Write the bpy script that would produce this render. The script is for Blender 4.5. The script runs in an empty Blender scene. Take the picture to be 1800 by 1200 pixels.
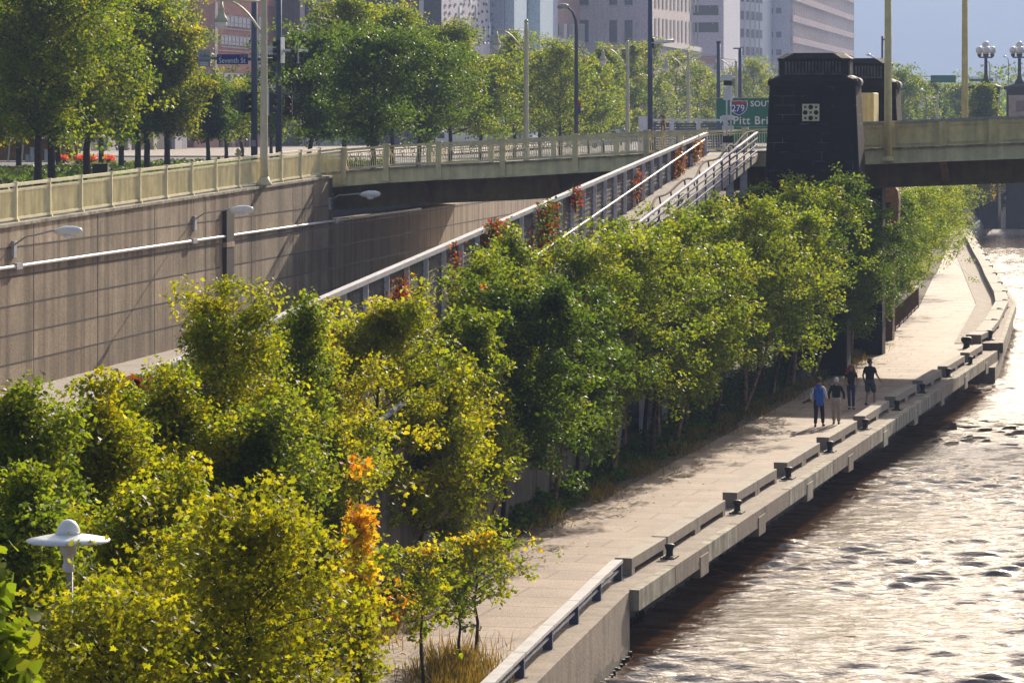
import bpy, bmesh, math, random
import numpy as np
from mathutils import Vector, Matrix

# ---------------------------------------------------------------- camera, sky, sun
F, YH, H = 6000.0, 210.0, 11.0          # focal length and horizon of the 1800x1200 photograph, camera height over the quay
scene = bpy.context.scene
COL = scene.collection
cam_data = bpy.data.cameras.new("camera")
cam = bpy.data.objects.new("camera", cam_data)
COL.objects.link(cam)
cam.location = (0, 0, H)
cam.rotation_euler = (math.radians(90), 0, 0)
cam_data.sensor_width = 36
cam_data.lens = 36 * F / 1800
cam_data.shift_y = -(600 - YH) / 1800
cam_data.clip_start = 1
cam_data.clip_end = 20000
scene.camera = cam

SUN_EL, SUN_AZ = math.radians(23.5), math.radians(19)     # azimuth measured from the view direction towards the river
world = bpy.data.worlds.new("World")
scene.world = world
world.use_nodes = True
wn = world.node_tree
bg = wn.nodes["Background"]
sky = wn.nodes.new("ShaderNodeTexSky")
sky.sky_type = 'NISHITA'
sky.sun_disc = False
sky.sun_elevation = SUN_EL
sky.sun_rotation = SUN_AZ
sky.air_density = 1.0
sky.dust_density = 6.0
wn.links.new(sky.outputs[0], bg.inputs[0])
bg.inputs[1].default_value = 0.085

sun_data = bpy.data.lights.new("sun", 'SUN')
sun_data.energy = 5.0
sun_data.angle = math.radians(0.5)
sun_data.color = (1.0, 0.87, 0.69)
sun = bpy.data.objects.new("sun", sun_data)
COL.objects.link(sun)
SUN_DIR = Vector((math.sin(SUN_AZ) * math.cos(SUN_EL), math.cos(SUN_AZ) * math.cos(SUN_EL), math.sin(SUN_EL)))
sun.rotation_euler = SUN_DIR.to_track_quat('Z', 'Y').to_euler()
sun.location = (60, 150, 80)

scene.view_settings.view_transform = 'Standard'
scene.view_settings.look = 'None'
scene.view_settings.gamma = 1
scene.view_settings.exposure = 1.0
scene.cycles.volume_bounces = 0
scene.cycles.max_bounces = 7
scene.cycles.diffuse_bounces = 4
scene.cycles.glossy_bounces = 3
scene.cycles.transmission_bounces = 4
scene.cycles.transparent_max_bounces = 6
scene.cycles.sample_clamp_indirect = 6
scene.cycles.use_denoising = True

rng = np.random.default_rng(7)
random.seed(7)

# ---------------------------------------------------------------- helpers
BASE = {}

def P(px, py, Y):
    return Vector(((px - 900) / F * Y, Y, H - (py - YH) / F * Y))

def G(px, py, z=0.0):
    Y = F * (H - z) / (py - YH)
    return Vector(((px - 900) / F * Y, Y, z))

def S(px, s, z):
    return Vector(((px - 900) / s, F / s, z))

def street_z(Y):
    return float(np.interp(Y, [40, 110, 156, 260, 400, 1500], [6.3, 7.45, 8.0, 7.9, 7.2, 5.5]))

def tag(o, label=None, cat=None, group=None, kind=None):
    if label: o["label"] = label
    if cat: o["category"] = cat
    if group: o["group"] = group
    if kind: o["kind"] = kind
    return o

def thing(name, label, cat, loc=(0, 0, 0), rz=0.0, group=None):
    o = bpy.data.objects.new(name, None)
    o.empty_display_size = 0.3
    COL.objects.link(o)
    o.location = loc
    o.rotation_euler = (0, 0, rz)
    BASE[o.name] = Vector(loc)
    return tag(o, label, cat, group)

def copy_tree(root, loc=None, rz=None, label=None, parent=None):
    c = root.copy()
    COL.objects.link(c)
    if parent is not None:
        c.parent = parent
    if loc is not None:
        c.location = loc
        BASE[c.name] = Vector(loc)
    if rz is not None:
        c.rotation_euler = (0, 0, rz)
    if label:
        c["label"] = label
    for ch in list(root.children):
        copy_tree(ch, parent=c)
    return c

class MB:
    def __init__(self):
        self.v, self.f = [], []
    def add(self, vs, fs):
        n = len(self.v)
        self.v += [tuple(p) for p in vs]
        self.f += [tuple(i + n for i in f) for f in fs]
        return self
    def box(self, c, size, rz=0.0, M=None):
        sx, sy, sz = size[0] / 2, size[1] / 2, size[2] / 2
        vs = [Vector((x, y, z)) for z in (-sz, sz) for x, y in ((-sx, -sy), (sx, -sy), (sx, sy), (-sx, sy))]
        R = M if M is not None else Matrix.Rotation(rz, 3, 'Z')
        c = Vector(c)
        return self.add([R @ p + c for p in vs], [(3, 2, 1, 0), (4, 5, 6, 7), (0, 1, 5, 4), (1, 2, 6, 5), (2, 3, 7, 6), (3, 0, 4, 7)])
    def bar(self, a, b, w, h, up=Vector((0, 0, 1))):
        """a square bar from a to b, w across, h high"""
        a, b = Vector(a), Vector(b)
        d = (b - a)
        L = d.length
        d.normalize()
        u = Vector(up)
        if abs(d.dot(u)) > 0.99:
            u = Vector((0, 1, 0))
        x = d.cross(u).normalized()
        z = x.cross(d).normalized()
        M = Matrix((x, d, z)).transposed()
        return self.box((a + b) / 2, (w, L, h), M=M)
    def prism(self, pts, z0, z1):
        """vertical prism from a plan outline; z0/z1 number or per-point list"""
        n = len(pts)
        a = z0 if hasattr(z0, '__len__') else [z0] * n
        b = z1 if hasattr(z1, '__len__') else [z1] * n
        vs = [(p[0], p[1], a[i]) for i, p in enumerate(pts)] + [(p[0], p[1], b[i]) for i, p in enumerate(pts)]
        fs = [tuple(range(n - 1, -1, -1)), tuple(range(n, 2 * n))]
        fs += [(i, (i + 1) % n, n + (i + 1) % n, n + i) for i in range(n)]
        return self.add(vs, fs)
    def tube(self, pts, r, n=8, cap=True):
        pts = [Vector(p) for p in pts]
        rs = r if hasattr(r, '__len__') else [r] * len(pts)
        rings = []
        for i, p in enumerate(pts):
            d = (pts[min(i + 1, len(pts) - 1)] - pts[max(i - 1, 0)]).normalized()
            u = Vector((0, 0, 1)) if abs(d.z) < 0.9 else Vector((1, 0, 0))
            x = d.cross(u).normalized()
            y = x.cross(d).normalized()
            rings.append([p + (x * math.cos(2 * math.pi * k / n) + y * math.sin(2 * math.pi * k / n)) * rs[i] for k in range(n)])
        vs = [q for ring in rings for q in ring]
        fs = []
        for i in range(len(pts) - 1):
            for k in range(n):
                fs.append((i * n + k, i * n + (k + 1) % n, (i + 1) * n + (k + 1) % n, (i + 1) * n + k))
        if cap:
            fs.append(tuple(range(n - 1, -1, -1)))
            m = (len(pts) - 1) * n
            fs.append(tuple(m + k for k in range(n)))
        return self.add(vs, fs)
    def lathe(self, c, prof, n=20):
        """surface of revolution about z; prof = [(r, z), ...] bottom to top"""
        c = Vector(c)
        vs, fs = [], []
        for r, z in prof:
            for k in range(n):
                a = 2 * math.pi * k / n
                vs.append((c.x + r * math.cos(a), c.y + r * math.sin(a), c.z + z))
        for i in range(len(prof) - 1):
            for k in range(n):
                fs.append((i * n + k, i * n + (k + 1) % n, (i + 1) * n + (k + 1) % n, (i + 1) * n + k))
        fs.append(tuple(range(n - 1, -1, -1)))
        m = (len(prof) - 1) * n
        fs.append(tuple(m + k for k in range(n)))
        return self.add(vs, fs)

def obj(name, mb, m, parent=None, smooth=False, world=True, bevel=0.0):
    """link an MB as one mesh object; a child's vertices are given in world space unless world is False"""
    me = bpy.data.meshes.new(name)
    b = Vector((0, 0, 0))
    if parent is not None and world:
        b = BASE.get(parent.name, b)
    vs = mb.v if b.length == 0 else [(p[0] - b.x, p[1] - b.y, p[2] - b.z) for p in mb.v]
    me.from_pydata(vs, [], mb.f)
    me.update()
    if smooth:
        me.polygons.foreach_set("use_smooth", [True] * len(me.polygons))
    if m is not None:
        me.materials.append(m)
    o = bpy.data.objects.new(name, me)
    COL.objects.link(o)
    if parent is not None:
        o.parent = parent
        BASE[o.name] = b
    else:
        BASE[o.name] = Vector((0, 0, 0))
    if bevel > 0:
        md = o.modifiers.new("bevel", 'BEVEL')
        md.width = bevel
        md.segments = 2
        md.limit_method = 'ANGLE'
    return o

def np_mesh(name, verts, faces_flat, loop_n, m, parent=None, attrs=None, offset=None):
    """fast mesh: verts (N,3), all faces of loop_n corners; attrs: name -> (F,) face floats"""
    me = bpy.data.meshes.new(name)
    v = np.asarray(verts, np.float32)
    if offset is not None:
        v = v - np.asarray(offset, np.float32)
    nf = len(faces_flat) // loop_n
    me.vertices.add(len(v))
    me.vertices.foreach_set("co", v.ravel())
    me.loops.add(len(faces_flat))
    me.loops.foreach_set("vertex_index", np.asarray(faces_flat, np.int32))
    me.polygons.add(nf)
    me.polygons.foreach_set("loop_start", np.arange(0, nf * loop_n, loop_n, dtype=np.int32))
    me.update(calc_edges=True)
    for k, a in (attrs or {}).items():
        at = me.attributes.new(k, 'FLOAT', 'FACE')
        at.data.foreach_set("value", np.asarray(a, np.float32))
    me.validate()
    me.materials.append(m)
    o = bpy.data.objects.new(name, me)
    COL.objects.link(o)
    if parent is not None:
        o.parent = parent
    return o

# ---------------------------------------------------------------- materials
def new_mat(name):
    m = bpy.data.materials.new(name)
    m.use_nodes = True
    nt = m.node_tree
    return m, nt, nt.nodes["Principled BSDF"]

def ramp(nt, stops):
    r = nt.nodes.new("ShaderNodeValToRGB")
    e = r.color_ramp.elements
    while len(e) < len(stops):
        e.new(0.5)
    for k, (p, c) in enumerate(stops):
        e[k].position = p
        e[k].color = (*c[:3], 1)
    return r

def mat(name, col, rough=0.7, var=0.18, scale=3.0, bump=0.0, bscale=40.0, metal=0.0, streak=0.0, spec=0.4, fine=0.0):
    """painted or mineral surface: base colour broken up by two noises, optional vertical weather streaks and bump"""
    m, nt, b = new_mat(name)
    N, L = nt.nodes, nt.links
    geo = N.new("ShaderNodeNewGeometry")
    n1 = N.new("ShaderNodeTexNoise")
    n1.inputs["Scale"].default_value = scale
    n1.inputs["Detail"].default_value = 6
    n1.inputs["Roughness"].default_value = 0.65
    L.new(geo.outputs["Position"], n1.inputs["Vector"])
    lo = tuple(max(0, c * (1 - 1.6 * var)) for c in col)
    hi = tuple(min(1, c * (1 + 1.3 * var)) for c in col)
    r = ramp(nt, [(0.3, lo), (0.5, col), (0.72, hi)])
    L.new(n1.outputs["Fac"], r.inputs[0])
    out = r.outputs[0]
    if fine:
        n4 = N.new("ShaderNodeTexNoise")
        n4.inputs["Scale"].default_value = 9.0
        n4.inputs["Detail"].default_value = 8
        n4.inputs["Roughness"].default_value = 0.8
        L.new(geo.outputs["Position"], n4.inputs["Vector"])
        r4 = ramp(nt, [(0.36, (1 - fine,) * 3), (0.6, (1, 1, 1))])
        L.new(n4.outputs["Fac"], r4.inputs[0])
        mx = N.new("ShaderNodeMix"); mx.data_type = 'RGBA'; mx.blend_type = 'MULTIPLY'
        mx.inputs[0].default_value = 1
        L.new(out, mx.inputs[6]); L.new(r4.outputs[0], mx.inputs[7])
        out = mx.outputs[2]
    if streak:
        mp = N.new("ShaderNodeMapping")
        mp.inputs["Scale"].default_value = (2.2, 2.2, 0.1)
        L.new(geo.outputs["Position"], mp.inputs[0])
        n2 = N.new("ShaderNodeTexNoise")
        n2.inputs["Scale"].default_value = 1.2
        n2.inputs["Detail"].default_value = 5
        L.new(mp.outputs[0], n2.inputs["Vector"])
        r2 = ramp(nt, [(0.38, (1 - streak,) * 3), (0.58, (1, 1, 1))])
        L.new(n2.outputs["Fac"], r2.inputs[0])
        mx = N.new("ShaderNodeMix"); mx.data_type = 'RGBA'; mx.blend_type = 'MULTIPLY'
        mx.inputs[0].default_value = 1
        L.new(out, mx.inputs[6]); L.new(r2.outputs[0], mx.inputs[7])
        out = mx.outputs[2]
    L.new(out, b.inputs["Base Color"])
    b.inputs["Roughness"].default_value = rough
    b.inputs["Metallic"].default_value = metal
    b.inputs["Specular IOR Level"].default_value = spec
    if bump:
        n3 = N.new("ShaderNodeTexNoise")
        n3.inputs["Scale"].default_value = bscale
        n3.inputs["Detail"].default_value = 4
        L.new(geo.outputs["Position"], n3.inputs["Vector"])
        bp = N.new("ShaderNodeBump")
        bp.inputs["Strength"].default_value = bump
        bp.inputs["Distance"].default_value = 0.05
        L.new(n3.outputs["Fac"], bp.inputs["Height"])
        L.new(bp.outputs[0], b.inputs["Normal"])
    return m

def leaf_mat(name, stops, trans=0.58, gloss=0.14, rough=0.5):
    """leaves: tint attribute picks the colour; light passes through"""
    m, nt, b = new_mat(name)
    N, L = nt.nodes, nt.links
    at = N.new("ShaderNodeAttribute")
    at.attribute_name = "tint"
    r = ramp(nt, stops)
    L.new(at.outputs["Fac"], r.inputs[0])
    L.new(r.outputs[0], b.inputs["Base Color"])
    b.inputs["Roughness"].default_value = rough
    b.inputs["Specular IOR Level"].default_value = gloss
    tr = N.new("ShaderNodeBsdfTranslucent")
    hs = N.new("ShaderNodeMix"); hs.data_type = 'RGBA'; hs.blend_type = 'MULTIPLY'
    hs.inputs[0].default_value = 1
    hs.inputs[7].default_value = (2.55, 2.45, 0.5, 1)
    L.new(r.outputs[0], hs.inputs[6])
    L.new(hs.outputs[2], tr.inputs[0])
    ms = N.new("ShaderNodeMixShader")
    ms.inputs[0].default_value = trans
    out = nt.nodes["Material Output"]
    L.new(b.outputs[0], ms.inputs[1]); L.new(tr.outputs[0], ms.inputs[2])
    L.new(ms.outputs[0], out.inputs[0])
    return m

MT = {}
MT['yellow'] = mat("yellow_paint", (0.56, 0.47, 0.20), 0.5, 0.10, 2.0, streak=0.10)
MT['olive'] = mat("olive_yellow_paint", (0.80, 0.70, 0.40), 0.6, 0.12, 2.0, streak=0.2, fine=0.08)
MT['gold'] = mat("gold_yellow_paint", (0.88, 0.71, 0.32), 0.6, 0.12, 2.0, streak=0.22, fine=0.08)
MT['cream'] = mat("cream_paint", (0.78, 0.70, 0.45), 0.5, 0.08, 2.0)
MT['girder'] = mat("girder_paint", (0.17, 0.115, 0.03), 0.6, 0.2, 2.0, streak=0.25)
MT['rust'] = mat("rusty_steel", (0.17, 0.095, 0.045), 0.8, 0.3, 6.0)
MT['concrete'] = mat("weathered_concrete", (0.44, 0.335, 0.23), 0.85, 0.12, 0.5, bump=0.25, bscale=14, streak=0.38, fine=0.22)
MT['quay'] = mat("quay_concrete", (0.30, 0.235, 0.18), 0.85, 0.18, 1.2, bump=0.3, bscale=14, streak=0.22, fine=0.3)
MT['quaypale'] = mat("lime_stained_concrete", (0.36, 0.32, 0.24), 0.85, 0.35, 1.6, bump=0.3, bscale=16, streak=0.45)
MT['bench'] = mat("bench_concrete", (0.31, 0.255, 0.205), 0.8, 0.16, 2.0, bump=0.15, bscale=30, fine=0.15)
MT['iron'] = mat("black_iron", (0.025, 0.02, 0.02), 0.55, 0.3, 8.0)
MT['stone'] = mat("soot_black_stone", (0.016, 0.013, 0.014), 0.75, 0.4, 1.5, bump=0.5, bscale=8, spec=0.25)
MT['stonelight'] = mat("grey_carved_stone", (0.10, 0.09, 0.10), 0.8, 0.4, 2.5, bump=0.4, bscale=8)
MT['mortar'] = mat("pale_mortar", (0.12, 0.12, 0.13), 0.9, 0.5, 3.0)
MT['steel'] = mat("lilac_grey_steel", (0.74, 0.72, 0.80), 0.55, 0.12, 3.0)
MT['rail'] = mat("pale_galvanised_steel", (0.42, 0.41, 0.43), 0.5, 0.16, 2.0, fine=0.2)
MT['bluesteel'] = mat("blue_grey_steel", (0.085, 0.10, 0.165), 0.5, 0.15, 2.0)
MT['screen'] = mat("dark_louvre", (0.085, 0.075, 0.075), 0.8, 0.45, 4.0, bump=0.6, bscale=20)
MT['bronze'] = mat("bronze_rail", (0.07, 0.062, 0.058), 0.85, 0.25, 4.0, spec=0.08)
MT['polecream'] = mat("pale_cream_pole", (0.60, 0.54, 0.38), 0.5, 0.08, 2.0)
MT['concreteshade'] = mat("shade_dark_concrete", (0.12, 0.10, 0.075), 0.9, 0.35, 1.2, streak=0.4, fine=0.3)  # ramp side walls: the shade under the trees is put into this dark colour
MT['asphalt'] = mat("asphalt", (0.10, 0.095, 0.10), 0.9, 0.2, 2.0, bump=0.2)
MT['roadpale'] = mat("pale_concrete_road", (0.36, 0.31, 0.27), 0.9, 0.14, 1.0, bump=0.1, fine=0.2)
MT['white'] = mat("white_enamel", (0.78, 0.78, 0.77), 0.4, 0.05, 3.0)
MT['globe'] = mat("milk_glass", (0.85, 0.83, 0.78), 0.25, 0.03, 3.0)
MT['green'] = mat("sign_green", (0.012, 0.16, 0.095), 0.5, 0.06, 3.0)
MT['blue'] = mat("sign_blue", (0.02, 0.04, 0.24), 0.5, 0.06, 3.0)
MT['red'] = mat("sign_red", (0.42, 0.03, 0.03), 0.5, 0.06, 3.0)
MT['bark'] = mat("dark_bark", (0.055, 0.042, 0.032), 0.9, 0.4, 8.0, bump=0.6, bscale=30)
MT['barkpale'] = mat("pale_peeling_bark", (0.30, 0.17, 0.10), 0.85, 0.6, 5.0, bump=0.5, bscale=25)
MT['soil'] = mat("leaf_litter", (0.07, 0.052, 0.03), 0.95, 0.45, 2.0, bump=0.6, bscale=10)
MT['rock'] = mat("grey_boulder", (0.13, 0.125, 0.13), 0.9, 0.3, 2.0, bump=0.8, bscale=6)
# ---------------------------------------------------------------- axes of the place
WK, WX = 0.183, -36.8          # retaining wall: X = WK*Y + WX
RLX, RRX = -19.1, -16.8        # left and right side of the access ramp, parallel to the wall
U = Vector((0.239, 0.971, 0))  # along the river, away from the camera
V = Vector((0.971, -0.239, 0)) # along the bridge, out over the river
WU = Vector((WK, 1, 0)).normalized()
WN = Vector((WU.y, -WU.x, 0))  # from the wall towards the river

def wallx(Y): return WK * Y + WX
def ramp_z(Y): return 4.74 + 0.081 * (Y - 92.8)
def walltop(Y): return 7.47 + 0.019 * (min(Y, 156) - 110)
def course(Y): return 0.006 * (Y - 110)

BA = Vector((-8.09, 156.5, 0))
def bt(px):
    k = (px - 900) / F
    return (k * BA.y - BA.x) / (V.x - k * V.y)
PROF = [(bt(p), z) for p, z in ((300, 8.0), (590, 8.52), (680, 8.72), (772, 8.86), (884, 8.99), (1012, 9.2), (1137, 9.38), (1300, 9.5), (1515, 9.62), (1800, 9.91), (2300, 10.3))]
def bz(t):
    return float(np.interp(t, [a for a, _ in PROF], [b for _, b in PROF]))
def BP(t, w, z):
    return BA + V * t + U * w + Vector((0, 0, z))

# ---------------------------------------------------------------- ground sheets
PATH_L = [(-14, 20), (-7.5, 40), (-5.2, 55), (-3.6, 66.7), (-3.1, 74), (-1.8, 80), (-0.2, 88), (3.0, 101.5), (11.6, 137.5), (15.6, 154), (18.0, 167), (23.8, 200), (30.2, 244), (38.2, 300), (48.5, 362)]
EDGE = [(-7.6, 20), (-3.2, 45), (0.95, 69.25), (2.74, 79.5), (4.3, 86), (22.8, 161.8)]
EDGE2 = [(23.9, 167.5), (29.8, 203), (32.6, 227.6), (45.2, 338), (48.5, 362)]

def m_path():
    m, nt, b = new_mat("pinkish_gravel_paving")
    N, L = nt.nodes, nt.links
    geo = N.new("ShaderNodeNewGeometry")
    big = N.new("ShaderNodeTexNoise"); big.inputs["Scale"].default_value = 0.6; big.inputs["Detail"].default_value = 9; big.inputs["Roughness"].default_value = 0.68
    L.new(geo.outputs["Position"], big.inputs["Vector"])
    r1 = ramp(nt, [(0.3, (0.22, 0.155, 0.115)), (0.52, (0.345, 0.245, 0.185)), (0.72, (0.45, 0.335, 0.255))])
    L.new(big.outputs["Fac"], r1.inputs[0])
    fine = N.new("ShaderNodeTexNoise"); fine.inputs["Scale"].default_value = 14; fine.inputs["Detail"].default_value = 6; fine.inputs["Roughness"].default_value = 0.8
    L.new(geo.outputs["Position"], fine.inputs["Vector"])
    r2 = ramp(nt, [(0.34, (0.5, 0.46, 0.44)), (0.5, (0.95, 0.95, 0.95)), (0.68, (1.18, 1.16, 1.14))])
    L.new(fine.outputs["Fac"], r2.inputs[0])
    sp = N.new("ShaderNodeTexVoronoi"); sp.inputs["Scale"].default_value = 2.6; sp.inputs["Randomness"].default_value = 1
    L.new(geo.outputs["Position"], sp.inputs["Vector"])
    r3 = ramp(nt, [(0.06, (0.45, 0.4, 0.36)), (0.12, (1, 1, 1))])
    L.new(sp.outputs["Distance"], r3.inputs[0])
    # slab joints, worn and uneven
    mp = N.new("ShaderNodeMapping"); mp.inputs["Rotation"].default_value = (0, 0, math.radians(13.8))
    L.new(geo.outputs["Position"], mp.inputs[0])
    bk = N.new("ShaderNodeTexBrick"); bk.inputs["Scale"].default_value = 0.16; bk.inputs["Mortar Size"].default_value = 0.0075
    bk.inputs["Color1"].default_value = (1, 1, 1, 1); bk.inputs["Color2"].default_value = (0.88, 0.88, 0.9, 1); bk.inputs["Mortar"].default_value = (0.55, 0.5, 0.48, 1)
    L.new(mp.outputs[0], bk.inputs["Vector"])
    prev = r1.outputs[0]
    for o in (r2.outputs[0], r3.outputs[0], bk.outputs["Color"]):
        mx = N.new("ShaderNodeMix"); mx.data_type = 'RGBA'; mx.blend_type = 'MULTIPLY'; mx.inputs[0].default_value = 1
        L.new(prev, mx.inputs[6]); L.new(o, mx.inputs[7]); prev = mx.outputs[2]
    L.new(prev, b.inputs["Base Color"])
    b.inputs["Roughness"].default_value = 0.75
    bp = N.new("ShaderNodeBump"); bp.inputs["Strength"].default_value = 0.5; bp.inputs["Distance"].default_value = 0.04
    L.new(fine.outputs["Fac"], bp.inputs["Height"]); L.new(bp.outputs[0], b.inputs["Normal"])
    return m

def sheet(name, left, right, zf, m, kind='structure'):
    """ground sheet between two polylines sampled at the same Y stations"""
    ys = sorted(set([p[1] for p in left] + [p[1] for p in right]))
    lx = np.interp(ys, [p[1] for p in left], [p[0] for p in left])
    rx = np.interp(ys, [p[1] for p in right], [p[0] for p in right])
    b = MB()
    vs, fs = [], []
    for y, a, c in zip(ys, lx, rx):
        vs += [(a, y, zf(a, y)), (c, y, zf(c, y))]
    for i in range(len(ys) - 1):
        fs.append((2 * i, 2 * i + 1, 2 * i + 3, 2 * i + 2))
    b.add(vs, fs)
    o = obj(name, b, m)
    return tag(o, kind=kind)

inner = [(x - 0.5, y) for x, y in EDGE] + [(x - 2.0, y) for x, y in EDGE2[1:]]
sheet("path", PATH_L, inner, lambda x, y: 0.0, m_path())
ST_Y = [5, 20, 40, 55, 66, 75, 88, 101, 137, 154, 167, 200, 244, 300, 362, 420]
pl = lambda y: float(np.interp(y, [p[1] for p in PATH_L], [p[0] for p in PATH_L]))
sheet("planting_bed", [(WK * y + RRX - 1.6, y) for y in ST_Y], [(pl(y) + 0.5, y) for y in ST_Y], lambda x, y: -0.02 if x > pl(y) else 0.25, MT['soil'])
sheet("bypass_road", [(wallx(y) - 0.3, y) for y in (10, 110, 600)], [(WK * y + RLX + 0.1, y) for y in (10, 110, 600)], lambda x, y: 2.1 + course(y), MT['roadpale'])
sheet("boulevard", [(-420, y) for y in (40, 110, 156, 260, 400, 1500)], [(wallx(y) - 0.35, y) for y in (40, 110, 156, 260, 400, 600, 1500)], lambda x, y: street_z(y), MT['asphalt'])
sheet("pavement", [(wallx(y) - 5.5, y) for y in (40, 110, 157)], [(wallx(y) - 0.35, y) for y in (40, 110, 157)], lambda x, y: street_z(y) + 0.14, MT['roadpale'])
sheet("city_pavement", [(-200, 300), (-200, 620)], [(-8, 300), (20, 620)], lambda x, y: street_z(y) + 0.10, MT['roadpale'])
# land under everything, reaching the horizon
b = MB(); b.add([(-4100, -50, -3.2), (6600, -50, -3.2), (6600, 9500, -3.2), (-4100, 9500, -3.2)], [(0, 1, 2, 3)])
tag(obj("river_bed", b, MT['soil']), kind='structure')

# ---------------------------------------------------------------- river
def m_water():
    m, nt, b = new_mat("muddy_river_water")
    N, L = nt.nodes, nt.links
    b.inputs["Base Color"].default_value = (0.075, 0.036, 0.013, 1)
    b.inputs["Roughness"].default_value = 0.09
    b.inputs["IOR"].default_value = 1.95
    b.inputs["Specular IOR Level"].default_value = 0.5
    geo = N.new("ShaderNodeNewGeometry")
    mp = N.new("ShaderNodeMapping"); mp.inputs["Scale"].default_value = (0.75, 1.5, 1); mp.inputs["Rotation"].default_value = (0, 0, 0.1)
    L.new(geo.outputs["Position"], mp.inputs[0])
    n1 = N.new("ShaderNodeTexNoise"); n1.inputs["Scale"].default_value = 3.4; n1.inputs["Detail"].default_value = 5; n1.inputs["Roughness"].default_value = 0.55
    n1.inputs["Distortion"].default_value = 0.6
    L.new(mp.outputs[0], n1.inputs["Vector"])
    bp = N.new("ShaderNodeBump"); bp.inputs["Strength"].default_value = 0.6; bp.inputs["Distance"].default_value = 0.08
    L.new(n1.outputs["Fac"], bp.inputs["Height"]); L.new(bp.outputs[0], b.inputs["Normal"])
    return m

def river():
    comps = []
    r = np.random.default_rng(11)
    for k in range(46):
        lam = 0.5 * (1.4 / 0.5) ** r.random()
        th = math.radians(83 + r.normal() * 20)
        amp = 0.0128 * lam ** 0.9 * (0.6 + 0.8 * r.random())
        comps.append((2 * math.pi / lam * math.cos(th), 2 * math.pi / lam * math.sin(th), amp, r.random() * 6.283))
    VS, FS, n0 = [], [], 0
    for x0, x1, y0, y1, st in ((-8, 26, 55, 130, 0.11), (10, 66, 130, 330, 0.22)):
        xs = np.arange(x0, x1 + st / 2, st); ys = np.arange(y0, y1 + st / 2, st)
        X, Y = np.meshgrid(xs, ys)
        Z = np.zeros_like(X)
        env = 0.75 + 0.5 * np.sin(X * 0.21 + 0.11 * Y) * np.sin(Y * 0.16 - 0.07 * X + 1)
        for kx, ky, a, ph in comps:
            s = np.sin(kx * X + ky * Y + ph + 0.7 * np.sin(0.31 * X + ph) + 0.6 * np.sin(0.23 * Y + 2 * ph))
            Z += a * (s + 0.35 * s * s)
        Z = -1.53 + Z * env
        VS.append(np.stack([X, Y, Z], -1).reshape(-1, 3))
        nx = len(xs); ny = len(ys)
        i = (np.arange(ny - 1)[:, None] * nx + np.arange(nx - 1)[None, :]).ravel() + n0
        FS.append(np.stack([i, i + 1, i + 1 + nx, i + nx], -1).ravel())
        n0 += nx * ny
    ring = np.array([(-60, -40, -1.6), (1200, -40, -1.6), (1200, 3200, -1.6), (-60, 3200, -1.6)])
    VS.append(ring); FS.append(np.array([0, 1, 2, 3]) + n0)
    o = np_mesh("river", np.concatenate(VS), np.concatenate(FS), 4, m_water())
    o.data.polygons.foreach_set("use_smooth", [True] * len(o.data.polygons))
    tag(o, kind='structure')
river()

# ---------------------------------------------------------------- far wooded hill
def hill():
    xs = np.linspace(-4000, 6500, 181); ts = np.linspace(0, 1, 40)
    r = np.random.default_rng(3)
    VS = []
    for t in ts:
        for x in xs:
            y = 5200 + 1300 * t + 40 * math.sin(x * 0.004)
            z = -3 + 560 * (t ** 0.75) * (0.93 + 0.07 * math.sin(x * 0.006 + 1)) + (22 * math.sin(x * 0.013 + 5 * t) * math.sin(x * 0.0047 + 9 * t) + r.normal() * 7) * min(1, 4 * t)
            VS.append((x, y, z))
    nx = len(xs)
    FS = [q for j in range(len(ts) - 1) for i in range(nx - 1) for q in (j * nx + i, j * nx + i + 1, (j + 1) * nx + i + 1, (j + 1) * nx + i)]
    tag(np_mesh("hill", VS, FS, 4, mat("wooded_slope", (0.04, 0.055, 0.03), 0.95, 0.55, 0.006, spec=0.0)), kind='structure')
hill()

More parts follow.
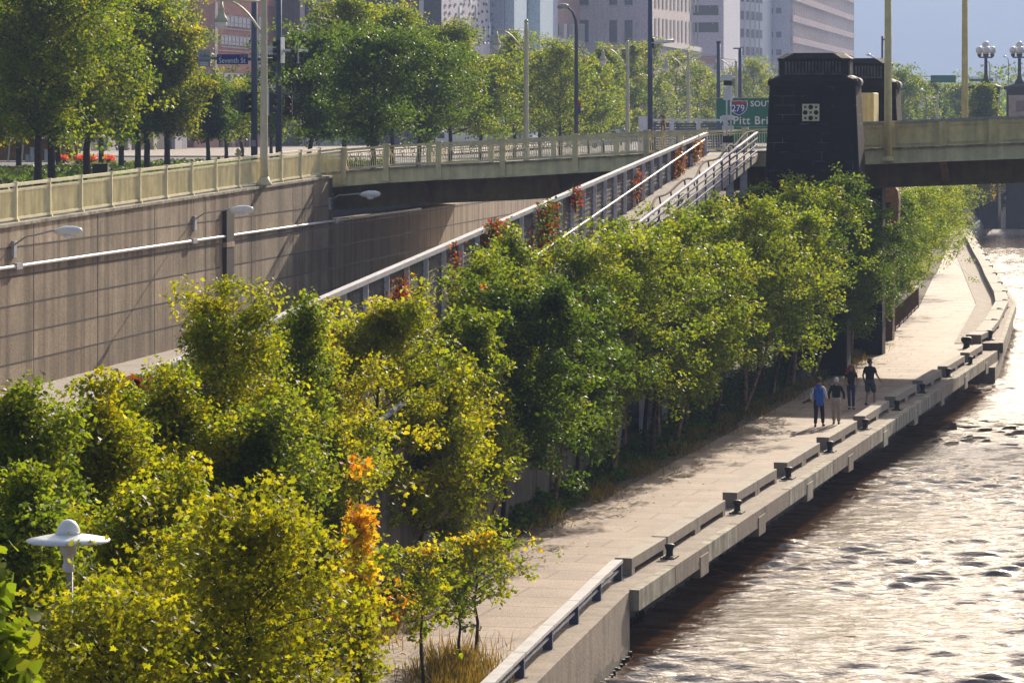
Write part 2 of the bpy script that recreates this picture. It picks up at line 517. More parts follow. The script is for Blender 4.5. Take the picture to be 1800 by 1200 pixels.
# ---------------------------------------------------------------- retaining wall along the bypass
def m_wall():
    """cast concrete in 7 m lifts: each block its own tone, rain streaks under the coping, rust and patches"""
    m, nt, b = new_mat("stained_block_concrete")
    N, L = nt.nodes, nt.links
    geo = N.new("ShaderNodeNewGeometry")
    sx = N.new("ShaderNodeSeparateXYZ"); L.new(geo.outputs["Position"], sx.inputs[0])
    def math_(op, a, v=None, c=None):
        n = N.new("ShaderNodeMath"); n.operation = op
        for i, q in enumerate((a, v, c)):
            if q is None: continue
            if isinstance(q, (int, float)): n.inputs[i].default_value = q
            else: L.new(q, n.inputs[i])
        return n.outputs[0]
    ya = math_('ADD', sx.outputs[1], -113.9 + 70)
    zz = math_('MULTIPLY_ADD', sx.outputs[1], -0.006, -6.80 + 0.66 + 9.53)
    za = math_('ADD', sx.outputs[2], zz)
    cb = N.new("ShaderNodeCombineXYZ"); L.new(ya, cb.inputs[0]); L.new(za, cb.inputs[1])
    bk = N.new("ShaderNodeTexBrick"); bk.offset = 0; bk.inputs["Scale"].default_value = 1
    bk.inputs["Brick Width"].default_value = 7.0; bk.inputs["Row Height"].default_value = 0.953; bk.inputs["Mortar Size"].default_value = 0.02
    bk.inputs["Color1"].default_value = (1.15, 1.13, 1.10, 1); bk.inputs["Color2"].default_value = (0.74, 0.73, 0.72, 1); bk.inputs["Mortar"].default_value = (0.9, 0.88, 0.86, 1)
    L.new(cb.outputs[0], bk.inputs["Vector"])
    def noise(scale, vec, det=5, rough=0.6):
        n = N.new("ShaderNodeTexNoise"); n.inputs["Scale"].default_value = scale; n.inputs["Detail"].default_value = det; n.inputs["Roughness"].default_value = rough
        L.new(vec, n.inputs["Vector"]); return n.outputs["Fac"]
    pos = geo.outputs["Position"]
    base = ramp(nt, [(0.3, (0.27, 0.20, 0.135)), (0.5, (0.375, 0.295, 0.205)), (0.7, (0.49, 0.385, 0.275))]); L.new(noise(0.5, pos), base.inputs[0])
    def stretched(sy, sz):
        mp = N.new("ShaderNodeMapping"); mp.inputs["Scale"].default_value = (sy, sy, sz); L.new(pos, mp.inputs[0]); return mp.outputs[0]
    st1 = ramp(nt, [(0.40, (0.50, 0.46, 0.42)), (0.56, (1, 1, 1))]); L.new(noise(1.0, stretched(1.1, 0.05)), st1.inputs[0])
    st2 = ramp(nt, [(0.44, (0.88, 0.87, 0.86)), (0.55, (1, 1, 1))]); L.new(noise(1.0, stretched(4.5, 0.12)), st2.inputs[0])
    rst = ramp(nt, [(0.62, (1, 1, 1)), (0.72, (0.85, 0.62, 0.42))]); L.new(noise(1.0, stretched(0.7, 0.16)), rst.inputs[0])
    fine = ramp(nt, [(0.34, (0.66, 0.64, 0.62)), (0.56, (1, 1, 1))]); L.new(noise(7, pos, 8, 0.8), fine.inputs[0])
    prev = base.outputs[0]
    for o in (bk.outputs["Color"], st1.outputs[0], st2.outputs[0], rst.outputs[0], fine.outputs[0]):
        mx = N.new("ShaderNodeMix"); mx.data_type = 'RGBA'; mx.blend_type = 'MULTIPLY'; mx.inputs[0].default_value = 1
        L.new(prev, mx.inputs[6]); L.new(o, mx.inputs[7]); prev = mx.outputs[2]
    L.new(prev, b.inputs["Base Color"])
    b.inputs["Roughness"].default_value = 0.9
    bp = N.new("ShaderNodeBump"); bp.inputs["Strength"].default_value = 0.35; bp.inputs["Distance"].default_value = 0.05
    L.new(noise(12, pos), bp.inputs["Height"]); L.new(bp.outputs[0], b.inputs["Normal"])
    return m

def retaining_wall():
    t = thing("retaining_wall", "tall stained concrete retaining wall with panel joints beside the sunken road", "wall", (wallx(110), 110, 2.1))
    ys = [10, 60, 113.9 - 3.5, 156.2]
    body = MB()
    def slab(y0, y1, top0, top1):
        pts = [(wallx(y0), y0), (wallx(y1), y1), (wallx(y1) - 1.2, y1), (wallx(y0) - 1.2, y0)]
        body.prism(pts, 0.5, [top0, top1, top1, top0])
    slab(10, 156.2, walltop(10), walltop(156.2))
    obj("wall_face", body, m_wall(), t)
    b2 = MB()
    pts = [(wallx(156.2), 156.2), (wallx(420), 420), (wallx(420) - 1.2, 420), (wallx(156.2) - 1.2, 156.2)]
    b2.prism(pts, 0.5, [6.35, 7.0, 7.0, 6.35])
    obj("wall_face_beyond", b2, MT['concrete'], t)
    cap = MB()
    for y0, y1 in ((10, 156.1),):
        a = Vector((wallx(y0) - 0.3, y0, walltop(y0) + 0.05)); c = Vector((wallx(y1) - 0.3, y1, walltop(y1) + 0.05))
        cap.bar(a, c, 0.72, 0.10)
    obj("coping", cap, MT['quaypale'], t)
    # the joints are real grooves' dark mastic: thin strips just proud of the face
    j = MB()
    for k in range(-1, 6):
        for y0, y1 in ((30, 137.0), (138.8, 420)):
            z0 = 6.80 - 0.953 * k
            if k == -1:
                continue
            a = Vector((wallx(y0), y0, z0 + course(y0))); c = Vector((wallx(y1), y1, z0 + course(y1)))
            j.bar(a + WN * 0.002, c + WN * 0.002, 0.005, 0.06)
    for k in range(-8, 40):
        y = 113.9 + 7.0 * k
        top = walltop(y) - 0.02 if y < 156 else 6.3
        j.box((wallx(y) + 0.001, y, (top + 1.9) / 2), (0.009, 0.05, top - 1.9), rz=-math.atan(WK))
    obj("panel_joint", j, MT['iron'], t)
    # pipes on the face
    c = thing("conduit", "long white conduit pipe with junction boxes running along the retaining wall", "pipe", (wallx(110) + 0.1, 110, 6.2))
    pts = [Vector((wallx(y), y, 6.19 + 0.004 * (y - 112))) + WN * 0.08 for y in (40, 80, 112, 133, 150, 156, 175)]
    b = MB(); b.tube(pts, 0.055, 8)
    obj("pipe", b, MT['white'], c, smooth=True)
    for y in (112.0, 132.9, 156.5, 91):
        b = MB(); b.box(Vector((wallx(y), y, 6.19 + 0.004 * (y - 112))) + WN * 0.1, (0.14, 0.62, 0.2), rz=-math.atan(WK))
        obj("junction_box", b, MT['rail'], c)
    d = thing("downpipe", "dark vertical drain pipe let into the retaining wall below the second wall lamp", "drain pipe", (wallx(138), 138, 2.2))
    b = MB(); b.box(Vector((wallx(138), 138, 4.9)) + WN * 0.09, (0.16, 1.15, 5.0), rz=-math.atan(WK))
    obj("pipe_box", b, mat("dark_pipe", (0.03, 0.022, 0.018), 0.6), d)
    b = MB(); b.box(Vector((wallx(138), 138, 5.95)) + WN * 0.10, (0.18, 1.22, 0.2), rz=-math.atan(WK))
    obj("pipe_collar", b, MT['concrete'], d)
retaining_wall()

# wall lamps
def wall_lamp(px_root, y_root, px_head, y_head, label):
    Y = -WX * F / (900 + WK * F - px_root)
    root = P(px_root, y_root, Y)
    s = F / Y
    out = 1.9
    head = root + WN * out * 0.9 + Vector((0.12, -0.6, (y_root - y_head) / s))
    t = thing("wall_lamp", label, "street lamp", root, group="lamps on the retaining wall")
    b = MB(); b.box(root + Vector((0, 0, -0.15)) + WN * 0.05, (0.1, 0.3, 0.55), rz=-math.atan(WK))
    obj("bracket", b, MT['rail'], t)
    b = MB()
    mid = root + (head - root) * 0.45 + Vector((0, 0, 0.12))
    b.tube([root + Vector((0, 0, -0.05)), root + (mid - root) * 0.6 + Vector((0, 0, 0.08)), mid, head + Vector((-0.3, 0, 0.04))], 0.03, 8)
    obj("arm", b, MT['rail'], t, smooth=True)
    d = Vector((0.95, -0.3, 0.03)).normalized()
    b = MB()
    prof = [(0.0, 0.05), (0.14, 0.11), (0.42, 0.17), (0.75, 0.16), (0.95, 0.10), (1.0, 0.03)]
    b.tube([head + d * (a - 0.35) for a, _ in prof], [r for _, r in prof], 12)
    obj("lamp_head", b, MT['white'], t, smooth=True)
    b = MB(); b.lathe(head + d * 0.15 + Vector((0, 0, -0.24)), [(0.05, 0), (0.14, 0.04), (0.17, 0.12)], 12)
    obj("lens", b, MT['globe'], t, smooth=True)
wall_lamp(22, 430, 82, 405, "white cobra lamp on the wall above the left end of the pipe")
wall_lamp(340, 385, 390, 368, "white cobra lamp on the wall right beside the dark drain pipe")
wall_lamp(577, 352, 614, 341, "white cobra lamp on the wall corner in front of the bridge shadow")

# ---------------------------------------------------------------- yellow fence on the wall
def picket_bay(L, h, m, name, parent, dense=0.115, origin=None, ornament=False):
    """a bay of pickets along +x from 0 to L, in local space"""
    b = MB()
    n = int(L / dense)
    for k in range(1, n):
        b.box((L * k / n, 0, 0.06 + (h - 0.06) / 2), (0.022, 0.022, h - 0.06))
    b.box((L / 2, 0, 0.07), (L, 0.05, 0.06))
    b.box((L / 2, 0, h - 0.02), (L, 0.05, 0.05))
    if ornament:
        b.box((L / 2, 0, h - 0.24), (L, 0.035, 0.035))
        q = max(2, int(L / 0.42))
        for k in range(q):
            x = L * (k + 0.5) / q
            for a in range(8):
                a0, a1 = a * math.pi / 4, (a + 1) * math.pi / 4
                b.bar((x + 0.09 * math.cos(a0), 0, h - 0.13 + 0.09 * math.sin(a0)), (x + 0.09 * math.cos(a1), 0, h - 0.13 + 0.09 * math.sin(a1)), 0.03, 0.03)
            b.box((x, 0, h - 0.31), (0.09, 0.03, 0.09), M=Matrix.Rotation(math.pi / 4, 3, 'Y'))
    return b

def boulevard_fence():
    t = thing("picket_fence", "long cream and olive steel picket fence on top of the retaining wall", "fence", (wallx(113), 113, walltop(113)))
    base = BASE[t.name]
    posts, panels = [], []
    Ys = [112.9 + 3.503 * k for k in range(-14, 13)]
    rail_pts = []
    p0 = None
    for i, y in enumerate(Ys):
        z = walltop(y) + 0.1
        pos = Vector((wallx(y) - 0.3, y, z)) - base
        if p0 is None:
            b = MB(); b.box((0, 0, 0.63), (0.15, 0.15, 1.26)); b.box((0, 0, 0.04), (0.26, 0.26, 0.08)); b.box((0, 0, 1.28), (0.19, 0.19, 0.05))
            p0 = obj("post", b, MT['cream'], t, world=False)
            p0.location = pos
        else:
            c = p0.copy(); COL.objects.link(c); c.parent = t; c.location = pos
        rail_pts.append(Vector((wallx(y) - 0.3, y, z)))
    L = (rail_pts[1] - rail_pts[0]).length
    b = picket_bay(L - 0.15, 0.98, MT['olive'], "picket_panel", t, 0.085)
    pp = None
    for a, c in zip(rail_pts[:-1], rail_pts[1:]):
        d = (c - a).normalized()
        z = Vector((0, 0, 1)); y = z.cross(d).normalized()
        M = Matrix((d, y, z)).transposed().to_4x4()      # sheared: pickets stay upright
        M.translation = a + d * 0.075 + Vector((0, 0, 0.05)) - base
        if pp is None:
            pp = obj("picket_panel", b, MT['olive'], t, world=False); o = pp
        else:
            o = pp.copy(); COL.objects.link(o); o.parent = t
        ang = math.atan2(d.y, d.x)
        o.location = M.translation
        o.rotation_euler = (0, -math.asin(d.z), ang)
    up = Vector((0, 0, 1.22))
    b = MB(); b.bar(rail_pts[0] + up, rail_pts[-1] + up, 0.13, 0.10)
    obj("top_rail", b, MT['cream'], t)
    up = Vector((0, 0, 1.06))
    b = MB(); b.bar(rail_pts[0] + up, rail_pts[-1] + up, 0.07, 0.06)
    obj("mid_rail", b, MT['cream'], t)
    up = Vector((0, 0, 0.10))
    b = MB(); b.bar(rail_pts[0] + up, rail_pts[-1] + up, 0.09, 0.07)
    obj("bottom_rail", b, MT['cream'], t)
    return rail_pts[-1]
FENCE_END = boulevard_fence()

# ---------------------------------------------------------------- seventh street bridge
BW = 15.0
def bridge():
    t = thing("girder_bridge", "yellow steel girder bridge with picket railing crossing road, ramp and quay", "bridge", BP(12, 0, 0))
    ts = [bt(p) for p in (566, 590, 640, 680, 772, 884, 1012, 1137, 1300, 1515, 1660, 1800, 2000, 2300)]
    def strip(b, w0, w1, za, zb, tt=ts):
        for a, c in zip(tt[:-1], tt[1:]):
            vs = [BP(q, w, bz(q) + z) for q in (a, c) for w in (w0, w1) for z in (za, zb)]
            # order: (a,w0,za),(a,w0,zb),(a,w1,za),(a,w1,zb),(c,...)
            b.add(vs, [(0, 1, 3, 2), (4, 6, 7, 5), (0, 4, 5, 1), (2, 3, 7, 6), (1, 5, 7, 3), (0, 2, 6, 4)])
        return b
    obj("deck", strip(MB(), 0.32, BW - 0.32, -0.28, 0.0), MT['asphalt'], t)
    obj("added_shade_slab", strip(MB(), BW - 0.3, BW + 16, -0.9, -0.02, [-6, -2, 2, 6, 10, 14]), MT['asphalt'], t)  # extra slab, added only to throw more shade on the wall under the bridge
    obj("kerb", strip(MB(), -0.10, 0.45, 0.0, 0.09), MT['quaypale'], t)
    obj("fascia_beam", strip(MB(), 0.0, 0.28, -0.55, -0.002), MT['olive'], t)
    obj("fascia_flange", strip(MB(), -0.09, 0.30, -0.62, -0.55), MT['olive'], t)
    obj("far_fascia_beam", strip(MB(), BW - 0.28, BW, -0.55, -0.002), MT['olive'], t)
    for w in (1.9, BW - 2.2):
        obj("girder", strip(strip(MB(), w, w + 0.12, -1.62, -0.29), w - 0.2, w + 0.32, -1.70, -1.62), MT['girder'], t)
    fb = MB()
    for k in range(-2, 14):
        a = 1.2 + 3.1 * k
        if a < ts[0] or a > ts[-1]:
            continue
        z = bz(a)
        fb.add([BP(a + e, w, z + q) for e in (-0.06, 0.06) for w, q in ((2.05, -1.1), (BW - 2.25, -1.1), (BW - 2.25, -0.3), (2.05, -0.3))], [(0, 1, 2, 3), (7, 6, 5, 4), (0, 4, 5, 1), (1, 5, 6, 2), (2, 6, 7, 3), (3, 7, 4, 0)])
    obj("floor_beam", fb, MT['girder'], t)
    for px in (735, 965, 1300, 1655, 1880):
        a = bt(px); z = bz(a)
        b = MB()
        n = 6
        outer = [(0.25 + 1.6 * (i / n), -0.60 - 0.95 * (i / n) ** 1.7) for i in range(n + 1)]
        for (w0, q0), (w1, q1) in zip(outer[:-1], outer[1:]):
            b.bar(BP(a, w0, z + q0), BP(a, w1, z + q1), 0.34, 0.10)
        b.add([BP(a + e, w, z + q) for e in (-0.03, 0.03) for w, q in [(0.3, -0.57)] + outer[1:] + [(1.85, -0.57)]],
              [tuple(range(n + 2)), tuple(range(2 * n + 3, n + 1, -1))])
        obj("bracket", b, MT['rust'], t)
    # railing of the land span: posts and picket bays
    rl = MB()
    tp = [bt(p) for p in (605, 680, 772, 884, 1012, 1137, 1238)]
    near = None
    for w in (0.12, BW - 0.12):
        tq = tp if w < 1 else [tp[0] + 3.2 * k for k in range(int((bt(2300) - tp[0]) / 3.2))]
        nm = "railing" if w < 1 else "far_railing"
        r = MB()
        for a, c in zip(tq[:-1], tq[1:]):
            A, C = BP(a, w, bz(a)), BP(c, w, bz(c))
            r.bar(A + Vector((0, 0, 1.04)), C + Vector((0, 0, 1.04)), 0.16, 0.11)
            r.bar(A + Vector((0, 0, 0.90)), C + Vector((0, 0, 0.90)), 0.06, 0.05)
            r.bar(A + Vector((0, 0, 0.16)), C + Vector((0, 0, 0.16)), 0.07, 0.06)
        ro = obj(nm, r, MT['olive'], t)
        for i, a in enumerate(tq):
            b = MB(); z = bz(a)
            R = Matrix((V, U, Vector((0, 0, 1)))).transposed()
            lo = -0.50 if w < 1 else 0
            b.box(BP(a, w - (0.18 if w < 1 else 0), z + (1.12 + lo) / 2), (0.26, 0.18, 1.12 - lo), M=R)
            b.box(BP(a, w - (0.18 if w < 1 else 0), z + 1.13), (0.32, 0.26, 0.06), M=R)
            if w < 1:
                b.box(BP(a, w - 0.2, z - 0.52), (0.42, 0.26, 0.06), M=R)
            obj("post", b, MT['olive'], ro)
        for a, c in zip(tq[:-1], tq[1:]):
            A, C = BP(a, w, bz(a) + 0.12), BP(c, w, bz(c) + 0.12)
            d = C - A
            bb = picket_bay(d.length, 0.80, None, "", None, 0.10 if w < 1 else 0.12, ornament=(w < 1))
            dn = d.normalized()
            yv = Vector((0, 0, 1)).cross(dn).normalized(); zv = dn.cross(yv)
            M = Matrix((dn, yv, zv)).transposed()
            q = MB(); q.v = [tuple(M @ Vector(p) + A) for p in bb.v]; q.f = bb.f
            obj("picket_panel", q, MT['olive'], ro)
    # curved end bay joining the fence on the wall
    c = MB()
    A = FENCE_END; C = BP(tp[0], 0.12, bz(tp[0]))
    pts = [A + (C - A) * k / 6 + V * 0.0 for k in range(7)]
    for h, w_ in ((1.13, 0.13), (0.98, 0.06), (0.16, 0.07)):
        for a, e in zip(pts[:-1], pts[1:]):
            c.bar(a + Vector((0, 0, h)), e + Vector((0, 0, h)), w_, w_ * 0.8)
    for a, e in zip(pts[:-1], pts[1:]):
        for k in range(6):
            p = a + (e - a) * k / 6
            c.box(p + Vector((0, 0, 0.58)), (0.025, 0.025, 0.9))
    obj("end_bay", c, MT['olive'], t)
    # plated parapet of the river span
    r = MB(); f2 = MB()
    t0 = bt(1500)
    edges = [bt(1500), bt(1566), bt(1657), bt(1745), bt(1835), bt(1925), bt(2015), bt(2300)]
    for a, cc in zip(edges[:-1], edges[1:]):
        za, zc = bz(a), bz(cc)
        r.add([BP(q, w, bz(q) + z) for q in (a, cc) for w in (0.10, 0.16) for z in (0.1, 1.17)], [(0, 1, 3, 2), (4, 6, 7, 5), (0, 4, 5, 1), (2, 3, 7, 6), (1, 5, 7, 3), (0, 2, 6, 4)])
        # raised frame of each panel
        i0, i1 = a + 0.28, cc - 0.28
        for q0, q1, z0, z1 in ((i0, i1, 0.22, 0.27), (i0, i1, 0.98, 1.03), (i0, i0 + 0.05, 0.22, 1.03), (i1 - 0.05, i1, 0.22, 1.03)):
            f2.add([BP(q, w, bz(q) + z) for q in (q0, q1) for w in (0.05, 0.10) for z in (z0, z1)], [(0, 1, 3, 2), (4, 6, 7, 5), (0, 4, 5, 1), (2, 3, 7, 6), (1, 5, 7, 3), (0, 2, 6, 4)])
    par = obj("parapet", r, MT['gold'], t)
    obj("panel_frame", f2, MT['olive'], par)
    cp = MB()
    for a, cc in zip(edges[:-1], edges[1:]):
        cp.bar(BP(a, 0.12, bz(a) + 1.22), BP(cc, 0.12, bz(cc) + 1.22), 0.24, 0.09)
    obj("parapet_rail", cp, MT['rail'], par)
    for a in edges[1:-1]:
        b = MB(); R = Matrix((V, U, Vector((0, 0, 1)))).transposed()
        b.box(BP(a, 0.06, bz(a) + 0.63), (0.34, 0.12, 1.06), M=R)
        obj("parapet_post", b, MT['gold'], par)
    # support bent standing in the trees below the river span
    c0 = S(1556, 35.3, 0)
    b = MB()
    out = [(-0.55, 0), (-0.62, 6.6), (-0.70, 7.35), (-0.5, 7.7), (0.45, 7.7), (0.62, 7.45), (0.68, 7.0), (0.6, 5.2), (0.42, 4.4), (0.36, 0)]
    n = len(out)
    vs = [c0 + V * x + U * w + Vector((0, 0, z)) for w in (0, 0.8) for x, z in out]
    b.add(vs, [tuple(range(n)), tuple(range(2 * n - 1, n - 1, -1))] + [(i + n, (i + 1) % n + n, (i + 1) % n, i) for i in range(n)])
    sc = obj("support_column", b, MT['rust'], t)
    b = MB(); R = Matrix((V, U, Vector((0, 0, 1)))).transposed()
    b.box(c0 + V * 0.05 + U * -0.01 + Vector((0, 0, 6.5)), (0.5, 0.06, 0.75), M=R)
    obj("recess", b, MT['iron'], sc)
    # yellow tower leg between the pylons
    b = MB()
    q = S(1521, 38.6, 0)
    b.box(q + Vector((0, 0, 10.9)), (1.0, 1.6, 2.6), M=R)
    tl = obj("tower_leg", b, MT['gold'], t, bevel=0.03)
    b = MB(); b.box(q + V * -0.22 + U * -0.81 + Vector((0, 0, 10.9)), (0.32, 0.05, 0.9), M=R)
    obj("tower_opening", b, MT['bluesteel'], tl)
    b = MB(); b.box(q + V * -0.12 + U * -0.82 + Vector((0, 0, 11.5)), (0.7, 0.08, 0.12), M=R)
    obj("lintel_plate", b, MT['gold'], tl)
bridge()

# ---------------------------------------------------------------- stone pylons
def m_ashlar():
    m, nt, b = new_mat("soot_black_ashlar")
    N, L = nt.nodes, nt.links
    geo = N.new("ShaderNodeNewGeometry")
    mp = N.new("ShaderNodeMapping"); mp.vector_type = 'POINT'
    mp.inputs["Rotation"].default_value = (0, 0, math.radians(13.83))
    L.new(geo.outputs["Position"], mp.inputs[0])
    sx = N.new("ShaderNodeSeparateXYZ"); L.new(mp.outputs[0], sx.inputs[0])
    cb = N.new("ShaderNodeCombineXYZ"); L.new(sx.outputs[0], cb.inputs[0]); L.new(sx.outputs[2], cb.inputs[1])
    bk = N.new("ShaderNodeTexBrick")
    bk.inputs["Scale"].default_value = 1.0
    bk.inputs["Brick Width"].default_value = 0.85
    bk.inputs["Row Height"].default_value = 0.40
    bk.inputs["Mortar Size"].default_value = 0.016
    bk.inputs["Color1"].default_value = (0.010, 0.008, 0.008, 1)
    bk.inputs["Color2"].default_value = (0.022, 0.016, 0.015, 1)
    bk.inputs["Mortar"].default_value = (0.16, 0.16, 0.17, 1)
    bk.offset = 0.43
    L.new(cb.outputs[0], bk.inputs["Vector"])
    n = N.new("ShaderNodeTexNoise"); n.inputs["Scale"].default_value = 1.1; n.inputs["Detail"].default_value = 2
    L.new(geo.outputs["Position"], n.inputs["Vector"])
    r = ramp(nt, [(0.52, (0.0, 0.0, 0.0)), (0.68, (0.9, 0.9, 0.9))])
    L.new(n.outputs["Fac"], r.inputs[0])
    mx = N.new("ShaderNodeMix"); mx.data_type = 'RGBA'; mx.blend_type = 'MIX'
    L.new(r.outputs[0], mx.inputs[0]); mx.inputs[6].default_value = (0.014, 0.011, 0.011, 1)
    L.new(bk.outputs["Color"], mx.inputs[7])
    L.new(mx.outputs[2], b.inputs["Base Color"])
    b.inputs["Roughness"].default_value = 0.8
    b.inputs["Specular IOR Level"].default_value = 0.2
    bp = N.new("ShaderNodeBump"); bp.inputs["Strength"].default_value = 0.6; bp.inputs["Distance"].default_value = 0.03; bp.invert = True
    L.new(bk.outputs["Fac"], bp.inputs["Height"]); L.new(bp.outputs[0], b.inputs["Normal"])
    return m
MT['ashlar'] = m_ashlar()

def oct_ring(hw, hd, ch, z):
    return [(-hw + ch, -hd, z), (hw - ch, -hd, z), (hw, -hd + ch, z), (hw, hd - ch, z), (hw - ch, hd, z), (-hw + ch, hd, z), (-hw, hd - ch, z), (-hw, -hd + ch, z)]

def loft(rings):
    b = MB()
    n = len(rings[0])
    vs = [p for r in rings for p in r]
    fs = [tuple(range(n - 1, -1, -1)), tuple((len(rings) - 1) * n + k for k in range(n))]
    for i in range(len(rings) - 1):
        fs += [(i * n + k, i * n + (k + 1) % n, (i + 1) * n + (k + 1) % n, (i + 1) * n + k) for k in range(n)]
    return b.add(vs, fs)

def pylon():
    c = S(1426, 41, 0)
    c = c + U * 1.2
    rz = math.atan2(V.y, V.x)
    t = thing("stone_pylon", "black soot stained stone pylon with cream square medallion at the near bridge corner", "pylon", c, rz, group="stone pylons of the near bridge")
    D = 0.5
    body = loft([oct_ring(1.45, 1.3 * D, 0.06, -0.5), oct_ring(1.45, 1.3 * D, 0.06, 6.0), oct_ring(2.12, 2.12 * D, 0.06, 6.9), oct_ring(2.06, 2.06 * D, 0.06, 8.3), oct_ring(1.86, 1.86 * D, 0.06, 12.45)])
    obj("shaft", body, MT['ashlar'], t, world=False)
    obj("ledge", loft([oct_ring(1.93, 1.93 * D, 0.1, 12.453), oct_ring(1.95, 1.95 * D, 0.12, 12.62), oct_ring(1.90, 1.9 * D, 0.18, 12.74), oct_ring(1.58, 1.58 * D, 0.25, 12.90)]), MT['stone'], t, world=False)
    obj("drum", loft([oct_ring(1.48, 1.48 * D, 0.3, 12.90), oct_ring(1.48, 1.48 * D, 0.3, 13.5)]), MT['stone'], t, world=False)
    for y in (-1.48 * D - 0.03, 1.48 * D + 0.03):
        fl = MB()
        fl.box((0, y, 12.945), (2.44, 0.05, 0.07))
        for k in range(17):
            fl.box((-1.16 + 2.32 * k / 16, y, 13.21), (0.085, 0.08, 0.56))
        obj("fluted_band", fl, MT['stonelight'], t, world=False)
    for x in (-1.51, 1.51):
        fl = MB()
        fl.box((x, 0, 12.945), (0.05, 2 * 1.48 * D - 0.6, 0.07))
        for k in range(7):
            fl.box((x, (-1.48 * D + 0.36) + (2 * 1.48 * D - 0.72) * k / 6, 13.21), (0.08, 0.085, 0.56))
        obj("fluted_band", fl, MT['stonelight'], t, world=False)
    obj("cap", loft([oct_ring(1.56, 1.56 * D, 0.32, 13.5), oct_ring(1.60, 1.6 * D, 0.34, 13.62), oct_ring(1.24, 1.24 * D - 0.1, 0.4, 13.86)]), MT['stone'], t, world=False)
    # rounded scroll shoulders on the river side
    for sx in (-1, 1):
        b = MB(); b.tube([(sx * 1.80, -1.1 * D, 12.6), (sx * 1.80, 1.1 * D, 12.6)], 0.2, 12)
        obj("scroll", b, MT['stonelight'], t, world=False, smooth=True)
    copy_c = copy_tree(t, c + U * 13.2, rz, "black soot stained stone pylon standing behind the medallion pylon, beside a yellow post")
    for ch in copy_c.children:
        if ch.name.startswith("shaft"):
            ch.data = obj("tmp", loft([oct_ring(1.2, 1.2 * D, 0.06, -0.5), oct_ring(1.2, 1.2 * D, 0.06, 8.0), oct_ring(2.08, 2.08 * D, 0.06, 8.3), oct_ring(1.86, 1.86 * D, 0.06, 12.45)]), MT['ashlar'], None).data
            bpy.data.objects.remove(bpy.data.objects["tmp"])
    # medallion on the near face only
    zc = 11 + (YH - 198) / 41
    y = -(1.86 + (12.45 - zc) * (0.20 / 4.15)) * D - 0.035
    b = MB(); b.box((0, y, zc), (0.74, 0.07, 0.74))
    md = obj("medallion", b, MT['cream'], t, world=False, bevel=0.015)
    md.location = (-0.05, 0, 0)
    for px, pz in ((0, 0.235), (0, -0.235), (0.235, 0), (-0.235, 0)):
        b = MB(); b.tube([(px, y - 0.034, zc + pz), (px, y - 0.05, zc + pz)], 0.1, 20)
        obj("roundel", b, MT['stone'], md, world=False)
    for px, pz in ((0, 0), (0.235, 0.235), (-0.235, 0.235), (0.235, -0.235), (-0.235, -0.235)):
        b = MB()
        for a in (math.pi / 4, -math.pi / 4):
            b.box((px, y - 0.04, pz + zc), (0.14, 0.014 + 0.002 * (a > 0), 0.035), M=Matrix.Rotation(a, 3, 'Y'))
        obj("cross", b, MT['stone'], md, world=False)
pylon()

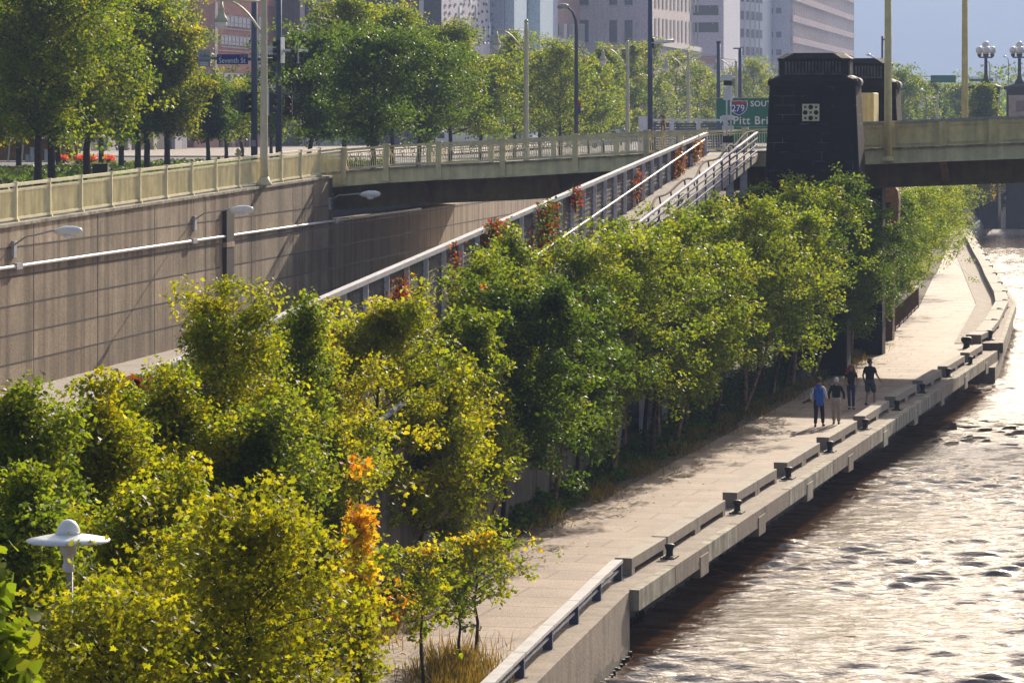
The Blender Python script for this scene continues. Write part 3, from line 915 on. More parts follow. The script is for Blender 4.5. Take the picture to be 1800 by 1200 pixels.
# ---------------------------------------------------------------- access ramp
def ramp_():
    t = thing("access_ramp", "long pale concrete access ramp climbing from the river walk to the bridge", "ramp", (WK * 60 + RLX, 60, 0))
    y0, y1 = 35.0, 152.0
    L0 = lambda y: WK * y + RLX + 0.08
    R0 = lambda y: WK * y + RRX
    b = MB()
    b.prism([(L0(y0), y0), (R0(y0), y0), (R0(y1), y1), (L0(y1), y1)], [ramp_z(y0) - 0.3] * 2 + [ramp_z(y1) - 0.3] * 2, [ramp_z(y0)] * 2 + [ramp_z(y1)] * 2)
    obj("ramp_slab", b, MT['roadpale'], t)
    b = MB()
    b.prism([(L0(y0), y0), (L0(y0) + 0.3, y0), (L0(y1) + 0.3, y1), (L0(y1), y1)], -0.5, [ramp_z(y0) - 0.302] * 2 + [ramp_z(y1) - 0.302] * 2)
    obj("side_wall", b, MT['concreteshade'], t)
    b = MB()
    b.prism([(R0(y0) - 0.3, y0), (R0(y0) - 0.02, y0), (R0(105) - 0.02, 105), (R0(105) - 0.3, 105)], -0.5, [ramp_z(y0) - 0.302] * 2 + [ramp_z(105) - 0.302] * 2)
    obj("side_wall", b, MT['concreteshade'], t)
    for y in (108, 113, 118, 123, 128, 133, 138, 143, 148):
        b = MB(); b.box((R0(y) - 0.25, y, (ramp_z(y) - 0.302 - 0.3) / 2), (0.3, 0.3, ramp_z(y) - 0.302 + 0.3))
        obj("column", b, MT['steel'], t)
    # inland screen
    s = thing("ramp_screen", "dark panelled steel screen with lilac posts along the inland side of the ramp", "screen fence", (WK * 60 + RLX, 60, ramp_z(60)))
    sb = BASE[s.name]
    top = lambda y: 5.79 + 0.0502 * (y - 59.5)
    # post stations: photo posts every 2.4 m
    ys = [150.6 - 2.37 * k for k in range(48)]
    for y in ys:
        zb, zt = ramp_z(y) - 0.3, top(y) - 0.09
        if zb < -0.2: zb = -0.2
        b = MB()
        x = WK * y + RLX - 0.06
        b.box((x + 0.13, y - 0.06, (zb + zt) / 2), (0.14, 0.025, zt - zb), rz=-math.atan(WK))
        b.box((x + 0.13, y + 0.06, (zb + zt) / 2), (0.14, 0.025, zt - zb), rz=-math.atan(WK))
        b.box((x + 0.13, y, (zb + zt) / 2), (0.04, 0.095, zt - zb), rz=-math.atan(WK))
        obj("post", b, MT['steel'], s)
    for a, c in zip(ys[1:], ys[:-1]):
        a2, c2 = a + 0.11, c - 0.11
        x = lambda y: WK * y + RLX - 0.03
        zb = lambda y: max(ramp_z(y) - 0.25, -0.15)
        b = MB()
        b.prism([(x(a2), a2), (x(a2) + 0.06, a2), (x(c2) + 0.06, c2), (x(c2), c2)], [zb(a2)] * 2 + [zb(c2)] * 2, [top(a2) - 0.12] * 2 + [top(c2) - 0.12] * 2)
        n = int((top(a2) - zb(a2)) / 0.16)
        for k in range(n):
            z0 = zb(a2) + 0.08 + 0.16 * k
            if z0 > top(a2) - 0.2: break
            p, q = Vector((x(a2) + 0.07, a2, z0)), Vector((x(c2) + 0.07, c2, z0 + 0.0502 * (c2 - a2)))
            b.bar(p, q, 0.02, 0.03)
        obj("louvre_panel", b, MT['screen'], s)
    b = MB(); p = lambda y, dz: Vector((WK * y + RLX + 0.02, y, top(y) + dz))
    b.bar(p(ys[-1] - 0.2, 0) + WN * 0.08, p(ys[0] + 0.12, 0) + WN * 0.08, 0.20, 0.12)
    obj("top_rail", b, MT['rail'], s)
    b = MB(); q = lambda y: Vector((WK * y + RLX + 0.26, y, ramp_z(y) + 0.9))
    b.tube([q(50) + WN * 0.1, q(148) + WN * 0.1], 0.035, 8)
    obj("handrail", b, MT['rail'], s)
    # river side guard with the snaking rope rail
    g = thing("ramp_guard", "blue grey horizontal bar guard with wavy bronze handrail on the river side of the ramp", "railing", (R0(60), 60, ramp_z(60)))
    xr = lambda y: WK * y + RRX + 0.06
    for k in range(4):
        b = MB()
        h = 1.0 - 0.27 * k
        b.bar((xr(42), 42, ramp_z(42) + h), (xr(150.6), 150.6, ramp_z(150.6) + h), 0.05 if k else 0.12, 0.06 if k else 0.07)
        obj("top_bar" if k == 0 else "bar", b, mat('slate_blue_rail', (0.26, 0.27, 0.36), 0.5) if k == 0 else MT['bluesteel'], g)
    y = 42.0
    p0 = None
    while y < 151:
        b = MB(); b.box((xr(y) - 0.05, y, ramp_z(y) + 0.33), (0.06, 0.16, 1.25), rz=-math.atan(WK))
        obj("post", b, MT['bluesteel'], g)
        y += 2.6
    pts = []
    y = 96.0
    while y < 151:
        pts.append(Vector((xr(y) - 0.22 + 0.10 * math.sin(y * 0.55), y, ramp_z(y) + 1.10 + 0.11 * math.sin(y * 0.9) + 0.06 * math.sin(y * 0.41 + 1))))
        y += 0.55
    b = MB(); b.tube(pts, 0.042, 8)
    obj("wavy_handrail", b, MT['bronze'], g, smooth=True)
    b = MB()
    for i in range(2, len(pts), 5):
        b.tube([pts[i], pts[i] + Vector((0.06, 0, -0.32))], 0.035, 6)
    obj("rail_bracket", b, MT['iron'], g)
ramp_()

# ---------------------------------------------------------------- quay
def quay():
    t = thing("quay_wall", "stained concrete quay wall with overhanging ledge and edge beam above the river", "quay", (2.7, 79.5, -1.5))
    b = MB()
    pts = EDGE[:4]
    for (x0, y0), (x1, y1) in zip(pts[:-1], pts[1:]):
        b.prism([(x0, y0), (x1, y1), (x1 - 1.0, y1), (x0 - 1.0, y0)], -3.1, 0.03)
    obj("near_wall", b, MT['quay'], t)
    (x0, y0), (x1, y1) = EDGE[3], EDGE[5]
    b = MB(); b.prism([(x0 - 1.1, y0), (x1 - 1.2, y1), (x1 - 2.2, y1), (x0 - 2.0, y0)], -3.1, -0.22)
    obj("recessed_wall", b, mat("dark_wall_concrete", (0.05, 0.04, 0.03), 0.8, 0.4, 1.5), t)  # recessed wall coloured much darker than the ledge above
    b = MB(); b.prism([(x0, y0 + 0.02), (x1, y1), (x1 - 1.35, y1), (x0 - 1.15, y0 + 0.02)], -0.2, 0.03)
    obj("ledge_slab", b, MT['quay'], t)
    # edge beam in lengths, some hanging lower
    d = Vector((x1 - x0, y1 - y0, 0)); L = d.length; d.normalize(); nrm = Vector((d.y, -d.x, 0))
    A = Vector((x0, y0, 0))
    n = 19
    for k in range(n):
        a, c = L * k / n + 0.02, L * (k + 1) / n - 0.02
        p, q = A + d * a, A + d * c
        r_ = random.Random(k)
        low = -0.44
        b = MB(); b.prism([tuple((p - nrm * 0.02)[:2]), tuple((p + nrm * 0.22)[:2]), tuple((q + nrm * 0.22)[:2]), tuple((q - nrm * 0.02)[:2])], low, 0.06 if k % 2 else 0.055)
        if k % 2 == 1:
            m0 = A + d * (c - 1.15)
            b.prism([tuple((m0 + nrm * 0.0)[:2]), tuple((m0 + nrm * 0.24)[:2]), tuple((q + nrm * 0.24)[:2]), tuple((q + nrm * 0.0)[:2])], low - 0.24, low + 0.3)
        obj("edge_beam", b, MT['quaypale'] if r_.random() > 0.35 else MT['quay'], t, bevel=0.015)
    # kerb line between path and ledge
    # far landing beyond the step
    b = MB()
    e = EDGE2
    for (xa, ya), (xb, yb) in zip(e[:-1], e[1:]):
        b.prism([(xa, ya), (xb, yb), (xb - 2.2, yb), (xa - 2.2, ya)], -3.1, 0.03)
    b.prism([(22.9, 161.8), (23.9, 167.5), (21.4, 167.5), (20.5, 161.8)], -3.1, -0.75)
    obj("far_landing", b, MT['quay'], t)
    b = MB()
    for (xa, ya), (xb, yb) in zip(e[:-1], e[1:]):
        b.bar((xa + 0.1, ya, -0.2), (xb + 0.1, yb, -0.2), 0.2, 0.5)
    obj("landing_beam", b, MT['quaypale'], t)
    # slimy band above the water on the near wall
    b = MB()
    r2 = random.Random(9)
    vs, fs = [], []
    n2 = 120
    for i in range(n2 + 1):
        y = 40 + 39.4 * i / n2
        x = float(np.interp(y, [p[1] for p in EDGE], [p[0] for p in EDGE])) + 0.004
        vs += [(x, y, -1.9), (x, y, -1.16 + 0.16 * math.sin(i * 0.7) * math.sin(i * 0.23) + r2.uniform(-0.09, 0.09))]
    for i in range(n2):
        fs.append((2 * i, 2 * i + 2, 2 * i + 3, 2 * i + 1))
    b.add(vs, fs)
    obj("waterline_stain", b, mat("dark_wet_slime", (0.06, 0.05, 0.032), 0.6, 0.4, 3.0), t)
    # dark timber fenders along the foot
    b = MB()
    r_ = random.Random(5)
    for i in range(60):
        f_ = i / 59
        y = 64 + f_ * 22
        x = float(np.interp(y, [p[1] for p in EDGE], [p[0] for p in EDGE]))
        b.box((x + (0.05 if y < 79.5 else -1.0), y, -1.5 + r_.random() * 0.06), (0.07, 0.07 + 0.07 * r_.random(), 0.12 + 0.16 * r_.random()))
    obj("fender_stub", b, MT['iron'], t)
quay()
# ---------------------------------------------------------------- benches and bollards on the quay
def bench_mb(L, w=0.42, h=0.45):
    b = MB()
    b.box((0, L / 2, 0.18 + (h - 0.18) / 2), (w, L, h - 0.18))
    b.box((0, 0.19, 0.09), (w - 0.004, 0.378, 0.18))
    b.box((0, L - 0.19, 0.09), (w - 0.004, 0.378, 0.18))
    return b

def benches():
    near = [(1145, 973), (1270, 893), (1360, 838), (1435, 792), (1500, 753), (1555, 717), (1604, 688), (1648, 662), (1688, 637)]
    pts = [G(*p) for p in near]
    d0 = (pts[-1] - pts[0]).normalized()
    where = ["beside the low double rail", "next along from the rail end", "opposite the tree shadow on the path", "facing the shrubby path edge", "just ahead of the strollers", "level with the strollers", "right of the bare legged stroller",
             "in the bridge shade", "in the sun beyond the shade", "before the landing step"]
    # the single one next to the rail
    items = []
    st = pts[0] - d0 * 4.42
    items.append((st, d0, 4.25, "single concrete bench beside the end of the low double rail"))
    for i, p in enumerate(pts):
        d = (pts[i + 1] - p).normalized() if i + 1 < len(pts) else d0
        L = (pts[i + 1] - p).length if i + 1 < len(pts) else 7.6
        l1 = (L - 1.95) / 2
        nm = ["first", "second", "third", "fourth", "fifth", "sixth", "seventh", "eighth", "ninth"][i]
        items.append((p, d, l1, f"near half of the {nm} paired concrete bench counted from the low rail"))
        items.append((p + d * (l1 + 0.03), d, l1, f"far half of the {nm} paired concrete bench counted from the low rail"))
    proto = None
    for p, d, L, lab in items:
        n = Vector((d.y, -d.x, 0))
        c = p + n * 0.21
        o = obj("concrete_bench", bench_mb(L), MT['bench'], bevel=0.012)
        o.location = c + Vector((0, 0, 0.004))
        o.rotation_euler = (0, 0, math.atan2(-d.x, d.y))
        tag(o, lab, "bench", "concrete benches along the quay ledge")
    far_y = [581, 562, 544, 529, 512, 497, 482, 469, 457, 446, 436, 426, 417, 410]
    far_x = [1713, 1730, 1740, 1749, 1746, 1738, 1730, 1725, 1719, 1712, 1707, 1702, 1697, 1694]
    ps = [G(1697, 604, 0)] + [G(x, y, 0.45) for x, y in zip(far_x, far_y)]
    ords = "first second third fourth fifth sixth seventh eighth ninth tenth eleventh twelfth thirteenth fourteenth fifteenth".split()
    for i, p in enumerate(ps[:-1]):
        p = Vector((p.x, p.y, 0.004)); q = Vector((ps[i + 1].x, ps[i + 1].y, 0.004))
        d = q - p; L = d.length - 0.25; d.normalize()
        n = Vector((d.y, -d.x, 0))
        b = bench_mb(L, 0.75)
        o = obj("concrete_bench", b, MT['bench'], bevel=0.012)
        o.location = p + n * 0.4
        o.rotation_euler = (0, 0, math.atan2(-d.x, d.y))
        tag(o, f"{ords[i]} sunlit bench slab beyond the landing step, counted away from it", "bench", "sunlit benches on the far landing")

    def bollard():
        t = thing("mooring_bollard", "", "bollard", (0, 0, 0), 0, "black mooring bollards on the quay ledge")
        b = MB(); b.box((0, 0, 0.02), (0.36, 0.62, 0.04)); b.box((0, 0, 0.045), (0.26, 0.42, 0.03))
        obj("base_plate", b, MT['iron'], t, world=False)
        b = MB(); b.lathe((0, 0, 0.04), [(0.12, 0), (0.09, 0.05), (0.085, 0.14), (0.11, 0.22), (0.13, 0.255), (0.125, 0.30), (0.05, 0.32)], 14)
        obj("head", b, MT['iron'], t, world=False, smooth=True)
        return t
    b0 = bollard()
    bp = [(1177, 980), (1296, 901), (1386, 841), (1459, 794), (1521, 754), (1577, 720), (1622, 690), (1667, 662), (1706, 640)]
    lab = ["bollard nearest the low double rail", "bollard below the second paired bench", "bollard below the third paired bench", "bollard below the fourth paired bench", "bollard below the fifth paired bench",
           "bollard below the sixth paired bench", "bollard below the seventh paired bench", "bollard below the eighth paired bench", "bollard beside the landing step"]
    first = True
    for p, l in zip(bp, lab):
        loc = G(p[0], p[1], 0.03)
        loc.z = 0.032
        l = "black iron mooring " + l
        if first:
            b0.location = loc; b0.rotation_euler = (0, 0, -0.24); b0["label"] = l; first = False
        else:
            copy_tree(b0, loc, -0.24, l)
    fp = [(1740, 597), (1748, 576), (1757, 556), (1767, 540), (1766, 524), (1758, 508), (1749, 491), (1742, 478), (1736, 467), (1730, 456), (1723, 444), (1717, 435)]
    for i, p in enumerate(fp):
        loc = G(p[0], p[1], 0.03); loc.z = 0.032
        o = copy_tree(b0, loc, -0.2, f"{ords[i]} small dark bollard beyond the landing step, counted away from it")
        o.scale = (1.35, 1.35, 1.35)
    # flat topped drum by the step
    loc = G(1699, 612)
    t = thing("mooring_post", "squat dark mooring post at the path edge by the landing step", "mooring post", loc)
    b = MB(); b.lathe(loc, [(0.22, 0), (0.16, 0.06), (0.15, 0.22), (0.26, 0.34), (0.27, 0.48), (0.2, 0.55)], 16)
    obj("post_body", b, MT['iron'], t, smooth=True)
benches()

def low_rail():
    base = [G(*p) for p in ((1086, 1022), (1049, 1057), (1009, 1098), (963, 1143), (913, 1193))]
    d = (base[-1] - base[-2])
    for k in range(4):
        base.append(base[-1] + d)
    t = thing("low_rail", "low steel double rail with wide pale top board at the near quay edge", "railing", base[0])
    for p in base:
        b = MB(); b.box(p + Vector((0, 0, 0.23)), (0.20, 0.09, 0.46), rz=-0.2); b.box(p + Vector((0.0, 0, 0.015)), (0.32, 0.2, 0.03), rz=-0.2)
        obj("post", b, MT['bluesteel'], t)
    dd = (base[0] - base[1]).normalized()
    for a, c in zip(base[:-1], base[1:]):
        b = MB(); b.bar(a + Vector((0, 0, 0.50)) - dd * 0.02, c + Vector((0, 0, 0.50)) + dd * 0.02, 0.26, 0.07)
        obj("top_board", b, MT['rail'], t)
    b = MB(); b.tube([p + Vector((0.0, 0, 0.26)) for p in base], 0.035, 8)
    obj("lower_rail", b, MT['rail'], t)
low_rail()

# rusty fence round the opening at the foot of the bridge, path side
def rusty_fence():
    a, c = G(1548, 606), G(1613, 541)
    t = thing("bar_fence", "rusty iron bar fence along the inland edge of the sunlit path", "fence", a)
    n = 9
    b = MB(); b.bar(a + Vector((0, 0, 1.25)), c + Vector((0, 0, 1.25)), 0.12, 0.12)
    obj("top_rail", b, MT['bench'], t)
    b = MB(); b.bar(a + Vector((0, 0, 0.12)), c + Vector((0, 0, 0.12)), 0.08, 0.08)
    obj("bottom_rail", b, MT['rust'], t)
    for k in range(n + 1):
        p = a + (c - a) * k / n
        q = MB(); q.box(p + Vector((0, 0, 0.62)), (0.12, 0.14, 1.25)); obj("post", q, MT['rust'], t)
    b = MB()
    m = 120
    for k in range(m):
        p = a + (c - a) * (k + 0.5) / m
        b.box(p + Vector((0, 0, 0.66)), (0.025, 0.04, 1.08))
    obj("bar_panel", b, MT['rust'], t)
    a2 = a + Vector((-1.9, 0.6, 0))
    t = thing("side_gate", "dark bar gate set square to the rusty fence under the tree", "gate", a2)
    b = MB(); b.bar(a2 + Vector((0, 0, 1.2)), a + Vector((-0.12, 0, 1.2)), 0.1, 0.1); b.bar(a2 + Vector((0, 0, 0.1)), a + Vector((-0.12, 0, 0.1)), 0.1, 0.1)
    obj("gate_frame", b, MT['rust'], t)
    b = MB()
    for k in range(14):
        p = a2 + (a - a2) * (k + 0.5) / 15
        b.box(p + Vector((0, 0, 0.65)), (0.03, 0.03, 1.1))
    obj("bar_panel", b, MT['rust'], t)
rusty_fence()

# pale curved pipe rail lying at the path edge by the foreground maple
def curved_rail():
    pts = [G(590, 1082), G(612, 1068), G(635, 1052), G(655, 1036), G(664, 1022)]
    t = thing("curved_kerb", "pale curved steel edging rail half hidden by the yellow maple at the path edge", "edging", pts[2])
    b = MB()
    b.tube([p + Vector((0, 0, 0.42)) for p in pts], 0.09, 10)
    obj("rail_tube", b, MT['rail'], t, smooth=True)
    b = MB()
    for p in pts:
        b.box(p + Vector((0, 0, 0.2)), (0.06, 0.06, 0.42))
    obj("stub_post", b, MT['steel'], t)
    c = G(790, 932)
    t = thing("litter_bin", "round dark bin with pale rim in the shade beside the path", "bin", c)
    b = MB(); b.lathe(c, [(0.26, 0), (0.30, 0.1), (0.32, 0.85)], 20); obj("bin_body", b, MT['iron'], t, smooth=True)
    b = MB(); b.lathe(c, [(0.33, 0.85), (0.35, 0.88), (0.35, 0.92), (0.24, 0.93)], 20); obj("rim", b, MT['rail'], t, smooth=True)
curved_rail()

# ---------------------------------------------------------------- saucer lamp in the foreground
def saucer_lamp():
    s = 150.0
    top = S(120, s, 11 - (948 - YH) / s)
    base = Vector((top.x + 0.02, top.y, 0.2))
    t = thing("park_lamp", "white saucer lamp with round dome on a grey pole above the foreground maples", "lamp", base)
    b = MB(); b.tube([base, Vector((base.x, base.y, top.z - 0.35))], [0.042, 0.036], 12); obj("pole", b, MT['rail'], t, smooth=True)
    b = MB(); b.lathe(top + Vector((0, 0, -0.38)), [(0.045, 0.0), (0.07, 0.02), (0.07, 0.08), (0.055, 0.10), (0.06, 0.2), (0.10, 0.22), (0.10, 0.36)], 20); obj("lamp_neck", b, MT['steel'], t, smooth=True)
    b = MB(); b.lathe(top, [(0.02, -0.035), (0.485, -0.02), (0.49, 0.0), (0.33, 0.035), (0.17, 0.06), (0.15, 0.07), (0.02, 0.071)], 48); obj("saucer", b, MT['white'], t, smooth=True)
    b = MB(); b.lathe(top + Vector((0, 0, 0.066)), [(0.145, 0), (0.15, 0.02), (0.142, 0.026)], 32); obj("collar", b, MT['steel'], t, smooth=True)
    prof = [(0.135 * math.cos(a), 0.085 + 0.155 * math.sin(a)) for a in [k * math.pi / 2 / 8 for k in range(8)]] + [(0.01, 0.24)]
    b = MB(); b.lathe(top, prof, 32); obj("dome", b, MT['globe'], t, smooth=True)
saucer_lamp()

# ---------------------------------------------------------------- text
def text(body, size, loc, m, parent, rz=0.0, align='LEFT', sx=1.0, bold=0.0, space=1.0):
    cu = bpy.data.curves.new("lettering", 'FONT')
    cu.body = body
    cu.size = size
    cu.extrude = 0.004
    cu.offset = bold
    cu.space_character = space
    cu.align_x = align
    cu.materials.append(m)
    tmp = bpy.data.objects.new("lettering_curve", cu)
    COL.objects.link(tmp)
    bpy.context.view_layer.update()
    me = bpy.data.meshes.new_from_object(tmp)
    bpy.data.objects.remove(tmp)
    o = bpy.data.objects.new("lettering", me)
    COL.objects.link(o)
    o.parent = parent
    o.location = Vector(loc) - BASE.get(parent.name, Vector((0, 0, 0)))
    o.rotation_euler = (math.pi / 2, 0, rz)
    o.scale = (sx, 1, 1)
    return o

# ---------------------------------------------------------------- gooseneck pendant lamps along the boulevard
def pendant_lamp(px, s, zb, top, zl, label, col='polecream'):
    base = S(px, s, zb)
    t = thing("pendant_street_lamp", label, "street lamp", base, group="pendant lamps on yellow poles along the boulevard")
    x, y = base.x, base.y
    b = MB(); b.tube([base, (x, y, zb + 1.0), (x, y, top - 0.5), (x, y, top)], [0.20, 0.17, 0.12, 0.11], 12); po = obj("pole", b, MT[col], t, smooth=True)
    b = MB(); b.lathe(base, [(0.34, 0), (0.34, 0.08), (0.24, 0.22), (0.21, 0.35)], 16); obj("flange", b, MT[col], po, smooth=True)
    b = MB(); b.lathe((x, y, top), [(0.13, 0), (0.15, 0.05), (0.05, 0.16)], 12); obj("finial", b, MT[col], po, smooth=True)
    ax = x - 1.8
    pts = [(x, y, zl - 0.9 + 0.2)]
    for k in range(1, 9):
        a = k / 8
        pts.append((x - 1.8 * a, y, zl - 0.7 + 1.62 * (1 - (1 - a) ** 2.2)))
    b = MB(); b.tube(pts, 0.05, 8); b.tube([(x, y, zl + 0.85), (ax + 0.1, y, zl + 0.93)], 0.035, 8); obj("gooseneck", b, MT[col], t, smooth=True)
    b = MB(); b.lathe((ax, y, zl), [(0.26, 0.0), (0.30, 0.04), (0.22, 0.2), (0.14, 0.36), (0.12, 0.5), (0.15, 0.55), (0.09, 0.62), (0.05, 0.92)], 18); obj("lamp_shade", b, MT[col], t, smooth=True)
    b = MB(); b.lathe((ax, y, zl), [(0.03, -0.34), (0.14, -0.30), (0.22, -0.18), (0.25, 0.0)], 18); obj("globe", b, MT['globe'], t, smooth=True)
    return t
Yl = 144
pendant_lamp(464, 41.7, walltop(144) + 0.1, 17.2, 15.1, "tall yellow pendant lamp rising from the fence on the retaining wall")
pendant_lamp(925, 29, 8.0, 16.9, 15.5, "yellow pendant lamp right behind the bridge railing, before the pale blue tower")
pendant_lamp(1103, 24, 7.9, 16.6, 15.3, "yellow pendant lamp in front of the trees right of the banner lamp")
pendant_lamp(1210, 21.6, 7.9, 16.4, 15.2, "thin hazy pendant lamp between the barrier and the green sign")
pendant_lamp(1294, 20, 7.8, 16.0, 15.4, "hazy pendant lamp beside the dark mast above the green sign")
pendant_lamp(1648, 15.5, 7.5, 13.6, 12.6, "faint pendant lamp among hazy trees below the far green sign")

# tall plain yellow poles on the river span
def mast(px, s, zb, zt, r, label, m, name="lamp_pole", cap=True):
    base = S(px, s, zb)
    t = thing(name, label, "pole", base)
    b = MB(); b.tube([base, (base.x, base.y, zb + 2), (base.x, base.y, zt)], [r * 1.15, r * 1.05, r * 0.85], 14); obj("shaft", b, MT[m], t, smooth=True)
    b = MB(); b.lathe(base, [(r * 1.7, 0), (r * 1.7, 0.06), (r * 1.25, 0.2)], 16); obj("base_plate", b, MT[m], t)
    return t
def on_bridge(px, w):
    a = bt(px)
    # the point on the bridge line w deep that shows at px
    for _ in range(6):
        p = BP(a, w, 0)
        k = (px - 900) / F
        a += (k * p.y - p.x) / (V.x - k * V.y)
    p = BP(a, w, 0)
    return F / p.y, bz(a)
s_, z_ = on_bridge(1561, -0.25)
mast(1561, s_, z_ - 0.5, 21, 0.16, "tall yellow lamp pole fixed outside the plated parapet beside the pylon", 'gold')
s_, z_ = on_bridge(1696, BW - 1.0)
mast(1696, s_, z_, 21, 0.15, "tall yellow lamp pole behind the parapet, left of the globe lamps", 'gold')

# ---------------------------------------------------------------- traffic poles and street sign
def signal_head(c, t, n=3, face=-1, name="signal_head", m='iron', back=None, rz=0.0):
    b = MB()
    R = Matrix.Rotation(rz, 3, 'Z')
    b.box(c, (0.36, 0.26, 0.36 * n), M=R)
    for k in range(n):
        z = c[2] + (k - (n - 1) / 2) * 0.36
        p = Vector((c[0], c[1], z)) + R @ Vector((0, face * 0.13, 0)); q = p + R @ Vector((0, face * 0.24, -0.03))
        b.tube([p, q], 0.14, 10, cap=False)
    h = obj(name, b, MT[m], t)
    if back:
        b = MB(); b.box(Vector(c) + R @ Vector((0, -face * 0.15, 0)), (0.62, 0.03, 0.36 * n + 0.3), M=R); obj("backplate", b, MT[back], h)
    return h

def traffic():
    s = 34.0
    base = S(447, s, street_z(F / s))
    x, y, z = base
    t = thing("traffic_pole", "thick blue grey traffic pole carrying black signals beside the yellow lamp", "traffic pole", base)
    b = MB(); b.tube([base, (x, y, 20)], [0.18, 0.15], 14); obj("pole", b, MT['bluesteel'], t, smooth=True)
    zz = lambda py: 11 - (py - YH) / s
    X = lambda px: (px - 900) / s
    signal_head((X(430), y - 0.05, zz(180)), t, 3, -1, rz=0.9)
    signal_head((X(474), y + 0.1, zz(180)), t, 3, 1, back='white', rz=-1.2)
    b = MB(); b.bar((X(428), y, zz(163)), (X(474), y, zz(163)), 0.06, 0.06); b.bar((X(428), y, zz(196)), (X(474), y, zz(196)), 0.06, 0.06); obj("signal_bracket", b, MT['bluesteel'], t)
    b = MB(); b.box((X(446.5), y - 0.19, zz(252)), (0.22, 0.05, 0.32)); obj("notice", b, MT['rail'], t)
    s2 = 33.0
    base = S(490, s2, street_z(F / s2))
    x2, y2 = base.x, base.y
    t = thing("traffic_mast", "thick blue grey traffic mast with long arms right of the street sign", "traffic mast", base)
    b = MB(); b.tube([base, (x2, y2, 20)], [0.18, 0.15], 14); obj("pole", b, MT['bluesteel'], t, smooth=True)
    Z2 = lambda py: 11 - (py - YH) / s2
    X2 = lambda px: (px - 900) / s2
    b = MB(); b.tube([(x2, y2, Z2(105)), (X2(345), y2 + 0.4, Z2(102))], [0.10, 0.075], 10); obj("sign_arm", b, MT['bluesteel'], t, smooth=True)
    b = MB(); b.tube([(X2(468), y2 - 0.2, Z2(89)), (X2(542), y2 - 0.3, Z2(90))], [0.10, 0.075], 10); b.box((X2(480), y2 - 0.25, Z2(83)), (0.75, 0.12, 0.12)); b.box((X2(481), y2 - 0.25, Z2(94)), (0.7, 0.12, 0.14)); obj("signal_arm", b, MT['white'], t, smooth=False)
    h = signal_head((X2(493), y2 - 0.4, Z2(89)), t, 3, 1, m='iron', back='white', rz=1.3)
    h = signal_head((X2(516), y2 - 0.3, Z2(93)), t, 3, 1, m='iron', back=None, rz=-1.1)
    b = MB(); b.box((X2(524), y2 - 0.35, Z2(93)), (0.05, 0.5, 1.15), rz=0.25); obj("backplate", b, MT['white'], h)
    h = signal_head((X2(508), y2 - 0.15, Z2(185)), t, 3, -1, m='iron')
    b = MB(); b.lathe((X2(508), y2 - 0.33, Z2(190)), [(0.05, -0.08), (0.11, -0.05), (0.11, 0.05), (0.05, 0.08)], 12); obj("red_lens", b, MT['red'], h)
    # street sign
    yy = y2 - 0.02
    s3 = F / yy
    X3 = lambda px: (px - 900) / s3
    Z3 = lambda py: 11 - (py - YH) / s3
    st = thing("street_name_sign", "blue street name sign reading Seventh St hung on the dark arm", "sign", (X3(408), yy, Z3(113)))
    b = MB(); b.box((X3(408.5), yy, Z3(104.5)), (55 / s3, 0.05, 17.5 / s3)); obj("sign_plate", b, MT['blue'], st, bevel=0.01)
    text("Seventh St", 0.40, (X3(384.5), yy - 0.03, Z3(111)), MT['white'], st, sx=0.84, bold=0.003)
    text("100", 0.15, (X3(382.5), yy - 0.03, Z3(100.3)), MT['rail'], st)
    text("Bridge", 0.16, (X3(421), yy - 0.03, Z3(100.3)), MT['rail'], st)
    st = thing("turn_sign", "white no turn sign on the arm end beside the tree crown", "sign", (X3(359), yy, Z3(117)))
    b = MB(); b.box((X3(359), yy, Z3(102.5)), (22 / s3, 0.04, 29 / s3)); obj("sign_plate", b, MT['rail'], st, bevel=0.008)
    text("TURN", 0.2, (X3(350.5), yy - 0.025, Z3(101)), MT['iron'], st, sx=0.95)
    text("ON RED", 0.17, (X3(349.5), yy - 0.025, Z3(108)), MT['iron'], st, sx=0.9)
    b = MB()
    b.box((X3(359), yy - 0.022, Z3(111)), (0.42, 0.006, 0.06)); b.box((X3(359), yy - 0.022, Z3(114.5)), (0.42, 0.006, 0.06))
    obj("small_print", b, MT['steel'], st)

    # cobra streetlight with banner
    s4 = 32.0
    base = S(1013, s4, street_z(F / s4))
    x, y, z = base
    t = thing("cobra_street_lamp", "dark cobra street lamp with small red and blue banner behind the bridge railing", "street lamp", base)
    zz = lambda py: 11 - (py - YH) / s4
    b = MB(); b.tube([base, (x, y, zz(60)), (x - 0.03, y, zz(36)), (x - 0.22, y, zz(20)), (x - 0.5, y, zz(13)), (x - 0.62, y, zz(13))], [0.13, 0.10, 0.08, 0.06, 0.05, 0.05], 10); obj("pole", b, MT['bluesteel'], t, smooth=True)
    b = MB()
    h = Vector((x - 0.72, y, zz(12.5)))
    b.tube([h + Vector((0.3, 0, 0.04)), h + Vector((0.15, 0, 0.03)), h + Vector((-0.15, 0, 0.02)), h + Vector((-0.32, 0, -0.01))], [0.07, 0.15, 0.16, 0.08], 12); obj("lamp_head", b, MT['rail'], t, smooth=True)
    b = MB(); b.lathe(h + Vector((-0.05, 0, -0.22)), [(0.06, 0), (0.13, 0.05), (0.14, 0.12)], 12); obj("lens", b, MT['globe'], t, smooth=True)
    b = MB(); b.box((x + 0.13, y - 0.02, zz(184)), (0.24, 0.03, 0.32)); obj("banner_upper", b, MT['red'], t)
    b = MB(); b.box((x + 0.13, y - 0.02, zz(195)), (0.24, 0.03, 0.35)); obj("banner_lower", b, MT['blue'], t)
    # plain signal mast right of it
    s5 = 33.0
    base = S(1143, s5, street_z(F / s5)); x, y, z = base
    zz = lambda py: 11 - (py - YH) / s5
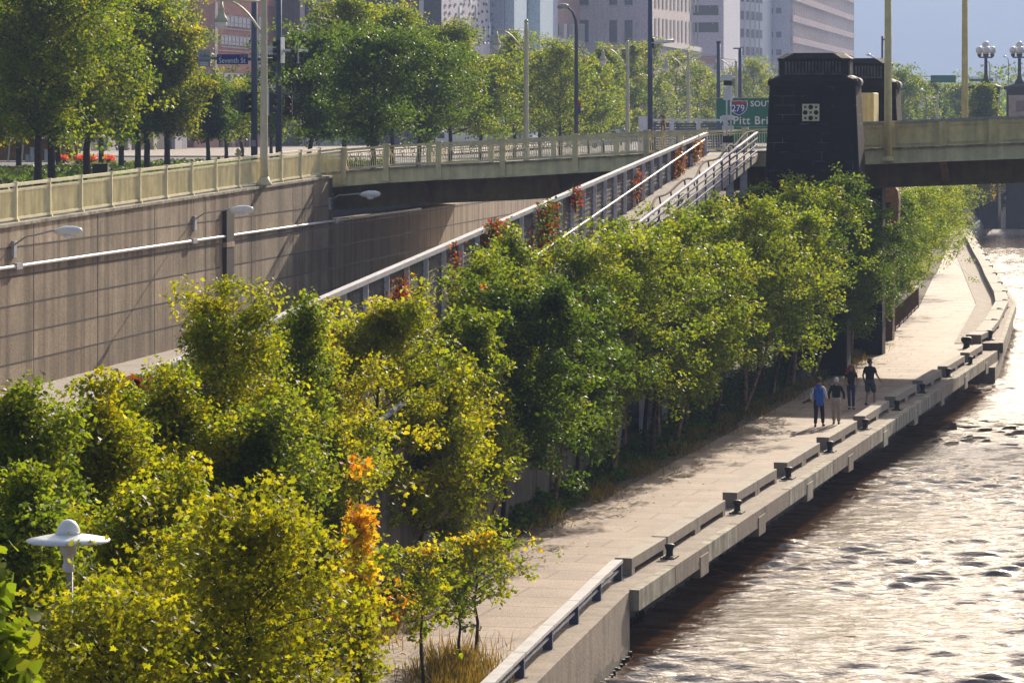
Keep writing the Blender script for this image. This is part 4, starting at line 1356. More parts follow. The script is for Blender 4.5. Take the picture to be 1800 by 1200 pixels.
    t = thing("signal_mast", "tall blue grey mast with one pale horizontal lamp arm, left of the strolling man", "mast", base)
    b = MB(); b.tube([base, (x, y, 19.5)], [0.15, 0.12], 12); obj("pole", b, MT['bluesteel'], t, smooth=True)
    b = MB(); b.tube([(x, y, zz(76)), (x + 1.25, y, zz(72))], [0.11, 0.10], 10); obj("lamp_arm", b, MT['white'], t, smooth=True)
    b = MB(); b.box((x + 0.12, y, zz(76)), (0.14, 0.2, 0.5)); obj("clamp", b, MT['iron'], t)
    # two dark masts above the green sign
    for px, s6, top, lab in ((1263, 25, 75, "dark blue mast with a square cap left above the green sign"), (1301, 24.5, 85, "dark blue mast with a short left arm above the green sign")):
        base = S(px, s6, street_z(F / s6)); x, y, z = base
        zz = lambda py: 11 - (py - YH) / s6
        t = thing("signal_mast", lab, "mast", base)
        b = MB(); b.tube([base, (x, y, zz(top))], [0.16, 0.13], 12); obj("pole", b, MT['bluesteel'], t, smooth=True)
        b = MB()
        if px == 1263: b.box((x, y, zz(top) + 0.03), (0.32, 0.3, 0.12))
        else: b.box((x - 0.22, y, zz(top) - 0.02), (0.55, 0.14, 0.1))
        obj("cap", b, MT['bluesteel'], t)
    # twin pole with white plates
    s7 = 36.0
    base = S(1281, s7, 9.4); x, y, z = base
    zz = lambda py: 11 - (py - YH) / s7
    t = thing("signal_post", "twin thin posts with white plates and white signal heads before the green sign", "signal post", base)
    for dx in (-0.105, 0.105):
        b = MB(); b.tube([(x + dx, y, 9.3), (x + dx, y, zz(127))], 0.032, 8); obj("post", b, MT['steel'], t, smooth=True)
    for py, w, h in ((164.5, 0.47, 0.65), (207, 0.58, 0.24), (225, 0.58, 0.22)):
        b = MB(); b.box((x - 0.03, y + 0.06, zz(py)), (w, 0.03, h)); obj("plate", b, MT['white'], t)
    b = MB(); b.box((x - 0.12, y - 0.05, zz(137)), (0.55, 0.25, 0.26)); b.tube([(x - 0.35, y - 0.1, zz(136)), (x + 0.32, y - 0.1, zz(136.5))], 0.06, 8); obj("signal_head", b, MT['white'], t)
    b = MB(); b.box((x - 0.05, y, zz(146)), (0.4, 0.25, 0.26)); obj("signal_box", b, MT['iron'], t)
    b = MB(); b.box((x - 0.05, y - 0.1, zz(245)), (0.5, 0.3, 0.34)); obj("control_box", b, MT['iron'], t)
traffic()

def green_sign():
    s = 27.0
    Y = F / s
    X = lambda px: (px - 900) / s
    Z = lambda py: 11 - (py - YH) / s
    t = thing("motorway_sign", "large green motorway sign with 279 shield partly behind the black pylon", "sign", (X(1330), Y, 7.5))
    b = MB(); b.box((X(1342), Y, Z(212)), ((1426 - 1258) / s, 0.08, 80 / s)); pl_ = obj("sign_panel", b, MT['green'], t, bevel=0.02)
    b = MB()
    x0, x1, z0, z1 = X(1258.5), X(1425.5), Z(251.5), Z(172.5)
    for a, c in (((x0, z0), (x1, z0)), ((x0, z1), (x1, z1)), ((x0, z0), (x0, z1)), ((x1, z0), (x1, z1))):
        b.bar((a[0], Y - 0.045, a[1]), (c[0], Y - 0.045, c[1]), 0.05, 0.05)
    b.box((X(1352), Y - 0.045, Z(223.3)), ((1410 - 1294) / s, 0.012, 0.05))
    obj("border", b, MT['rail'], t)
    for px in (1280, 1400):
        b = MB(); b.box((X(px), Y + 0.12, (7.8 + Z(172)) / 2), (0.16, 0.16, Z(172) - 7.8)); obj("post", b, MT['steel'], t)
    text("SOUTH", 0.50, (X(1319), Y - 0.05, Z(187)), MT['white'], t, sx=1.0, bold=0.012, space=1.1)
    text("Ft Pitt Bridge", 0.74, (X(1264.5), Y - 0.05, Z(218.5)), MT['white'], t, sx=0.95, bold=0.012, space=1.12)
    # shield
    cx, cz = X(1298.5), Z(189)
    def shield(k, m, nm, yy, top):
        pts = [(-0.50, 0.30), (-0.46, 0.39), (-0.2, 0.36), (0, 0.40), (0.2, 0.36), (0.46, 0.39), (0.50, 0.30), (0.50, 0.08), (0.42, -0.16), (0.25, -0.34), (0, -0.46), (-0.25, -0.34), (-0.42, -0.16), (-0.50, 0.08)]
        if top is not None:
            pts = [(x, min(z, top)) for x, z in pts if True]
        n = len(pts)
        b = MB(); b.add([(cx + x * k, yy + d, cz + z * k) for d in (0, 0.02) for x, z in pts], [tuple(range(n)), tuple(range(2 * n - 1, n - 1, -1))] + [(i + n, (i + 1) % n + n, (i + 1) % n, i) for i in range(n)])
        return obj(nm, b, MT[m], t)
    shield(1.16, 'white', "shield_border", Y - 0.065, None)
    shield(1.06, 'red', "shield_band", Y - 0.072, None)
    sh = shield(1.06, 'blue', "shield_field", Y - 0.079, 0.2)
    text("279", 0.62, (cx - 0.47, Y - 0.09, cz - 0.26), MT['white'], t, sx=0.92, bold=0.006)
    # far small green sign gantry
    s = 13.0; Y = F / s
    X = lambda px: (px - 900) / s
    Z = lambda py: 11 - (py - YH) / s
    t = thing("gantry_sign", "small hazy green road sign on a thin gantry above the far trees", "sign", (X(1665), Y, 7))
    b = MB(); b.box((X(1658), Y, Z(139)), (44 / s, 0.1, 13 / s)); obj("sign_panel", b, MT['green'], t)
    b = MB(); b.box((X(1725), Y, Z(141)), (42 / s, 0.1, 5 / s)); obj("sign_panel", b, MT['green'], t)
    b = MB(); b.bar((X(1600), Y + 0.2, Z(134)), (X(1752), Y + 0.2, Z(137)), 0.12, 0.12); b.box((X(1600), Y + 0.2, 9), (0.25, 0.25, 16)); b.box((X(1752), Y + 0.2, 9), (0.25, 0.25, 16)); obj("gantry_frame", b, MT['steel'], t)
green_sign()

def barrier():
    s = 28.0
    a, c = S(1133, s, 7.9), S(1275, 27.4, 7.9)
    t = thing("steel_barrier", "long blue grey slatted steel barrier behind the strolling man and left of the green sign", "barrier", a)
    b = MB(); b.bar(a + Vector((0, 0, 3.05)), c + Vector((0, 0, 3.05)), 0.25, 0.14); obj("top_rail", b, MT['steel'], t)
    b = MB()
    for k in range(16):
        b.bar(a + Vector((0, 0, 0.4 + 0.16 * k)), c + Vector((0, 0, 0.4 + 0.16 * k)), 0.05, 0.12)
    obj("slat_panel", b, MT['bluesteel'], t)
    for f_ in (0, 0.33, 0.66, 1):
        b = MB(); p = a + (c - a) * f_; b.box(p + Vector((0, -0.1, 1.6)), (0.28 if f_ else 0.75, 0.22, 3.2 + (0.2 if f_ == 0 else 0))); obj("post", b, MT['steel'], t)
barrier()

# ---------------------------------------------------------------- far bridge with globe lamps
def globe_lamp(base, label, k=1.0):
    t = thing("globe_lamp", label, "lamp", base, group="globe lamps on the far bridge pylons")
    x, y, z = base
    b = MB(); b.lathe(base, [(0.5 * k, 0), (0.5 * k, 0.15 * k), (0.26 * k, 0.5 * k), (0.17 * k, 0.9 * k), (0.15 * k, 2.6 * k), (0.22 * k, 2.7 * k), (0.13 * k, 2.85 * k)], 16); obj("lamp_post", b, MT['iron'], t, smooth=True)
    b = MB(); b.bar((x - 0.62 * k, y, z + 2.55 * k), (x + 0.62 * k, y, z + 2.55 * k), 0.1 * k, 0.14 * k); b.bar((x, y - 0.62 * k, z + 2.55 * k), (x, y + 0.62 * k, z + 2.55 * k), 0.1 * k, 0.14 * k)
    for dx, dy in ((-0.62, 0), (0.62, 0), (0, -0.62), (0, 0.62)):
        b.lathe((x + dx * k, y + dy * k, z + 2.55 * k), [(0.08 * k, 0), (0.2 * k, 0.2 * k), (0.2 * k, 0.32 * k)], 12)
    obj("lamp_arms", b, MT['iron'], t)
    gl = [(-0.62, 0, 2.85), (0.62, 0, 2.85), (0, -0.62, 2.85), (0, 0.62, 2.85), (0, 0, 3.35)]
    for dx, dy, dz in gl:
        b = MB(); r = 0.36 * k
        b.lathe((x + dx * k, y + dy * k, z + dz * k), [(r * math.sin(a), r * (1 - math.cos(a)) * 1.05) for a in [0.15 + 2.85 * q / 8 for q in range(9)]], 16)
        obj("globe", b, MT['globe'], t, smooth=True)

def far_bridge():
    s = 15.6
    t = thing("far_bridge", "distant yellow bridge downstream mostly hidden behind the near bridge parapet", "bridge", S(1800, s, 0))
    a = S(1690, 15.2, 9.0)
    b = MB()
    b.add([a + V * q + U * w + Vector((0, 0, z)) for q in (0, 60) for w in (0, 12) for z in (-1.2, 0)], [(0, 1, 3, 2), (4, 6, 7, 5), (0, 4, 5, 1), (2, 3, 7, 6), (1, 5, 7, 3), (0, 2, 6, 4)])
    obj("deck", b, MT['gold'], t)
    R = Matrix((V, U, Vector((0, 0, 1)))).transposed()
    c = S(1812, 15.0, 0)
    b = MB(); b.box(c + Vector((0, 0, 3)), (6.4, 7, 10), M=R); b.box(c + Vector((0, 0, -1.3)), (8.8, 7.8, 1.2), M=R); obj("pier", b, mat("haze_paled_pier_stone", (0.72, 0.60, 0.53), 0.9, 0.15, 0.4, streak=0.3), t)  # pier colour is raised to stand in for distance haze
    # pylons with lamps
    for px, w, top, bt_, lab, tan in ((1731, 58, 150, 205, "dark distant pylon under the left globe lamp", False), (1800, 66, 150, 205, "dark distant pylon with tan panel under the right globe lamp", True)):
        sp = 16.0
        c = S(px, sp, 0)
        z0, z1 = 7.0, 11 - (top - YH) / sp
        p = thing("far_pylon", lab, "pylon", c, math.atan2(V.y, V.x), group="pylons of the far bridge")
        hw = w / sp / 2
        obj("shaft", loft([oct_ring(hw * 0.9, hw * 0.8, 0.1, z0 - 8), oct_ring(hw * 0.86, hw * 0.76, 0.1, z1 - 0.5)]), MT['stone'], p, world=False)
        obj("cap", loft([oct_ring(hw, hw * 0.9, 0.2, z1 - 0.5), oct_ring(hw, hw * 0.9, 0.2, z1 - 0.15), oct_ring(hw * 0.6, hw * 0.6, 0.2, z1 + 0.15)]), MT['stone'], p, world=False)
        if tan:
            b = MB(); b.box((0.05, -hw * 0.8 - 0.1, z1 - 2.4), (hw * 1.5, 0.3, 2.6)); q = obj("tan_panel", b, mat("tan_stone", (0.48, 0.36, 0.27), 0.8), p, world=False)
            b = MB(); b.box((0.05, -hw * 0.8 - 0.27, z1 - 2.3), (hw * 0.7, 0.06, 1.2)); obj("recess", b, mat("tan_recess", (0.25, 0.17, 0.14), 0.8), q, world=False)
        globe_lamp(S(px + (2 if not tan else -8), sp, z1 + 0.12), "five white globes on black post, " + ("left of the pair" if not tan else "cut by the right frame edge"), 1.15)
    # embankment below: sloping concrete wall at the end of the walk
    a = G(1694, 404); c = G(1790, 372, -1.5)
    e = thing("embankment", "pale sloping concrete embankment at the far end of the river walk", "embankment", a)
    b = MB()
    b.add([(47.5, 352, 0.2), (56, 396, -1.7), (52, 400, 5.5), (43.5, 362, 5.5), (47.0, 352, -3), (56, 396, -3), (50, 402, -3), (42, 362, -3)], [(0, 1, 2, 3), (4, 7, 6, 5), (0, 4, 5, 1), (1, 5, 6, 2), (2, 6, 7, 3), (3, 7, 4, 0)])
    obj("slope", b, MT['quay'], e)
    t = thing("embankment_rail", "white pipe rail climbing the embankment beyond the last benches", "railing", (46, 345, 0))
    b = MB()
    p0, p1 = Vector((45.9, 345, 0.9)), Vector((47.6, 352, 3.2))
    p0, p1 = P(1697, 408, 345), P(1722, 388, 348)
    b.tube([p0, p1], 0.09, 8); b.tube([p0 + Vector((0, 0, -0.4)), p1 + Vector((0, 0, -0.4))], 0.06, 8); obj("pipe", b, MT['white'], t)
    b = MB()
    for k in range(6):
        q = p0 + (p1 - p0) * k / 5; b.box(q + Vector((0, 0, -0.45)), (0.1, 0.1, 0.9))
    obj("rail_post", b, MT['steel'], t)
far_bridge()
def far_lamps():
    for px, py, s, lab in ((1551, 64, 20, "thin dark mast with one bracket lamp right of the black pylon"), (1538, 97, 18, "small cobra lamp peeping over the rear pylon cap"), (1740, 107, 11, "tiny hazy street lamp left of the left globe lamp stem"), (1773, 100, 11, "tiny hazy street lamp between the two globe lamps"), (1628, 158, 14, "hazy lamp glowing white in the trees below the gantry sign")):
        base = S(px, s, 7.0); x, y, z = base
        zt = 11 - (py - YH) / s
        t = thing("distant_lamp", lab, "street lamp", base)
        b = MB()
        if px == 1551: b.tube([base, (x, y, zt)], 0.10, 8); b.tube([(x, y, zt - 0.3), (x + 0.5, y, zt - 0.25)], 0.08, 8)
        else: b.tube([base, (x, y, zt - 1.2), (x - 0.1, y, zt - 0.3), (x - 0.45, y, zt)], 0.07, 8)
        obj("pole", b, MT['bluesteel'], t, smooth=True)
        b = MB(); q = Vector((x + 0.6, y, zt - 0.25)) if px == 1551 else Vector((x - 0.6, y, zt))
        b.lathe(q + Vector((0, 0, -0.12)), [(0.05, 0), (0.24, 0.06), (0.26, 0.16), (0.1, 0.28)], 12); obj("lamp_head", b, MT['globe'], t, smooth=True)
far_lamps()

# ---------------------------------------------------------------- lawn furniture, vehicles
def shelter():
    s = 24.0
    zb = street_z(F / s)
    X = lambda px: (px - 900) / s
    Y = F / s
    t = thing("timber_shelter", "orange brown open shelter with slanted cream frames beyond the lawn", "shelter", (X(60), Y, zb))
    wood = mat("orange_boards", (0.36, 0.17, 0.06), 0.7, 0.25, 2.0)
    b = MB(); b.box((X(56), Y + 1.6, zb + 0.85), ((132 + 20) / s, 0.12, 1.6)); obj("back_panel", b, wood, t)
    b = MB(); b.box((X(56), Y + 0.8, zb + 1.72), ((136 + 20) / s, 2.0, 0.1)); obj("roof", b, MT['cream'], t)
    for px in (-18, 18, 42, 64, 87, 108, 130):
        b = MB(); b.bar((X(px) - 0.16, Y, zb), (X(px), Y, zb + 1.68), 0.1, 0.1); obj("frame", b, MT['cream'], t)
    for px, h, lab in ((46, 0.5, "small white planter inside the shelter's second bay"), (54, 1.05, "tall white pedestal inside the shelter's second bay"), (79, 0.9, "pale grey display block inside the shelter's third bay")):
        b = MB(); b.lathe((X(px), Y + 0.8, zb), [(0.2, 0), (0.22, 0.05), (0.16, 0.1), (0.15, h - 0.1), (0.22, h - 0.05), (0.2, h)], 10)
        tag(obj("pedestal", b, MT['white']), lab, "pedestal")
shelter()

def leaves_blob(name, pts, size, m, parent=None, offset=None, n=None, tint=None, seed=0):
    """leaf-sized quads at given points"""
    r = np.random.default_rng(seed)
    P0 = np.asarray(pts, float)
    n = len(P0)
    nrm = r.normal(size=(n, 3)); nrm[:, 2] = np.abs(nrm[:, 2]) + 0.25
    nrm /= np.linalg.norm(nrm, axis=1)[:, None]
    tdir = r.normal(size=(n, 3)); tdir[:, 2] -= 0.5
    tdir -= nrm * (tdir * nrm).sum(1)[:, None]
    tdir /= np.linalg.norm(tdir, axis=1)[:, None] + 1e-9
    side = np.cross(nrm, tdir)
    sz = size * (0.6 + 0.8 * r.random(n))
    L = sz[:, None]; W = sz[:, None] * 0.40
    a = P0; c = P0 + tdir * L; mid = P0 + tdir * L * 0.45
    fold = nrm * L * 0.12
    b_ = mid + side * W + fold; d = mid - side * W + fold
    vs = np.stack([a, b_, c, d], 1).reshape(-1, 3)
    fs = np.arange(4 * n)
    if tint is None:
        tint = r.random(n)
    return np_mesh(name, vs, fs, 4, m, parent, {"tint": tint}, offset)

MT['leaf_red'] = leaf_mat("scarlet_petals", [(0, (0.45, 0.03, 0.02)), (1, (0.7, 0.10, 0.03))], 0.3)
MT['leaf_ground'] = leaf_mat("ground_cover_leaf", [(0, (0.03, 0.06, 0.012)), (0.6, (0.07, 0.115, 0.02)), (1, (0.14, 0.15, 0.035))], 0.4)
def flowers():
    r = np.random.default_rng(2)
    for i, (px, s, w, lab) in enumerate(((112, 25, 14, "red flowers at the foot of the shelter's right end"), (143, 25, 14, "red flower bed left of the grey column behind the lawn"), (161, 25, 16, "red flower bed right of the grey column behind the lawn"), (189, 25, 18, "red flower bed by the pale lilac column behind the lawn"))):
        n = 260
        c = S(px, s, street_z(F / s))
        pts = np.stack([c.x + r.normal(size=n) * w / s / 3.4, c.y + r.normal(size=n) * 0.4, c.z + 0.15 + r.random(n) * 0.4], -1)
        t = thing("flower_bed", lab, "flower bed", c, group="red flower beds beyond the lawn")
        leaves_blob("blossom_head", pts, 0.14, MT['leaf_red'], t, c, seed=i)
        pts = np.stack([c.x + r.normal(size=n) * w / s / 3.2, c.y + r.normal(size=n) * 0.4, c.z + r.random(n) * 0.25], -1)
        leaves_blob("leaf_mass", pts, 0.16, MT['leaf_ground'], t, c, seed=i + 50)
    # ground cover on the lawn mound
    b = MB()
    zf = lambda x, y: street_z(y) + 0.05
    xs0 = lambda y: wallx(y) - 32; xs1 = lambda y: wallx(y) - 8 - max(0, (y - 175)) * 0.12
    ys = np.linspace(120, 248, 22)
    vs, fs = [], []
    for y in ys:
        for k in range(9):
            x = xs0(y) + (xs1(y) - xs0(y)) * k / 8
            vs.append((x, y, zf(x, y)))
    for j in range(len(ys) - 1):
        for k in range(8):
            fs.append((j * 9 + k, j * 9 + k + 1, (j + 1) * 9 + k + 1, (j + 1) * 9 + k))
    b.add(vs, fs)
    tag(obj("lawn", b, mat("lawn_soil", (0.03, 0.045, 0.012), 0.95, 0.4, 2.0)), kind='structure')
    n = 16000
    y = 122 + 124 * r.random(n); f_ = r.random(n)
    x = np.array([xs0(a) + (xs1(a) - xs0(a)) * q for a, q in zip(y, f_)])
    z = np.array([zf(a, q) for a, q in zip(x, y)]) + 0.16 * r.random(n) ** 1.5
    tint = 0.5 * r.random(n) + 0.5 * (0.5 + 0.5 * np.sin(x * 0.9 + 1.3 * np.sin(y * 0.35)))
    tag(leaves_blob("ground_cover", np.stack([x, y, z], -1), 0.24, MT['leaf_ground'], tint=tint, seed=9), kind='stuff')
    c = S(177, 36, street_z(F / 36) + 0.3)
    t = thing("planter_box", "brown timber box standing on the lawn behind the fence", "planter", c)
    b = MB(); b.box(c + Vector((0, 0, 0.28)), (0.74, 0.6, 0.5)); obj("box_body", b, mat("brown_timber", (0.05, 0.025, 0.015), 0.7), t)
    b = MB(); b.box(c + Vector((0, 0, 0.545)), (0.8, 0.66, 0.03)); obj("box_lid", b, MT['rust'], t)
    c = S(419, 24, street_z(250) + 0.1)
    t = thing("fire_hydrant", "small yellow fire hydrant on the pavement left of the traffic pole", "hydrant", c)
    b = MB(); b.lathe(c, [(0.22, 0), (0.22, 0.08), (0.15, 0.1), (0.15, 0.6), (0.19, 0.64), (0.16, 0.78), (0.05, 0.88)], 14); obj("barrel", b, MT['gold'], t, smooth=True)
    b = MB(); b.tube([c + Vector((-0.26, 0, 0.45)), c + Vector((0.26, 0, 0.45))], 0.08, 10); obj("outlet", b, MT['gold'], t)
flowers()

def vehicle(px, s, L, W, Hh, label, kind, m, name):
    zb = street_z(F / s)
    c = S(px, s, zb)
    t = thing(name, label, kind, c)
    b = MB()
    if kind == "truck":
        b.box(c + Vector((0.6, 0, 0.75 + (Hh - 0.75) / 2)), (L - 2.2, W, Hh - 0.75)); obj("cargo_box", b, MT[m], t, bevel=0.05)
        b = MB(); b.box(c + Vector((-L / 2 + 0.9, 0, 1.45)), (1.7, W - 0.1, 1.7)); cb = obj("cab", b, MT['white'], t, bevel=0.15)
        b = MB(); b.box(c + Vector((-L / 2 + 0.7, -W / 2 + 0.05, 1.8)), (0.9, 0.04, 0.6)); obj("window", b, MT['iron'], cb)
    else:
        prof = [(-L / 2, 0.3), (-L / 2, 0.85), (-L / 2 + 0.9, 0.98), (-L / 2 + 1.5, Hh), (L / 2 - 0.5, Hh), (L / 2, 1.0), (L / 2, 0.3)]
        n = len(prof)
        b.add([c + Vector((x, y, z)) for y in (-W / 2, W / 2) for x, z in prof], [tuple(range(n)), tuple(range(2 * n - 1, n - 1, -1))] + [(i + n, (i + 1) % n + n, (i + 1) % n, i) for i in range(n)])
        obj("body", b, MT[m], t, bevel=0.06)
        b = MB(); b.box(c + Vector((0.25, -W / 2 - 0.005, (1.0 + Hh) / 2)), (L * 0.5, 0.03, (Hh - 1.0) * 0.7)); obj("window", b, MT['iron'], t)
        b = MB(); b.box(c + Vector((L / 2 - 0.02, -W / 2 + 0.25, 0.85)), (0.08, 0.3, 0.2)); obj("tail_light", b, MT['red'], t)
    for dx in (-L / 2 + 0.85, L / 2 - 0.95):
        b = MB(); b.tube([c + Vector((dx, -W / 2 - 0.02, 0.38)), c + Vector((dx, -W / 2 + 0.22, 0.38))], 0.38, 16); obj("wheel", b, MT['iron'], t)
vehicle(805, 14.2, 5.6, 2.2, 3.35, "white box truck between tree trunks left of the yellow lamp", "truck", 'white', "box_truck")
vehicle(884, 13.4, 7.6, 2.4, 3.3, "long pale trailer truck behind the yellow lamp pole", "truck", 'rail', "trailer_truck")
vehicle(1026, 13.0, 4.8, 1.9, 2.35, "white and red van beside the banner lamp", "van", 'white', "passenger_van")
vehicle(1065, 12.5, 4.6, 1.8, 2.5, "white van nose showing between trunks right of the banner lamp", "van", 'white', "passenger_van")
# ---------------------------------------------------------------- city blocks
def on_face(px, py, C, d):
    k = (px - 900) / F
    a = (k * C.y - C.x) / (d.x - k * d.y)
    p = C + d * a
    return a, H - (py - YH) / F * p.y

def face_box(b, C, d, nrm, a0, a1, z0, z1, d0, d1):
    """box on a facade: along d from a0 to a1, out along nrm from d0 to d1"""
    b.add([C + d * a + nrm * q + Vector((0, 0, z - C.z)) for a in (a0, a1) for q in (d0, d1) for z in (z0, z1)],
          [(0, 1, 3, 2), (4, 6, 7, 5), (0, 4, 5, 1), (2, 3, 7, 6), (1, 5, 7, 3), (0, 2, 6, 4)])
    return b

BM = {}
def bmat(k, col, **kw):
    if k not in BM:
        BM[k] = mat(k, col, **kw)
    return BM[k]
glass = bmat("dark_glazing", (0.035, 0.045, 0.06), rough=0.15, var=0.3, scale=0.3, spec=0.6)
WN2 = WN

class Block:
    """a city block: corner C nearest the river and the camera; end face runs left along -WN, river face runs away along WU"""
    def __init__(self, name, label, cat, px, Y, wl, length, height, m_end, m_river=None, zb=None):
        zb = street_z(Y) - 1 if zb is None else zb
        self.C = Vector(((px - 900) / F * Y, Y, zb))
        self.z0, self.z1 = zb, zb + height
        self.t = thing(name, label, cat, self.C)
        self.wl, self.len = wl, length
        C = self.C
        b = MB(); b.prism([(C.x, C.y), tuple((C + WU * length)[:2]), tuple((C + WU * length - WN * wl)[:2]), tuple((C - WN * wl)[:2])], self.z0, self.z1)
        self.body = obj("wall", b, m_river or m_end, self.t)
        if m_river is not None:
            b = MB(); face_box(b, C, -WN, -WU, 0.0, wl, self.z0, self.z1, -0.1, 0.06)
            obj("end_wall", b, m_end, self.t)
        self.cache = {}
    def face(self, f):
        return (self.C, -WN, -WU) if f == 'end' else (self.C, WU, WN)
    def rect(self, f, x0, x1, y0, y1, m, name, out=0.02, depth=0.1, parent=None):
        C, d, n = self.face(f)
        a0, zt = on_face(x0, y0, C, d); a1, zb_ = on_face(x1, y1, C, d)
        b = MB(); face_box(b, C, d, n, min(a0, a1), max(a0, a1), min(zt, zb_), max(zt, zb_), out, out + depth)
        return obj(name, b, m, parent or self.t)
    def win(self, f, a, z, w, h, m=None, sill=None, out=0.07):
        C, d, n = self.face(f)
        key = (f, round(w, 2), round(h, 2), m.name if m else '')
        if key not in self.cache:
            b = MB(); face_box(b, Vector((0, 0, 0)), d, n, -w / 2, w / 2, 0, h, 0, 0.05)
            o = obj("window", b, m or glass, self.t, world=False)
            s_ = None
            if sill:
                b = MB(); face_box(b, Vector((0, 0, 0)), d, n, -w / 2 - 0.15, w / 2 + 0.15, -0.25, -0.02, 0, 0.22)
                s_ = obj("sill", b, sill, o, world=False)
            self.cache[key] = (o, s_)
        else:
            o0, s0 = self.cache[key]
            o = o0.copy(); COL.objects.link(o); o.parent = self.t
            if s0 is not None:
                c = s0.copy(); COL.objects.link(c); c.parent = o
        o.location = C + d * a + n * out + Vector((0, 0, z - C.z)) - BASE[self.t.name]
        return o

def city():  # far facades are coloured paler and more lilac to carry distance haze
    grey = bmat("grey_stone_facade", (0.30, 0.29, 0.30), streak=0.2)
    dark = bmat("dark_shopfront", (0.035, 0.03, 0.032))
    lilac = bmat("pale_lilac_stone", (0.45, 0.42, 0.45), streak=0.15)
    # shop row behind the lawn
    B = Block("shop_building", "grey shop building with pale columns and dark bays behind the lawn trees", "building", -110, 318, 26, 85, 40, grey, grey)
    for x0, x1 in ((30, 96), (98, 139), (152, 180), (196, 217), (224, 262), (268, 300)):
        B.rect('river', x0, x1, 205, 279, dark, "dark_bay", 0.02, 0.1)
    for x0, x1, m in ((139, 151, lilac), (181, 195, lilac), (217, 223, lilac), (262, 268, lilac), (300, 312, lilac)):
        B.rect('river', x0, x1, 150, 284, m, "column", 0.03, 0.5)
    B.rect('river', 82, 113, 209, 222, MT['blue'], "shop_sign", 0.2, 0.3)
    B.rect('river', 113, 134, 209, 222, MT['white'], "shop_sign", 0.2, 0.3)
    B.rect('river', 228, 262, 215, 226, MT['red'], "awning", 0.2, 0.9)
    for k in range(12):
        for r_ in range(4):
            B.win('river', 4 + 6.6 * k, 19 + 5 * r_, 2.4, 2.8, sill=lilac)
    # brick block
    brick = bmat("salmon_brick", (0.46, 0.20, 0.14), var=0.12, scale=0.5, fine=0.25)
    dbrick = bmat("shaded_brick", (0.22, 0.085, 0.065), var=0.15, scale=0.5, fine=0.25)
    white = bmat("white_stone_trim", (0.66, 0.60, 0.56))
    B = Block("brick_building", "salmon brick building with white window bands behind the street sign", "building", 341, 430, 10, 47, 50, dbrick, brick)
    for x0, x1, y0, y1 in ((388, 438, 27, 50), (386, 438, 62, 82), (452, 458, 30, 130), (496, 500, 20, 38)):
        w = B.rect('river', x0, x1, y0, y1, bmat("milky_glazing", (0.60, 0.58, 0.60), rough=0.3), "window", 0.05, 0.1)
        n = max(1, int((x1 - x0) / 6.5))
        C, d, nn = B.face('river')
        mb = MB()
        for k in range(n + 1):
            xx = x0 + (x1 - x0) * k / n
            a, zt = on_face(xx, y0, C, d); _, zb_ = on_face(xx, y1, C, d)
            face_box(mb, C, d, nn, a - 0.07, a + 0.07, zb_, zt, 0.16, 0.24)
        for yy in (y0, (y0 + y1) / 2, y1):
            a0, za = on_face(x0, yy, C, d); a1, zc_ = on_face(x1, yy, C, d)
            face_box(mb, C, d, nn, a0, a1, za - 0.07, za + 0.07, 0.162, 0.23)
        obj("frame", mb, bmat("grey_frame", (0.42, 0.40, 0.42)), w)
    B.rect('river', 378, 447, 88, 94, white, "string_course", 0.05, 0.4)
    B.rect('river', 345, 375, 4, 240, dbrick, "brick_pier", 0.04, 0.06)
    B.rect('river', 466, 487, 10, 130, dbrick, "brick_pier", 0.04, 0.06)
    B.rect('river', 376, 380, 4, 240, white, "corner_strip", 0.05, 0.15)
    B.rect('river', 380, 512, 128, 165, white, "stone_band", 0.04, 0.3)
    for k in range(6):
        B.rect('river', 384 + 11 * k, 389 + 11 * k, 131, 164, dark, "doorway", 0.35, 0.05)
    for k in range(8):
        B.rect('river', 385 + 15 * k, 391 + 15 * k, 236, 262, dark, "doorway", 0.05, 0.1)
    # grey stone block
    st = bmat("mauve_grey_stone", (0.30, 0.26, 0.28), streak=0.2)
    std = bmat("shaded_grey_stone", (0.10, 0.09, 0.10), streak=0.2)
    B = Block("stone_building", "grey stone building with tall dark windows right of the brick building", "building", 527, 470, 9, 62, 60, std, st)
    for x0, x1, y0, y1 in ((536, 542, 5, 50), (544, 551, 5, 50), (565, 571, 8, 40), (576, 581, 9, 40), (596, 602, 10, 40), (606, 612, 10, 40)):
        B.rect('river', x0, x1, y0, y1, glass, "window", 0.05, 0.06)
    B.rect('river', 528, 690, 54, 58, lilac, "string_course", 0.05, 0.4)
    for k in range(5):
        B.rect('river', 535 + 24 * k, 547 + 24 * k, 222, 262, lilac, "ground_floor_pier", 0.05, 0.3)
    # dark slab and patterned wall
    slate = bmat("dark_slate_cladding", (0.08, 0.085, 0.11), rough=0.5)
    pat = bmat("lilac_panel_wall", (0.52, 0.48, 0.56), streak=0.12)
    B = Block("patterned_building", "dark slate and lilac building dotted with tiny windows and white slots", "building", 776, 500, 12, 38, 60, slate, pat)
    B.rect('end', 737, 745, 1, 27, MT['white'], "lit_slot", 0.08, 0.05)
    sq = bmat("small_dark_window", (0.05, 0.05, 0.07))
    r_ = random.Random(4)
    C, d, n = B.face('river')
    for k in range(95):
        px = 784 + (k % 12) * 8 + r_.uniform(-2, 2); py = -14 + (k // 12) * 13 + r_.uniform(-3, 3)
        a, z = on_face(px, py, C, d)
        B.win('river', a, z, 1.1, 0.42, m=sq)
